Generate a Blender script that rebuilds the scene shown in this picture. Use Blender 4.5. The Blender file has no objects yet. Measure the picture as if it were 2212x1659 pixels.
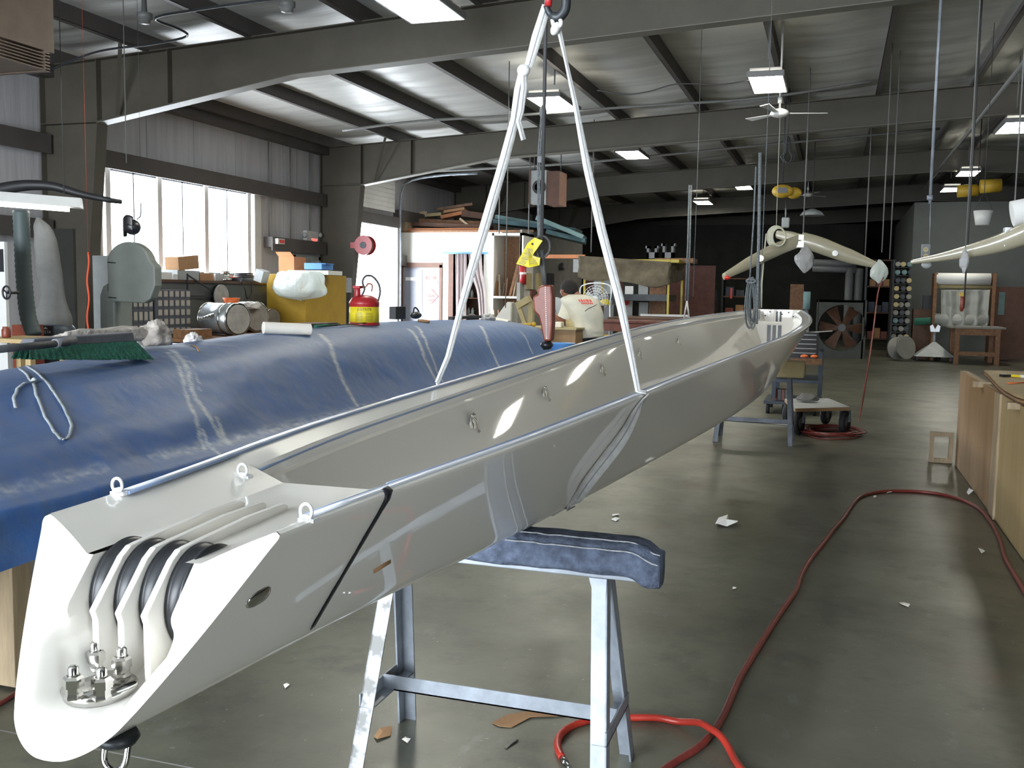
import bpy, bmesh, math, random
from math import sin, cos, pi, radians, sqrt, atan2, exp
from mathutils import Vector, Matrix, noise
random.seed(7)
sc = bpy.context.scene
C = sc.collection

# ------------------------------------------------------------------ camera
CAM_H = 1.5
YAW, PITCH, ROLL, FPX = radians(18.2), radians(5.31), radians(0.93), 2110.0
_f = Vector((-sin(YAW)*cos(PITCH), cos(YAW)*cos(PITCH), -sin(PITCH)))
_r0 = Vector((cos(YAW), sin(YAW), 0)); _u0 = _r0.cross(_f)
_R = _r0*cos(ROLL) + _u0*sin(ROLL); _U = -_r0*sin(ROLL) + _u0*cos(ROLL)
O = Vector((0, 0, CAM_H))
cd = bpy.data.cameras.new('camera'); cam = bpy.data.objects.new('camera', cd); C.objects.link(cam)
cd.sensor_fit = 'HORIZONTAL'; cd.sensor_width = 36.0; cd.lens = 36.0*FPX/2212.0
cd.clip_start = 0.05; cd.clip_end = 300
mw = Matrix.Identity(4)
for i in range(3):
    mw[i][0] = _R[i]; mw[i][1] = _U[i]; mw[i][2] = -_f[i]; mw[i][3] = O[i]
cam.matrix_world = mw
sc.camera = cam

def ray(px, py): return _f + _R*((px-1106)/FPX) - _U*((py-829.5)/FPX)
def PZ(px, py, z=0.0): d = ray(px, py); return O + d*((z-CAM_H)/d.z)
def PY(px, py, y): d = ray(px, py); return O + d*(y/d.y)
def PX(px, py, x): d = ray(px, py); return O + d*(x/d.x)

# ------------------------------------------------------------------ world, light, exposure
sc.view_settings.view_transform = 'Standard'; sc.view_settings.look = 'None'
sc.view_settings.gamma = 1.0; sc.view_settings.use_curve_mapping = False
sc.view_settings.exposure = 0.92
try:
    sc.cycles.max_bounces = 8; sc.cycles.diffuse_bounces = 4; sc.cycles.glossy_bounces = 4
    sc.cycles.sample_clamp_indirect = 6.0; sc.cycles.use_denoising = True
    sc.cycles.caustics_reflective = False; sc.cycles.caustics_refractive = False
except Exception: pass
w = bpy.data.worlds.new('world'); sc.world = w; w.use_nodes = True
bg = w.node_tree.nodes['Background']; bg.inputs[0].default_value = (0.86, 0.93, 1.0, 1); bg.inputs[1].default_value = 13.0

def area(name, loc, size, direction, power, color=(1, 1, 1), portal=False):
    l = bpy.data.lights.new(name, 'AREA'); l.shape = 'RECTANGLE'; l.size, l.size_y = size
    l.energy = power; l.color = color
    o = bpy.data.objects.new(name, l); C.objects.link(o); o.location = loc
    o.rotation_euler = Vector(direction).to_track_quat('-Z', 'Y').to_euler()
    if portal: l.cycles.is_portal = True
    return o
# daylight portals: window strip, roll-up door, bay door behind the photographer
area('window_daylight', (-10.62, 14.05, 2.55), (5.0, 1.75), (1, 0, 0), 10, portal=True)
area('rollup_door_daylight', (-10.62, 20.7, 1.6), (3.0, 3.2), (1, 0, 0), 10, portal=True)
area('bay_door_daylight', (-4.3, -4.62, 2.1), (6.4, 4.2), (0, 1, 0), 10, portal=True)
area('far_bay_door_daylight', (6.5, -4.62, 1.45), (2.4, 2.9), (0, 1, 0), 10, portal=True)

# ------------------------------------------------------------------ materials
def mat(name, col, rough=0.5, metal=0.0, spec=0.5, coat=0.0, var=0.0, vscale=6.0, col2=None, bump=0.0, bscale=30.0, stretch=None, emit=None, estr=0.0, alpha=1.0, trans=0.0, thr=None, rvar=0.0, coatr=0.03):
    m = bpy.data.materials.new(name); m.use_nodes = True
    nt = m.node_tree; N = nt.nodes; L = nt.links; b = N['Principled BSDF']
    b.inputs['Base Color'].default_value = (*col, 1); b.inputs['Roughness'].default_value = rough
    b.inputs['Metallic'].default_value = metal; b.inputs['Specular IOR Level'].default_value = spec
    b.inputs['Coat Weight'].default_value = coat; b.inputs['Coat Roughness'].default_value = coatr
    b.inputs['Alpha'].default_value = alpha; b.inputs['Transmission Weight'].default_value = trans
    if emit is not None:
        b.inputs['Emission Color'].default_value = (*emit, 1); b.inputs['Emission Strength'].default_value = estr
    tc = N.new('ShaderNodeTexCoord'); vec = tc.outputs['Object']
    if stretch:
        mp = N.new('ShaderNodeMapping'); mp.inputs['Scale'].default_value = stretch; L.new(vec, mp.inputs[0]); vec = mp.outputs[0]
    if var > 0 or col2:
        n = N.new('ShaderNodeTexNoise'); n.inputs['Scale'].default_value = vscale; n.inputs['Detail'].default_value = 6; n.inputs['Roughness'].default_value = .6
        L.new(vec, n.inputs['Vector'])
        cr = N.new('ShaderNodeValToRGB'); L.new(n.outputs['Fac'], cr.inputs[0])
        c2 = col2 if col2 else tuple(max(0, c*(1-var)) for c in col)
        lo, hi = thr if thr else (.35, .65)
        cr.color_ramp.elements[0].position = lo; cr.color_ramp.elements[1].position = hi
        cr.color_ramp.elements[0].color = (*c2, 1); cr.color_ramp.elements[1].color = (*(col if col2 else tuple(min(1, c*(1+var*.4)) for c in col)), 1)
        L.new(cr.outputs[0], b.inputs['Base Color'])
        if rvar:
            mr = N.new('ShaderNodeMapRange'); mr.inputs['To Min'].default_value = rough-rvar; mr.inputs['To Max'].default_value = rough+rvar
            L.new(n.outputs['Fac'], mr.inputs[0]); L.new(mr.outputs[0], b.inputs['Roughness'])
    if bump > 0:
        n2 = N.new('ShaderNodeTexNoise'); n2.inputs['Scale'].default_value = bscale; n2.inputs['Detail'].default_value = 5
        L.new(vec, n2.inputs['Vector'])
        bp = N.new('ShaderNodeBump'); bp.inputs['Strength'].default_value = bump; bp.inputs['Distance'].default_value = .02
        L.new(n2.outputs['Fac'], bp.inputs['Height']); L.new(bp.outputs[0], b.inputs['Normal'])
    return m

M = {}
def mm(k, *a, **kw): M[k] = mat(k, *a, **kw)
mm('gelcoat', (.80, .775, .72), rough=.35, spec=.5, coat=.8)
mm('rail_alloy', (.62, .66, .72), rough=.3, coat=.5)
mm('track_reflection', (.20, .27, .42), rough=.4)  # luff track; its blue paints in the reflection of a recess
mm('white_alloy', (.85, .88, .92), rough=.3, metal=.2)
mm('stainless', (.62, .61, .58), rough=.12, metal=1.0)
mm('black_plastic', (.012, .012, .015), rough=.35)
mm('black_sheave', (.02, .022, .026), rough=.38, var=.4, vscale=20)
mm('black_tape', (.008, .008, .014), rough=.45)
mm('galv', (.27, .30, .34), rough=.45, metal=.25, var=.3, vscale=9, bump=.05)
mm('galv_worn', (.42, .44, .47), rough=.5, metal=.1, col2=(.14, .14, .135), vscale=14, thr=(.42, .55))
mm('galv_dark', (.10, .11, .13), rough=.5, metal=.4, var=.4)
mm('denim', (.10, .125, .185), rough=.95, var=.5, vscale=25, bump=.5, bscale=60)
mm('denim_frayed', (.42, .44, .46), rough=1.0, var=.3, vscale=60)
mm('webbing', (.54, .54, .525), rough=.85, var=.12, vscale=40, bump=.2, bscale=250)
mm('webbing_stripe', (.30, .31, .33), rough=.9)
mm('webbing_grey', (.38, .42, .45), rough=.9, var=.3, vscale=30, bump=.2, bscale=200)
mm('beam_paint', (.080, .071, .053), rough=.6, var=.15, vscale=2)
mm('beam_flange_lit', (.17, .16, .135), rough=.55, var=.1, vscale=3)
mm('purlin_paint', (.078, .069, .064), rough=.55, var=.15, vscale=3)
mm('insulation', (.50, .50, .475), rough=.42, var=.12, vscale=1.2, stretch=(.35, 6, 1), bump=.25, bscale=2.5)
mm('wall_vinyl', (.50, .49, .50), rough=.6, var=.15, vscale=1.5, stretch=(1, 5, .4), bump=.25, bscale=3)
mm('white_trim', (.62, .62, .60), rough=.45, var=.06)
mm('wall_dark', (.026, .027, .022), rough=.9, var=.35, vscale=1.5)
mm('wall_grey', (.115, .125, .12), rough=.8, var=.1, vscale=2)
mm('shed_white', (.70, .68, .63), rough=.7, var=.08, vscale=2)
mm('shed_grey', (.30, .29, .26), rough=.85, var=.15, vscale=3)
mm('brown_trim', (.12, .055, .035), rough=.6, var=.2)
mm('plywood', (.40, .25, .125), rough=.65, col2=(.24, .14, .06), vscale=3.0, stretch=(1, 1, .22), thr=(.3, .7))
mm('plywood_pale', (.50, .38, .20), rough=.6, col2=(.36, .25, .11), vscale=3.5, stretch=(1, 1, .2), thr=(.3, .75))
mm('pine', (.42, .32, .20), rough=.6, var=.25, vscale=5, stretch=(6, 6, .7))
mm('wood', (.24, .115, .05), rough=.6, var=.35, vscale=6, stretch=(3, 3, 3))
mm('wood_dark', (.10, .045, .022), rough=.6, var=.35, vscale=6)
mm('wood_red', (.16, .055, .04), rough=.6, var=.3, vscale=8)
mm('red_hose', (.20, .035, .028), rough=.38, var=.25, vscale=8)
mm('red_hose2', (.40, .035, .022), rough=.3, var=.1, vscale=8)
mm('red_paint', (.36, .018, .022), rough=.35, var=.15)
mm('red_dark', (.20, .042, .02), rough=.42, var=.2, vscale=20)
mm('red_plastic', (.65, .03, .02), rough=.35)
mm('orange_cord', (.75, .09, .03), rough=.5)
mm('orange', (.8, .16, .03), rough=.5)
mm('yellow', (.52, .33, .03), rough=.5, var=.15)
mm('yellow_bright', (.72, .58, .02), rough=.5, var=.05)
mm('yellow_cab', (.50, .31, .03), rough=.5, var=.12, vscale=3)
mm('yellow_post', (.45, .36, .04), rough=.5)
mm('grey_machine', (.15, .165, .15), rough=.55, var=.12, vscale=4, bump=.05)
mm('grey_light', (.36, .38, .38), rough=.5, var=.12)
mm('grey_mid', (.16, .17, .18), rough=.55, var=.15)
mm('steel_dark', (.035, .04, .045), rough=.45, metal=.4, var=.3)
mm('black_metal', (.018, .018, .02), rough=.5, var=.2)
mm('blue_steel', (.045, .06, .085), rough=.5, metal=.2, var=.2)
mm('cloth_grey', (.17, .17, .165), rough=.95, var=.2, vscale=4, bump=.4, bscale=8)
mm('canvas', (.15, .125, .085), rough=.95, var=.3, vscale=5, bump=.5, bscale=7)
mm('hose_teal', (.055, .075, .075), rough=.6)
mm('cardboard', (.42, .24, .12), rough=.85, var=.12)
mm('fan_dark', (.05, .055, .045), rough=.6, var=.2)
mm('heater_tan', (.15, .105, .075), rough=.6, var=.15)
mm('cardboard_orange', (.50, .20, .09), rough=.85, var=.1)
mm('paper', (.78, .74, .66), rough=.8, var=.04, vscale=10, bump=.1)
mm('paper_white', (.82, .82, .80), rough=.7)
mm('rag', (.55, .50, .45), rough=.95, var=.3, vscale=20, bump=.6, bscale=30)
mm('rag_white', (.74, .71, .68), rough=.95, var=.1, bump=.5, bscale=40)
mm('bristle', (.035, .20, .13), rough=.8, var=.4, vscale=50, bump=.8, bscale=160)
mm('broom_grey', (.14, .145, .16), rough=.6, var=.2, vscale=12)
mm('broom_handle', (.055, .06, .065), rough=.6, var=.3, vscale=15)
mm('blue_plastic', (.10, .28, .62), rough=.4)
mm('teal_board', (.055, .12, .14), rough=.7, var=.3, vscale=3)
mm('teal_light', (.16, .26, .27), rough=.7, var=.3, vscale=3)
mm('beige_paint', (.40, .37, .27), rough=.3, coat=.6, var=.05)
mm('clear_bag', (.70, .76, .72), rough=.3, alpha=.72, bump=.8, bscale=18)
mm('plastic_bag', (.42, .42, .42), rough=.4, alpha=.85, bump=.8, bscale=25)
mm('rope_grey', (.17, .19, .20), rough=.9, var=.4, vscale=60)
mm('rope_white', (.52, .52, .42), rough=.8, var=.2, vscale=60)
mm('cable', (.05, .05, .05), rough=.6)
mm('cable_grey', (.16, .16, .15), rough=.6)
mm('rubber', (.02, .02, .022), rough=.7, var=.3, vscale=8)
mm('skin', (.27, .11, .065), rough=.5, var=.1)
mm('hair', (.012, .009, .008), rough=.85, bump=.4, bscale=200)
mm('shirt', (.66, .64, .54), rough=.9, var=.08, vscale=6, bump=.7, bscale=9)
mm('jeans', (.012, .015, .025), rough=.9, var=.2)
mm('drum_metal', (.50, .54, .56), rough=.3, metal=.6, var=.2, vscale=6)
mm('drum_board', (.38, .36, .33), rough=.8, var=.2, vscale=8)
mm('bin_grey', (.10, .105, .12), rough=.6)
mm('bin_label', (.42, .38, .33), rough=.8)
mm('door_grey', (.27, .28, .34), rough=.5, var=.08, vscale=4)
mm('curtain', (.46, .40, .40), rough=.9, var=.1, bump=.3, bscale=5)
mm('sign_red', (.75, .06, .05), rough=.5)
mm('sign_pink', (.60, .07, .06), rough=.5)
mm('lamp_glow', (1, 1, 1), emit=(1, .97, .84), estr=26)
mm('tube_glow', (1, 1, 1), emit=(1, 1, .88), estr=9)
mm('exit_glow', (.8, .1, .08), emit=(1, .12, .1), estr=1.1)
mm('lamp_housing', (.16, .16, .155), rough=.4)
mm('fibreboard', (.46, .38, .20), rough=.8, var=.1)
mm('sawdust_wood', (.22, .13, .08), rough=.8, var=.3)
mm('film', (.55, .56, .52), rough=.25, alpha=.6, bump=.8, bscale=10)
mm('glass_jar', (.4, .45, .42), rough=.15, alpha=.5)
mm('fan_white', (.70, .74, .78), rough=.4)

def nodes_floor():
    m = bpy.data.materials.new('concrete'); m.use_nodes = True
    N = m.node_tree.nodes; L = m.node_tree.links; b = N['Principled BSDF']
    tc = N.new('ShaderNodeTexCoord')
    def noi(s, d=6, r=.6, st=None):
        n = N.new('ShaderNodeTexNoise'); n.inputs['Scale'].default_value = s; n.inputs['Detail'].default_value = d; n.inputs['Roughness'].default_value = r
        v = tc.outputs['Object']
        if st:
            mp = N.new('ShaderNodeMapping'); mp.inputs['Scale'].default_value = st; L.new(v, mp.inputs[0]); v = mp.outputs[0]
        L.new(v, n.inputs['Vector']); return n.outputs['Fac']
    def ramp(f, p0, c0, p1, c1):
        r = N.new('ShaderNodeValToRGB'); L.new(f, r.inputs[0]); e = r.color_ramp.elements
        e[0].position = p0; e[0].color = (*c0, 1); e[1].position = p1; e[1].color = (*c1, 1); return r.outputs[0]
    def mix(f, a, c, mode='MIX'):
        x = N.new('ShaderNodeMix'); x.data_type = 'RGBA'; x.blend_type = mode
        if isinstance(f, float): x.inputs['Factor'].default_value = f
        else: L.new(f, x.inputs['Factor'])
        for k, s in (('A', a), ('B', c)):
            i = [q for q in x.inputs if q.name == k and q.type == 'RGBA'][0]
            if isinstance(s, tuple): i.default_value = (*s, 1)
            else: L.new(s, i)
        return [q for q in x.outputs if q.type == 'RGBA'][0]
    base = ramp(noi(.7, 8, .65), .3, (.068, .068, .048), .70, (.175, .175, .132))
    base = mix(ramp(noi(3.5, 8, .7), .50, (0, 0, 0), .70, (.8, .8, .8)), base, (.055, .056, .044))
    base = mix(ramp(noi(9, 5, .7, (1, .45, 1)), .60, (0, 0, 0), .76, (.55, .55, .55)), base, (.20, .21, .20))
    base = mix(ramp(noi(1.3, 4, .5, (1.2, 1, 1)), .66, (0, 0, 0), .76, (.45, .45, .45)), base, (.13, .05, .045))
    base = mix(ramp(noi(38, 3, .5), .72, (0, 0, 0), .76, (.8, .8, .8)), base, (.30, .30, .27))
    # saw-cut joints with pale scratches
    sx = N.new('ShaderNodeSeparateXYZ'); L.new(tc.outputs['Object'], sx.inputs[0])
    def joint(out, at):
        a = N.new('ShaderNodeMath'); a.operation = 'SUBTRACT'; L.new(out, a.inputs[0]); a.inputs[1].default_value = at
        p = N.new('ShaderNodeMath'); p.operation = 'WRAP'; L.new(a.outputs[0], p.inputs[0]); p.inputs[1].default_value = 3.81; p.inputs[2].default_value = -3.81
        c = N.new('ShaderNodeMath'); c.operation = 'ABSOLUTE'; L.new(p.outputs[0], c.inputs[0])
        d = N.new('ShaderNodeMath'); d.operation = 'LESS_THAN'; L.new(c.outputs[0], d.inputs[0]); d.inputs[1].default_value = .0035
        return d.outputs[0]
    base = mix(joint(sx.outputs[1], 2.995), base, (.30, .30, .29))
    L.new(base, b.inputs['Base Color'])
    r = N.new('ShaderNodeMapRange'); L.new(noi(2.2, 6, .6), r.inputs[0]); r.inputs['To Min'].default_value = .22; r.inputs['To Max'].default_value = .5
    L.new(r.outputs[0], b.inputs['Roughness']); b.inputs['Specular IOR Level'].default_value = .5
    bp = N.new('ShaderNodeBump'); bp.inputs['Strength'].default_value = .08; bp.inputs['Distance'].default_value = .01
    L.new(noi(14, 5), bp.inputs['Height']); L.new(bp.outputs[0], b.inputs['Normal'])
    return m
M['concrete'] = nodes_floor()

# ------------------------------------------------------------------ mesh builder
class MB:
    def __init__(s): s.v = []; s.f = []; s.sm = []
    def add(s, vs, fs, smooth=False):
        n = len(s.v); s.v += [Vector(p) for p in vs]
        s.f += [tuple(i+n for i in f) for f in fs]; s.sm += [smooth]*len(fs); return s
    def box(s, a, b, rot=None, taper=None):
        a = Vector(a); b = Vector(b); c = (a+b)/2; h = (b-a)/2
        vs = []
        for z in (-1, 1):
            k = (taper if (taper and z > 0) else 1)
            for x, y in ((-1, -1), (1, -1), (1, 1), (-1, 1)):
                p = Vector((x*h.x*k, y*h.y*k, z*h.z))
                if rot is not None: p = rot @ p
                vs.append(c+p)
        return s.add(vs, [(0, 3, 2, 1), (4, 5, 6, 7), (0, 1, 5, 4), (1, 2, 6, 5), (2, 3, 7, 6), (3, 0, 4, 7)])
    def bar(s, p0, p1, w_, h_, up=(0, 0, 1)):
        p0 = Vector(p0); p1 = Vector(p1); d = (p1-p0).normalized(); up = Vector(up)
        if abs(d.dot(up)) > .98: up = Vector((0, 1, 0))
        x = d.cross(up).normalized(); y = x.cross(d).normalized()
        vs = []
        for p in (p0, p1):
            for i, j in ((-1, -1), (1, -1), (1, 1), (-1, 1)): vs.append(p + x*(i*w_/2) + y*(j*h_/2))
        return s.add(vs, [(0, 1, 2, 3), (7, 6, 5, 4), (0, 4, 5, 1), (1, 5, 6, 2), (2, 6, 7, 3), (3, 7, 4, 0)])
    def cyl(s, p0, p1, r0, r1=None, n=20, caps=True, smooth=True):
        r1 = r0 if r1 is None else r1
        p0 = Vector(p0); p1 = Vector(p1); d = (p1-p0).normalized()
        a = Vector((0, 0, 1)) if abs(d.z) < .9 else Vector((1, 0, 0))
        x = d.cross(a).normalized(); y = d.cross(x).normalized()
        vs = []
        for p, r in ((p0, r0), (p1, r1)):
            for i in range(n):
                t = 2*pi*i/n; vs.append(p + x*(cos(t)*r) + y*(sin(t)*r))
        s.add(vs, [(i, (i+1) % n, n+(i+1) % n, n+i) for i in range(n)], smooth)
        if caps: s.add(vs[:n], [tuple(range(n-1, -1, -1))]); s.add(vs[n:], [tuple(range(n))])
        return s
    def tube(s, pts, r, n=8, closed=False, smooth=True):
        pts = [Vector(p) for p in pts]; m_ = len(pts); rr = r if isinstance(r, (list, tuple)) else [r]*m_
        vs = []; px_ = None
        for i, p in enumerate(pts):
            a = pts[(i-1) % m_] if (closed or i > 0) else p
            b = pts[(i+1) % m_] if (closed or i < m_-1) else p
            d = (b-a).normalized() if (b-a).length > 1e-9 else Vector((0, 0, 1))
            if px_ is None:
                q = Vector((0, 0, 1)) if abs(d.z) < .9 else Vector((1, 0, 0)); x = d.cross(q).normalized()
            else:
                x = px_ - d*px_.dot(d); x = x.normalized() if x.length > 1e-6 else d.orthogonal().normalized()
            px_ = x; y = d.cross(x)
            for k in range(n):
                t = 2*pi*k/n; vs.append(p + x*(cos(t)*rr[i]) + y*(sin(t)*rr[i]))
        fs = []
        for i in range(m_ if closed else m_-1):
            j = (i+1) % m_
            for k in range(n): fs.append((i*n+k, i*n+(k+1) % n, j*n+(k+1) % n, j*n+k))
        s.add(vs, fs, smooth)
        if not closed: s.add(vs[:n], [tuple(range(n-1, -1, -1))]); s.add(vs[-n:], [tuple(range(n))])
        return s
    def lathe(s, prof, base, axis=(0, 0, 1), n=28, smooth=True):
        base = Vector(base); d = Vector(axis).normalized()
        a = Vector((0, 0, 1)) if abs(d.z) < .9 else Vector((1, 0, 0))
        x = d.cross(a).normalized(); y = d.cross(x).normalized(); vs = []
        for r, h in prof:
            for i in range(n):
                t = 2*pi*i/n; vs.append(base + d*h + x*(cos(t)*r) + y*(sin(t)*r))
        fs = []
        for j in range(len(prof)-1):
            for i in range(n): fs.append((j*n+i, j*n+(i+1) % n, (j+1)*n+(i+1) % n, (j+1)*n+i))
        s.add(vs, fs, smooth)
        if prof[0][0] > 1e-4: s.add(vs[:n], [tuple(range(n-1, -1, -1))])
        if prof[-1][0] > 1e-4: s.add(vs[-n:], [tuple(range(n))])
        return s
    def prism(s, poly, d):
        n = len(poly); a = [Vector(p) for p in poly]; d = Vector(d); b = [p+d for p in a]
        return s.add(a+b, [tuple(range(n-1, -1, -1)), tuple(range(n, 2*n))] + [(i, (i+1) % n, n+(i+1) % n, n+i) for i in range(n)])
    def grid(s, fn, nu, nv, smooth=True, closed_u=False):
        vs = [fn(i/(nu if closed_u else nu-1), j/(nv-1)) for j in range(nv) for i in range(nu)]
        fs = []
        for j in range(nv-1):
            for i in range(nu if closed_u else nu-1):
                k = (i+1) % nu; fs.append((j*nu+i, j*nu+k, (j+1)*nu+k, (j+1)*nu+i))
        return s.add(vs, fs, smooth)
    def ell(s, c, r, n=16, m_=10, rot=None):
        c = Vector(c)
        def fn(u, v):
            t = 2*pi*u; p = -pi/2+pi*v
            q = Vector((cos(p)*cos(t)*r[0], cos(p)*sin(t)*r[1], sin(p)*r[2]))
            return c + (rot @ q if rot is not None else q)
        return s.grid(fn, n, m_, True, True)
    def ribbon(s, pts, wid, wdir, th=.003, smooth=True):
        pts = [Vector(p) for p in pts]; m_ = len(pts)
        vs = []
        for i, p in enumerate(pts):
            d = (pts[min(i+1, m_-1)] - pts[max(i-1, 0)]).normalized()
            wd = Vector(wdir[i] if isinstance(wdir, list) else wdir); wd = (wd - d*wd.dot(d)).normalized(); nn = d.cross(wd)
            ww = wid[i] if isinstance(wid, list) else wid
            vs += [p - wd*ww/2 - nn*th/2, p + wd*ww/2 - nn*th/2, p + wd*ww/2 + nn*th/2, p - wd*ww/2 + nn*th/2]
        fs = [(0, 1, 2, 3)]
        for i in range(m_-1):
            for k in range(4): fs.append((i*4+k, (i+1)*4+k, (i+1)*4+(k+1) % 4, i*4+(k+1) % 4))
        fs.append(tuple((m_-1)*4+k for k in (3, 2, 1, 0)))
        return s.add(vs, fs, smooth)
    def build(s, name, material, parent=None, bevel=0.0, sub=0, solid=0.0, angle=35, merge=True):
        me = bpy.data.meshes.new(name)
        org = Vector((0, 0, 0))
        if parent is not None: inv = WM[parent].inverted()
        else:
            xs = [p.x for p in s.v]; ys = [p.y for p in s.v]; zs = [p.z for p in s.v]
            org = Vector(((min(xs)+max(xs))/2, (min(ys)+max(ys))/2, min(zs))); inv = Matrix.Translation(-org)
        me.from_pydata([inv @ p for p in s.v], [], s.f)
        for i, p in enumerate(me.polygons): p.use_smooth = s.sm[i]
        bm = bmesh.new(); bm.from_mesh(me)
        if merge: bmesh.ops.remove_doubles(bm, verts=bm.verts, dist=.00005)
        bmesh.ops.recalc_face_normals(bm, faces=bm.faces); bm.to_mesh(me); bm.free()
        me.materials.append(M[material] if isinstance(material, str) else material)
        o = bpy.data.objects.new(name, me); C.objects.link(o)
        if parent is not None: o.parent = parent; WM[o] = WM[parent].copy()
        else: o.location = org; WM[o] = Matrix.Translation(org)
        if solid: md = o.modifiers.new('solid', 'SOLIDIFY'); md.thickness = solid; md.offset = 0
        if bevel: md = o.modifiers.new('bevel', 'BEVEL'); md.width = bevel; md.segments = 2; md.limit_method = 'ANGLE'; md.angle_limit = radians(angle)
        if sub: md = o.modifiers.new('sub', 'SUBSURF'); md.levels = sub; md.render_levels = sub
        return o
WM = {}
def tag(o, label=None, cat=None, group=None, kind=None):
    if label: o['label'] = label
    if cat: o['category'] = cat
    if group: o['group'] = group
    if kind: o['kind'] = kind
    return o
def thing(name, label, cat, loc=(0, 0, 0), rz=0.0, group=None):
    o = bpy.data.objects.new(name, None); o.empty_display_size = .1; C.objects.link(o)
    o.location = loc; o.rotation_euler = (0, 0, rz)
    WM[o] = Matrix.Translation(Vector(loc)) @ Matrix.Rotation(rz, 4, 'Z')
    return tag(o, label, cat, group)
def struct(name, mb, material, parent=None, **k):
    o = mb.build(name, material, parent, **k)
    if parent is None: o['kind'] = 'structure'
    return o
def single(name, mb, material, label, cat, group=None, **k):
    return tag(mb.build(name, material, None, **k), label, cat, group)
def dup(root, loc, rz=None, label=None, group=None, scale=None):
    def cp(o, par):
        c = o.copy(); C.objects.link(c); WM[c] = Matrix.Identity(4)
        if par is not None: c.parent = par
        for ch in list(o.children): cp(ch, c)
        return c
    r = cp(root, None); r.location = loc
    if rz is not None: r.rotation_euler = (0, 0, rz)
    if scale: r.scale = (scale,)*3 if isinstance(scale, (int, float)) else scale
    if label: r['label'] = label
    if group: r['group'] = group
    return r
def zceil(x): return ztop(x)+.14
def interp(x, xs, ys):
    if x <= xs[0]: return ys[0]
    for i in range(len(xs)-1):
        if x <= xs[i+1]: return ys[i] + (ys[i+1]-ys[i])*(x-xs[i])/(xs[i+1]-xs[i])
    return ys[-1]
def spl(x, xs, ys):
    # smooth (catmull-rom) interpolation
    n = len(xs)
    if x <= xs[0]: return ys[0]
    if x >= xs[-1]: return ys[-1]
    i = max(k for k in range(n) if xs[k] <= x); i = min(i, n-2)
    h = xs[i+1]-xs[i]; t = (x-xs[i])/h
    def sl(k):
        if k == 0: return (ys[1]-ys[0])/(xs[1]-xs[0])
        if k == n-1: return (ys[-1]-ys[-2])/(xs[-1]-xs[-2])
        return (ys[k+1]-ys[k-1])/(xs[k+1]-xs[k-1])
    m0, m1 = sl(i)*h, sl(i+1)*h
    return (2*t**3-3*t*t+1)*ys[i] + (t**3-2*t*t+t)*m0 + (-2*t**3+3*t*t)*ys[i+1] + (t**3-t*t)*m1
def curve_pts(pts, n=8):
    pts = [Vector(p) for p in pts]; t = [0]
    for a, b in zip(pts, pts[1:]): t.append(t[-1]+max((b-a).length, 1e-4))
    out = []
    N_ = (len(pts)-1)*n
    for k in range(N_+1):
        x = t[-1]*k/N_
        out.append(Vector((spl(x, t, [p.x for p in pts]), spl(x, t, [p.y for p in pts]), spl(x, t, [p.z for p in pts]))))
    return out
def text_mesh(s, size, depth=.001):
    cu = bpy.data.curves.new('t', 'FONT'); cu.body = s; cu.size = size; cu.extrude = depth; cu.align_x = 'CENTER'; cu.align_y = 'CENTER'
    o = bpy.data.objects.new('t', cu); C.objects.link(o)
    dg = bpy.context.evaluated_depsgraph_get(); me = o.evaluated_get(dg).to_mesh()
    vs = [v.co.copy() for v in me.vertices]; fs = [tuple(p.vertices) for p in me.polygons]
    o.evaluated_get(dg).to_mesh_clear(); bpy.data.objects.remove(o); bpy.data.curves.remove(cu)
    return vs, fs
def put_text(mb, s, size, loc, x=(1, 0, 0), y=(0, 0, 1), depth=.001):
    vs, fs = text_mesh(s, size, depth); x = Vector(x).normalized(); y = Vector(y).normalized(); z = x.cross(y); loc = Vector(loc)
    return mb.add([loc + x*v.x + y*v.y + z*v.z for v in vs], fs)
def sst(a, b, x):
    t = max(0, min(1, (x-a)/(b-a))); return t*t*(3-2*t)
# ------------------------------------------------------------------ building shell
WX, RX, RID, BAY0, BAY = -10.45, 15.6, 2.57, 3.34, 7.63
def ztop(x): return 4.46 + .0535*(RID+10.4) - .0535*abs(x-RID)      # underside of purlins / top of frames
def zsoff(x):
    a = abs(x-RID); return 4.64 - .0535*a if a < 9.07 else 4.155 - (a-9.07)*(4.155-3.69)/2.96
struct('floor', MB().box((-10.7, -4.9, -.12), (RX+.1, 49.6, 0)), 'concrete')
YB, YF = -4.7, 49.3
# left wall with openings (Y from window 12.0-16.3, door, roll-up 19.35-22.15)
lw = MB()
for y0, y1, z0, z1 in ((YB, 12.0, 0, 4.75), (12.0, 16.3, 0, 1.72), (12.0, 16.3, 3.30, 4.75), (16.3, 19.35, 0, 4.75), (19.35, 22.15, 3.06, 4.75), (22.15, YF, 0, 4.75)):
    lw.box((WX-.12, y0, z0), (WX, y1, z1))
struct('wall_left', lw, 'wall_vinyl')
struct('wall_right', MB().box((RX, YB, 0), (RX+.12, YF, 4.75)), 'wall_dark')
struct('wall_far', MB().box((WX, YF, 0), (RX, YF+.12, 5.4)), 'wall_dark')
bw_ = MB()
for x0, x1, z0, z1 in ((WX, -7.5, 0, 5.4), (-1.1, 5.3, 0, 5.4), (7.7, RX, 0, 5.4), (-7.5, -1.1, 4.2, 5.4), (5.3, 7.7, 2.9, 5.4)): bw_.box((x0, YB-.12, z0), (x1, YB, z1))
struct('wall_near', bw_, 'wall_vinyl')
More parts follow.
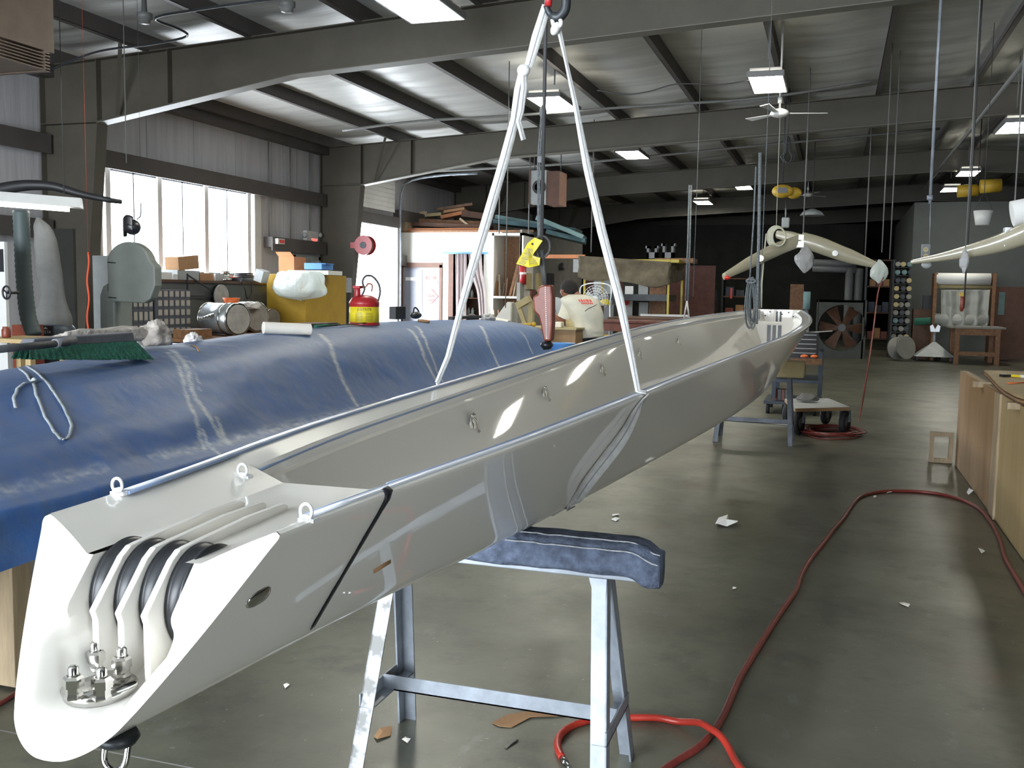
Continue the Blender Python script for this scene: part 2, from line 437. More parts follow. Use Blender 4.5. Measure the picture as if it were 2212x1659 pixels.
# wall girts and eave strut
def girt(y0, y1, z, n): struct('trim_%d' % n, MB().box((WX, y0, z-.1), (WX+.2, y1, z+.1)).box((WX+.17, y0, z-.1), (WX+.2, y1, z-.16)), 'purlin_paint')
k = 1
for (y0, y1, zs) in ((YB, 10.9, (2.3, 3.45)), (11.1, 18.5, (3.40,)), (16.42, 18.5, (2.40,)), (18.7, 22.15, (3.2,)), (22.2, 49, (2.3, 3.4))):
    for z in zs: girt(y0, y1, z, k); k += 1
struct('trim_%d' % k, MB().box((WX, YB, 4.32), (WX+.22, YF, 4.52)), 'purlin_paint'); k += 1
# seams of the wall insulation
for y in [16.7, 17.1, 17.6, 18.1] + [y for y in (5.2, 6.3, 7.4, 8.5, 9.6, 13.1, 14.3, 15.5)]:
    z0 = 3.5 if 12 < y < 16.3 else (2.5 if y > 16 else .02)
    if 17.4 < y < 18.6: z0 = 2.5
    struct('trim_%d' % k, MB().box((WX, y-.007, z0), (WX+.008, y+.007, 4.32)), 'grey_light'); k += 1
# roof: purlins every 1.53 m and sagging insulation blankets between them
xs = [RID-.47-1.53*i for i in range(9)]; xs = [x for x in xs if x > -10.3]
xr = [2*RID-x for x in xs]
for x in xs+xr:
    z = ztop(x); d = 1
    pm = MB().box((x-.006, YB, z), (x+.006, YF, z+.2)).box((x-.07, YB, z-.006), (x+.006, YF, z+.006)).box((x-.07, YB, z-.006), (x-.064, YF, z+.03))
    struct('purlin', pm, 'purlin_paint')
allx = sorted([WX-.05]+xs+xr+[RID, RX+.05])
ceil = MB()
for a, b in zip(allx, allx[1:]):
    def fn(u, v, a=a, b=b):
        y = YB + (YF-YB)*v; x = a+(b-a)*u; s_ = sin(pi*u)
        z = ztop(x) + .2 - s_*(.035 + .03*noise.noise(Vector((a*3, y*.9, 0))) + .022*noise.noise(Vector((a*7+u, y*4.2, 3))) + .020*abs(sin(pi*(y+.12*noise.noise(Vector((a, y*.3, 9))))/.64)))
        return Vector((x, y, z))
    ceil.grid(fn, 7, 760)
struct('ceiling', ceil, 'insulation')
struct('trim_%d' % k, MB().box((WX-.3, YB-.2, 5.5), (RX+.3, YF+.3, 5.56)), 'wall_dark'); k += 1
# rigid frames
def frame(y, n):
    m = MB(); fw = .1
    def half(sg):
        X = lambda a: RID + sg*a
        top = [(X(12.97), 0), (X(12.97), ztop(X(12.97))), (X(0), ztop(RID))]
        inn = [(X(0), zsoff(RID)), (X(9.07), zsoff(X(9.07))), (X(12.03), 3.69), (X(12.40), 0)]
        poly = [Vector((x, y-.006, z)) for x, z in top+inn]
        m.prism(poly, (0, .012, 0))
        for seq in (top, inn):
            for (x0, z0), (x1, z1) in zip(seq, seq[1:]):
                dx, dz = x1-x0, z1-z0; l = sqrt(dx*dx+dz*dz); nx, nz = -dz/l*.007, dx/l*.007
                m.prism([Vector((x0+nx, y-fw, z0+nz)), Vector((x1+nx, y-fw, z1+nz)), Vector((x1-nx, y-fw, z1-nz)), Vector((x0-nx, y-fw, z0-nz))], (0, 2*fw, 0))
        # knee stiffeners and flange braces
        m.box((X(12.03)-.006, y-fw, 3.69), (X(12.03)+.006, y+fw, ztop(X(12.03))-.01))
        m.box((min(X(12.03), X(12.97)), y-fw, 3.684), (max(X(12.03), X(12.97)), y+fw, 3.696))
        m.box((X(10.9)-.005, y-fw, zsoff(X(10.9))), (X(10.9)+.005, y+fw, ztop(X(10.9))-.01))
        for a, s2 in ((11.7, 1), (11.7, -1), (8.2, 1), (5.1, 1), (2.1, 1)):
            m.bar((X(a), y+s2*.09, zsoff(X(a))+.02), (X(a-.45 if a > 11 else a), y+s2*.55, ztop(X(a))+.02), .05, .01)
    half(-1); half(1)
    struct('steel_frame', m, 'beam_paint')
    c = MB()
    # paler lower flange faces: light from below painted into the colour
    for sg in (-1, 1):
        X = lambda a: RID + sg*a
        seq = [(X(0), zsoff(RID)-.0075), (X(9.07), zsoff(X(9.07))-.0075), (X(12.03), 3.6825)]
        for (x0, z0), (x1, z1) in zip(seq, seq[1:]):
            c.prism([Vector((x0, y-.1, z0)), Vector((x1, y-.1, z1)), Vector((x1, y-.1, z1-.008)), Vector((x0, y-.1, z0-.008))], (0, .2, 0))
    struct('frame_flange', c, 'beam_flange_lit')
for i in range(6): frame(BAY0+BAY*i, i)
# windows
def window_strip():
    z0, z1 = 1.75, 3.28
    wf = MB()
    for y0, y1 in ((12.0, 12.05), (16.08, 16.3)): wf.box((WX-.1, y0, z0-.03), (WX+.03, y1, z1+.02))
    wf.box((WX-.1, 12.0, z1), (WX+.05, 16.3, z1+.05)).box((WX-.1, 12.0, z0-.05), (WX+.08, 16.3, z0))
    for y in (12.235, 13.43, 14.67, 15.98): wf.box((WX-.1, y-.055, z0), (WX-.02, y+.055, z1))
    o = struct('window_1', wf, 'white_trim')
    g = MB()
    for y in (12.84, 14.05, 15.32): g.box((WX-.07, y-.012, z0), (WX-.05, y+.012, z1))
    g.box((WX-.07, 12.05, z1-.03), (WX-.05, 16.08, z1)).box((WX-.07, 12.05, z0), (WX-.05, 16.08, z0+.03))
    g.build('window_sash', 'galv_dark', o)
    return o
window_strip()
# exit door in the left wall
d = struct('door_1', MB().box((WX, 17.5, 0), (WX+.03, 18.42, 2.12)), 'wall_vinyl')
fr = MB().box((WX, 17.42, 0), (WX+.06, 17.5, 2.2)).box((WX, 18.42, 0), (WX+.06, 18.5, 2.2)).box((WX, 17.42, 2.12), (WX+.06, 18.5, 2.22)); fr.build('door_frame', 'grey_light', d)
MB().bar((WX+.05, 17.65, 2.05), (WX+.2, 17.85, 2.06), .03, .02).bar((WX+.2, 17.85, 2.06), (WX+.05, 18.1, 2.08), .02, .015).build('door_closer', 'grey_mid', d)
# roll-up door opening: ribbed panel rolled under the roof, tracks, jambs
rp = MB()
for i in range(7): rp.box((WX+.05, 19.3, 3.42+.11*i), (WX+.09, 22.1, 3.42+.11*i+.09)); rp.box((WX+.06, 19.3, 3.42+.11*i+.09), (WX+.08, 22.1, 3.42+.11*i+.11))
struct('door_2', rp, 'shed_white')
struct('trim_%d' % k, MB().tube(curve_pts([(WX+.2, 22.2, 0), (WX+.2, 22.2, 2.5), (WX+.2, 22.2, 3.8), (WX+.35, 22.2, 4.15), (WX+1.2, 22.2, 4.3), (WX+2.2, 22.2, 4.33)], 5), .03, 8), 'galv'); k += 1
struct('trim_%d' % k, MB().box((WX-.02, 22.1, 0), (WX+.16, 22.2, 3.1)).box((WX-.02, 19.3, 3.04), (WX+.05, 22.2, 3.12)), 'white_trim'); k += 1
# high bay lamps
def lamp(px, py, z, s_=.5, label='', tilt=0):
    p = PZ(px, py, z)
    t = thing('high_bay_lamp', label, 'lamp', p, radians(tilt), 'ceiling lamps')
    MM = WM[t]
    def T(x, y, zz): return MM @ Vector((x, y, zz))
    h = MB(); h.box(T(-s_*.45, -s_*1.1, .05), T(s_*.45, s_*1.1, .11)).lathe([(.03, .16), (.06, .15), (.07, .10)], T(0, 0, 0), n=16)
    h.build('reflector', 'lamp_housing', t)
    r = MB()
    for a, b in (((-s_/2, -s_/2), (s_/2, -s_/2)), ((s_/2, -s_/2), (s_/2, s_/2)), ((s_/2, s_/2), (-s_/2, s_/2)), ((-s_/2, s_/2), (-s_/2, -s_/2))):
        r.bar(T(a[0], a[1]*2.4, .03), T(b[0], b[1]*2.4, .03), .02, .07)
    r.build('housing', 'lamp_housing', t)
    g = MB().box((p.x-s_/2+.012, p.y-s_*1.2+.012, p.z-.004), (p.x+s_/2-.012, p.y+s_*1.2-.012, p.z+.04)); g.build('lens', 'lamp_glow', t)
    st = MB().tube([T(0, 0, .3), (p.x, p.y, zceil(p.x))], .012); st.build('stem', 'cable_grey', t)
    return t
lamp(1197, 226, 4.4, .52, 'bright square ceiling lamp seen between the two white sling straps')
lamp(1659, 183, 4.15, .42, 'bright square ceiling lamp hanging just above the ceiling fan')
lamp(1366, 335, 4.45, .5, 'bright square ceiling lamp right of the white sling, under the second frame')
lamp(1519, 438, 4.5, .5, 'small lit ceiling lamp low over the distant canvas-covered rack')
lamp(1606, 405, 4.6, .45, 'tiny lit ceiling lamp left of the yellow chain hoist')
lamp(2195, 276, 4.2, .46, 'lit square ceiling lamp cut by the right edge of the photo')
lamp(2091, 375, 4.5, .44, 'lit ceiling lamp above the pair of yellow hoist motors')
lamp(2053, 410, 4.5, .44, 'lit ceiling lamp just left of the pair of yellow hoist motors')
lamp(885, 3, 4.3, .6, 'bright ceiling lamp cut by the top edge of the photo, before the first frame')
# ------------------------------------------------------------------ the boom (long white trough)
AX = lambda Y: .04*Y - 1.038
YS = [0.8, 1.2, 2.19, 3.11, 4.03, 4.94, 5.86, 6.77, 7.69, 8.4, 9.5, 10.4, 11.3]
TW = lambda Y: spl(Y, YS, [.203, .221, .305, .36, .41, .465, .51, .55, .55, .53, .455, .36, .25])
BWD = lambda Y: spl(Y, [0.8, 1.5, 2.9, 3.7, 4.8, 6.2, 7.5, 9, 10.5, 11.3], [.055, .062, .08, .12, .19, .27, .27, .21, .13, .10])
_q = [0, 0, 0]
def ZG(Y):
    # quadratic through (1.2,1.14) (7,1.28) (12,1.38)
    a, b, c = (1.2, 1.14), (7, 1.28), (12, 1.38)
    return a[1]*(Y-b[0])*(Y-c[0])/((a[0]-b[0])*(a[0]-c[0])) + b[1]*(Y-a[0])*(Y-c[0])/((b[0]-a[0])*(b[0]-c[0])) + c[1]*(Y-a[0])*(Y-b[0])/((c[0]-a[0])*(c[0]-b[0]))
ZK = lambda Y: spl(Y, [0.8, 1.5, 2.9, 4.8, 6.2, 8, 9.5, 10.5, 11.3], [.875, .845, .775, .77, .785, .80, .815, .86, 1.03])
S0, S1, SB = 1.0, 11.3, 1.62
def rake(s): return .95*(1-sst(1.0, 2.3, s))
def W_out(s, z):
    zk, zg, tw, bw = ZK(s), ZG(s), TW(s), BWD(s)
    r = min(.05, bw*.9)
    x = bw + (tw-bw)*max(0, (z-zk))/(zg-zk)
    if z < zk+r: x -= r*(1-sqrt(max(0, 1-(1-(z-zk)/r)**2)))
    if z > zg-.012: x -= .012*(1-sqrt(max(0, 1-((z-zg+.012)/.012)**2)))
    return max(x, .001)
VV = [0, .004, .012, .03, .06, .10, .16, .25, .36, .48, .60, .72, .83, .91, .955, .975, .988, 1.0]
def XS(s, z): return .024*(1-sst(1.0, 2.0, s))*max(0, 1-(z-ZK(s))/(ZG(s)-ZK(s)))
def Ym(s, z, x=0.0): return s + rake(s)*(z-ZK(S0)) + .08*x*(1-sst(1.0, 2.2, s))
def deck_z(s, x):
    # nose deck between the gunwales
    a = abs(x); tw = TW(s); zg = ZG(s)
    return zg - .047*min(1, max(0, (tw-.008-a)/(tw-.008-.097)))**1.15
def section(s, inside):
    zk, zg, tw = ZK(s), ZG(s), TW(s)
    pts = []
    for v in VV:
        z = zk+v*(zg-zk); pts.append((W_out(s, z), z))
    if not inside:
        for j in range(1, 15):
            x = [.97, .93, .88, .8, .72, .64, .56, .5, .43, .36, .28, .2, .1, 0][j-1]*(tw-.012) if j not in (8, 9) else (.0975 if j == 8 else .0935); pts.append((x, deck_z(s, x)))
    else:
        bwi = max(.03, BWD(s)-.02)
        il = [(tw-.03, zg-.001), (tw-.042, zg-.006), (tw-.085, zg-.020), (tw-.094, zg-.034), (tw-.098, zg-.05), (tw-.092, zg-.062)]
        x0, z0 = il[-1]; zf = zk+.035
        il += [(x0+(bwi-x0)*t, z0+(zf-z0)*t) for t in (.25, .5, .75, .92)]
        il += [(bwi*.8, zf-.006), (bwi*.4, zf-.012), (bwi*.2, zf-.013), (0.0, zf-.013)]
        pts += il
    return pts
NP = len(section(2.0, True)); assert NP == len(section(1.2, False)), (NP, len(section(1.2, False)))
stations = [(S0+(SB-S0)*i/14, False) for i in range(15)] + [(SB+.035+(S1-SB-.035)*(i/60), True) for i in range(61)]
hull = MB(); vs = []
for s, ins in stations:
    sec = section(s, ins); ax = AX
    ring = [(-x, z) for x, z in reversed(sec)][:-0 or None]
    # order: centre-inside(left) ... gunwale ... keel | keel ... gunwale ... centre-inside
    left = [(-x, z) for x, z in sec]; right = sec
    loop = list(reversed(left)) + right
    for x, z in loop:
        y = Ym(s, z, x); vs.append(Vector((AX(y)+x+XS(s, z), y, z)))
n = 2*NP; fs = []
for i in range(len(stations)-1):
    for k_ in range(n-1):
        if i < 2 and all(abs(vs[q].x-AX(vs[q].y)) < .0957 for q in (i*n+k_, i*n+k_+1)) and vs[i*n+k_].z > 1.0: continue
        fs.append((i*n+k_, i*n+k_+1, (i+1)*n+k_+1, (i+1)*n+k_))
hull.add(vs, fs, True)
# far transom
sec = section(S1, True)
outl = [(-x, z) for x, z in reversed(sec[:len(VV)])] + sec[:len(VV)]
zd = ZG(S1)-.001
hull.prism([Vector((AX(S1)+x, S1-.05, z)) for x, z in outl], (0, .05, 0))
# nose face with scooped recess
def face_pt(u, v):
    s = S0; zk = ZK(s); 
    zg0 = ZG(s)
    z = zk+v*(zg0-zk)
    def xu(u, Wd):
        xb, xa = min(.0865, Wd*.80), min(.0805, Wd*.74); a = abs(u); sg = 1 if u >= 0 else -1
        if a < .55: r = xa*a/.55
        elif a < .62: r = xa+(xb-xa)*(a-.55)/.07
        else: r = xb+(Wd-xb)*(a-.62)/.38
        return sg*r
    x = xu(u, W_out(s, z))
    zt = deck_z(s, min(abs(x), TW(s)-.012)); zz = zk + (z-zk)*(zt-zk)/(zg0-zk)
    # recess
    wr = max(.012, min(.094, (BWD(s)+(TW(s)-BWD(s))*(zz-zk)/(zg0-zk)) - .026))
    d_side = 1 - sst(wr-.038, wr+.014+.035*sst(.95, 1.12, zz), abs(x))
    if zz > .97: d_side = d_side*(1-sst(.97, 1.03, zz)) + (1-sst(.0805, .0865, abs(x)))*sst(.97, 1.03, zz)
    d_bot = sst(zk+.036, zk+.056, zz)
    dep = (.150-.075*sst(.93, 1.08, zz))*d_side*d_bot
    y = Ym(s, zz, x)+dep
    return Vector((AX(Ym(s, zz, x))+x+XS(s, zz), y, zz))
def vmap(t): return t*.0 + (t/.35*.16 if t < .35 else .16+(t-.35)/.65*.84)
hull.grid(lambda u, v: face_pt(-1+2*u, vmap(v)), 101, 90, True)
boom = thing('boat_boom', 'long glossy white trough-shaped boat boom hanging in a sling over steel sawhorses', 'boom', (AX(6), 6, .75))
ho = hull.build('shell', 'gelcoat', boom)
es = ho.modifiers.new('es', 'EDGE_SPLIT'); es.split_angle = radians(38)
def on(Y, x, z): return Vector((AX(Y)+x, Y, z))
def s_of(Y):
    s = Y
    for _i in range(40): s = .5*s+.5*(Y-rake(s)*(ZG(s)-ZK(S0)))
    return s
def gun(Y, side, off, dz=0.0):
    s = s_of(Y)
    for _i in range(30): s = .5*s+.5*(Y-rake(s)*(ZG(s)-ZK(S0))-.08*side*(TW(s)-off)*(1-sst(1.0, 2.2, s)))
    return on(Y, side*(TW(s)-off), ZG(s)+dz)
# divider plates and sheaves in the nose
zk0 = ZK(S0); zd0 = ZG(1.3)-.045
def fy(z): return S0+.95*(z-zk0)
PIT = .043
for j in (-1, 0, 1):
    x = j*PIT
    zt = zd0+.002
    prof = [(fy(zt)+.012, zt), (fy(zt-.012)+.004, zt-.012), (fy(1.02)+.006, 1.02), (fy(1.02)+.012, 1.005), (fy(1.02)+.014, .90), (1.34, .90), (1.52, 1.0), (1.545, zt+.006), (1.53, zt+.012), (1.42, zt+.012), (fy(zt)+.03, zt+.002)]
    p = MB().prism([Vector((AX(1.3)+x-.0055, y+.08*x, z)) for y, z in prof], (.011, 0, 0)); p.build('divider_plate', 'gelcoat', boom, bevel=.002)
for j in (-1.5, -.5, .5, 1.5):
    x = AX(1.3)+j*PIT
    R_ = .084; prof = [(.02, -.0145), (R_-.012, -.0145), (R_, -.013), (R_-.002, -.008), (R_-.006, 0), (R_-.002, .008), (R_, .013), (R_-.012, .0145), (.02, .0145)]
    sh = MB().lathe(prof, (x, 1.272+.08*j*PIT, zd0-R_+.003), (1, 0, 0), n=56); sh.build('sheave', 'black_sheave', boom)
for j in (-2.05, 2.05):
    x = AX(1.3)+j*PIT
# deck plate with five bolts in the recess floor
pc = PZ(216, 1482, zk0+.054)
pl = MB(); pl.lathe([(.050, -.012), (.053, 0), (.051, .0035), (0.0, .0035)], pc, (0, 0, 1), n=40); dp = pl.build('deck_plate', 'stainless', boom)
for qx_, qy_ in ((207, 1455), (264, 1468), (160, 1512), (221, 1515)):
    bq_ = PZ(qx_, qy_, pc.z); bx, by = bq_.x-pc.x, bq_.y-pc.y
    b = MB(); q = pc+Vector((bx, by, .003))
    b.lathe([(.0125, 0), (.013, .004), (.0115, .008), (.0115, .016), (.0145, .017), (.0145, .029), (.0115, .033)], q, n=6, smooth=False)
    b.lathe([(.009, .033), (.0075, .036), (.0075, .044), (.005, .047), (0, .0475)], q, n=16)
    b.build('bolt', 'stainless', dp)
# oval fairlead on the right flank
def flank(s, z, off=0.0, side=1):
    y = Ym(s, z); return Vector((AX(y)+side*(W_out(s, z)+off), y, z))
c0, c1 = PX(525, 1300, -.905), PX(583, 1272, -.885)
def flank_hit(px, py, off=.0):
    d = ray(px, py); best = None
    for i in range(3000):
        t = .6+i*.004; p = O+d*t
        if p.z > 1.5 or p.z < .6: continue
        s = p.y-rake(p.y-.1)*(p.z-ZK(S0))-.08*(p.x-AX(p.y))*(1-sst(1.0, 2.2, p.y-.1))
        if s > 1.0 and ZK(s) < p.z < ZG(s) and p.x < AX(p.y)+W_out(s, p.z)+XS(s, p.z): return p
    return None
a = flank_hit(534, 1302); b = flank_hit(580, 1276)
ax = (b-a); L_ = ax.length; ex = ax.normalized(); nrm = Vector((.93, 0, -.36)); nrm = (nrm-ex*nrm.dot(ex)).normalized(); ey = nrm.cross(ex)
fl = MB()
def fp(u, v):
    t = 2*pi*u; r = [1, 1.0, .86, .55, .0][int(round(v*4))]; h = [-.002, .002, .0045, .0055, .0055][int(round(v*4))]
    cx = (L_/2+.004)*(1 if cos(t) > 0 else -1)*abs(cos(t))**.7
    return (a+b)/2 + ex*(cx*r) + ey*(.0145*sin(t)*r) + nrm*h
fl.grid(fp, 36, 5, True, True); fl.build('fairlead', 'stainless', boom)
# black tape band across the right flank
tp = MB(); pts = []
q1 = flank_hit(836, 1076); q0 = flank_hit(640, 1412)
tape = []
for i in range(13):
    t = i/12; px_ = 836+(640-836)*t; py_ = 1078+(1412-1078)*t
    h = flank_hit(px_, py_)
    if h: tape.append(h+Vector((.0022, 0, -.0006)))
top = tape[0]; gy = top.y
tape = [gun(gy+.012, 1, .020, .0016), gun(gy+.005, 1, .006, .0012)] + tape
tp.ribbon(tape, .022, Vector((0, 1, .25)), .001); tp.build('tape', 'black_tape', boom)
# brown tape scrap and pencil mark on the flank
h0, h1 = flank_hit(806, 1232), flank_hit(842, 1210)
MB().ribbon([h0+Vector((.002, 0, 0)), h1+Vector((.002, 0, 0))], .012, Vector((0, .2, 1)), .0008).build('masking_tape', 'cardboard', boom)
h2_, h3_, h4_ = flank_hit(1390, 993), flank_hit(1394, 1012), flank_hit(1402, 1007)
if h2_ and h3_ and h4_: MB().ribbon([h2_+Vector((.003, 0, -.001)), h3_+Vector((.003, 0, -.001))], .012, Vector((0, 1, .2)), .0008).ribbon([h3_+Vector((.0035, 0, -.001)), h4_+Vector((.0035, 0, -.001))], .012, Vector((0, .3, 1)), .0008).build('masking_tape', 'paper', boom)
def rail(side, off, dz, y0, y1, r=.0035, n_=70):
    pts = [gun(y0+(y1-y0)*i/n_, side, off, dz) for i in range(n_+1)]
    MB().tube(pts, r, 8).build('luff_track', 'track_reflection', boom)
def track_end(side, off, dz, y0, ring=.0105):
    c = gun(y0, side, off, dz)
    m_ = MB(); m_.tube([c+Vector((cos(t)*ring, -.004, ring*.4+sin(t)*ring*1.15)) for t in [(-60+300*i/20)*pi/180 for i in range(21)]], .0028, 6)
    m_.box(c+Vector((-.014, -.006, -.014)), c+Vector((.014, .012, -.008))); m_.prism([c+Vector((-.012, -.006, -.009)), c+Vector((.012, -.006, -.009)), c+Vector((.004, -.006, -.001)), c+Vector((-.004, -.006, -.001))], (0, .01, 0))
    m_.build('track_end', 'white_alloy', boom)
def flat_rail(side, y0, y1):
    pts = [gun(y0+(y1-y0)*i/90, side, .020, .001) for i in range(91)]
    MB().ribbon(pts, .018, Vector((1, 0, 0)), .0025).build('rail_strip', 'rail_alloy', boom)
flat_rail(-1, 1.41, 11.1); flat_rail(1, 1.37, 11.1)
rail(-1, .032, -.0005, 1.40, 11.2); track_end(-1, .016, .010, 1.395)
rail(-1, .090, -.030, 1.70, 11.15); track_end(-1, .092, -.018, 1.69)
rail(1, .032, -.0005, 1.36, 11.2); track_end(1, .016, .008, 1.355)
rail(1, .088, -.021, 1.70, 11.15)
# pad eyes on the inner left wall
def inner_left(s, f):
    tw, zg, zk = TW(s), ZG(s), ZK(s); x0, z0 = tw-.092, zg-.062; bwi = BWD(s)-.02; zf = zk+.035
    return on(s, -(x0+(bwi-x0)*f), z0+(zf-z0)*f)
for s in (3.05, 3.95, 5.1, 6.2, 7.6):
    c = inner_left(s, .22); m_ = MB()
    m_.ell(c, (.006, .035, .045), 14, 8)
    m_.tube(curve_pts([c+Vector((.004, -.022, .035)), c+Vector((.016, -.012, .016)), c+Vector((.014, .0, .0)), c+Vector((.018, .012, -.016)), c+Vector((.004, .024, -.035))], 5), .004, 6)
    for q in ((-.022, .035), (.024, -.035)): m_.ell(c+Vector((.004, q[0], q[1])), (.006, .007, .007), 8, 6)
    m_.build('pad_eye', 'stainless', boom)
# fittings under the nose: dark ring boss and two steel pins
m_ = MB(); uc = on(1.10, .050, ZK(1.1)+.004); uc.y -= .06
m_.lathe([(.026, .0), (.030, -.008), (.025, -.016), (.016, -.019)], uc+Vector((0, .06, .002)), n=28); m_.build('gooseneck_boss', 'steel_dark', boom)
m_ = MB(); m_.tube(curve_pts([uc+Vector((-.018, .055, -.012)), uc+Vector((-.016, .05, -.040)), uc+Vector((.0, .05, -.052)), uc+Vector((.018, .05, -.040)), uc+Vector((.018, .06, -.012))], 6), .005, 8); m_.build('shackle', 'stainless', boom)
# far end fittings: end sheave box, slot plate, cross bar, bulkhead
eb = MB(); yb = S1-.55
def inw(s, z):
    tw, zg, zk = TW(s), ZG(s), ZK(s); x0, z0 = tw-.092, zg-.062; bwi = BWD(s)-.02; zf = zk+.035
    t = (z-z0)/(zf-z0); return max(.02, x0+(bwi-x0)*t)
poly = []
zt_, zb_ = ZG(yb)-.12, ZK(yb)+.03
eb.prism([on(yb, -inw(yb, zt_)-.01, zt_), on(yb, inw(yb, zt_)+.01, zt_), on(yb, inw(yb, zb_)+.01, zb_), on(yb, -inw(yb, zb_)-.01, zb_)], (0, .02, 0)); eb.build('end_bulkhead', 'gelcoat', boom)
for j in (-1, 0, 1): MB().box(on(yb-.004, j*.055-.018, zt_-.24), on(yb, j*.055+.018, zt_-.03)).build('sheave_slot', 'black_plastic', boom)
MB().box(on(yb-.02, -.17, zt_-.012), on(yb+.0, .17, zt_+.008)).build('cross_bar', 'gelcoat', boom)
# back panel with holes at the far end
bp_ = MB().box(on(S1-.07, -TW(S1)+.03, ZG(S1)-.22), on(S1-.05, TW(S1)-.03, ZG(S1)-.004)); bpo = bp_.build('transom_panel', 'gelcoat', boom)
for x, z in ((-.20, -.03), (-.15, -.07), (-.10, -.025), (.10, -.03), (.15, -.075), (.21, -.03), (.03, -.05)):
    c = on(S1-.072, x, ZG(S1)+z); MB().cyl(c, c+Vector((0, -.004, 0)), .009, n=12).build('hole', 'black_plastic', bpo)
for j in (-.035, .005): MB().box(on(S1-.08, j, ZG(S1)-.20), on(S1-.068, j+.02, ZG(S1)-.02)).build('end_sheave', 'black_plastic', bpo)

# ------------------------------------------------------------------ sling
sl_y = 3.06
hook = Vector((-.895, 3.06, 2.40))
sl = thing('lifting_sling', 'white webbing sling tied in a triangle around the white boom, hanging from a steel hook', 'sling', on(sl_y, 0, .76))
gR = on(sl_y, TW(sl_y)+.001, ZG(sl_y)+.006); gL = on(sl_y, -TW(sl_y)-.001, ZG(sl_y)+.006)
tR = PY(1207, 62, sl_y); tL = PY(1181, 12, sl_y)
def strap(pts, wid, wdir, name='strap'):
    o_ = MB().ribbon(pts, wid, wdir, .004).build(name, 'webbing', sl)
    st = MB().ribbon([Vector(p)+Vector((.0005, -.0028, 0)) for p in pts], [.0035]*len(pts), wdir, .0015).build('stitching', 'webbing_stripe', o_)
# right leg
mR = [tR, PY(1222, 130, sl_y), PY(1242, 220, sl_y), PY(1268, 360, sl_y), PY(1300, 500, sl_y), PY(1338, 645, sl_y), PY(1362, 760, sl_y), PY(1378, 845, sl_y), gR+Vector((.0, 0, .0))]
strap(mR, [.015, .011, .016, .025, .029, .028, .021, .016, .016], Vector((1, .35, .3)))
# left leg, upper part to the knot then down
kn = PY(1131, 152, sl_y)
strap([tL, PY(1160, 80, sl_y), PY(1143, 140, sl_y), kn], [.03, .034, .028, .016], Vector((1, .2, .3)))
strap([kn, PY(1122, 195, sl_y), PY(1112, 260, sl_y), PY(1088, 350, sl_y), PY(1050, 480, sl_y), PY(1020, 580, sl_y), PY(992, 680, sl_y), PY(968, 770, sl_y), gL], [.03, .034, .03, .032, .034, .03, .022, .018, .016], Vector((1, .35, .4)))
strap([kn, PY(1132, 190, sl_y-.01), PY(1126, 240, sl_y-.01), PY(1120, 262, sl_y-.01), PY(1131, 302, sl_y-.01)], [.02, .02, .018, .016, .017], Vector((1, .3, .3)), 'tail')
MB().ell(kn, (.022, .016, .02), 14, 9).build('knot', 'webbing', sl)
k2 = PY(1200, 62, sl_y-.01); m_ = MB(); m_.ell(k2+Vector((0, 0, 0)), (.015, .014, .022), 12, 8, Matrix.Rotation(.5, 3, 'Y')); m_.tube(curve_pts([PY(1192, 35, sl_y), PY(1196, 55, sl_y-.01), k2, PY(1212, 52, sl_y-.012), PY(1208, 38, sl_y)], 5), .007, 8); m_.build('knot', 'webbing', sl)
# under the boom
zz = ZK(sl_y)
ptsU = [gL, on(sl_y, -(W_out(sl_y, 1.0)+.012), 1.0), on(sl_y+.03, -(W_out(sl_y, .85)+.012), .85), on(sl_y+.05, -BWD(sl_y)*.6, zz-.006), on(sl_y+.05, BWD(sl_y)*.6, zz-.006), on(sl_y+.04, W_out(sl_y, zz+.03)+.008, zz+.03)]
strap(ptsU, [.016, .03, .04, .045, .045, .03], Vector((.15, 1, .1)))
u2 = [ptsU[-1]] + [q for q in (flank_hit(*q_) for q_ in ((1225, 1094), (1255, 1040), (1296, 985), (1338, 930), (1368, 882))) if q] + [gR+Vector((.004, 0, -.004))]
cu = curve_pts(u2, 5); n_ = len(cu); nh = Vector((.93, 0, -.36)); ps_, ws_, wd_ = [], [], []
for i in range(n_):
    t = (cu[min(i+1, n_-1)]-cu[max(i-1, 0)]).normalized(); k_ = sst(0, .22, i/(n_-1))*sst(1, .78, i/(n_-1))
    wv = (Vector((.15, 1, .1)).lerp(t.cross(cu[i]-O).normalized()*(1 if t.cross(cu[i]-O).x > 0 else -1), k_)).normalized()
    w_i = spl(i/(n_-1), [0, .2, .45, .6, .8, 1], [.026, .034, .040, .040, .028, .014])
    ps_.append(cu[i]+nh*(.004+abs(wv.dot(nh))*w_i*.5)); ws_.append(w_i); wd_.append(wv)
strap(ps_, ws_, wd_)
# hook above
hk = thing('crane_hook', 'grey steel crane hook holding the white sling at the top edge', 'hook', hook+Vector((0, 0, .1)))
hp = curve_pts([PY(1214, -95, 3.06), PY(1213, -50, 3.06), PY(1222, -5, 3.06), PY(1220, 22, 3.06), PY(1205, 38, 3.06), PY(1188, 30, 3.06), PY(1180, 12, 3.06)], 6)
MB().tube(hp, [.013]*12+[.016]*(len(hp)-18)+[.010]*6, 12).build('hook_body', 'steel_dark', hk)
MB().tube([PY(1187, -20, 3.05), PY(1184, 14, 3.05)], .012, 8).build('safety_latch', 'red_paint', hk)
MB().cyl(PY(1213, -60, 3.06), Vector((-.9, 3.06, 5.14)), .009).build('shank', 'steel_dark', hk)

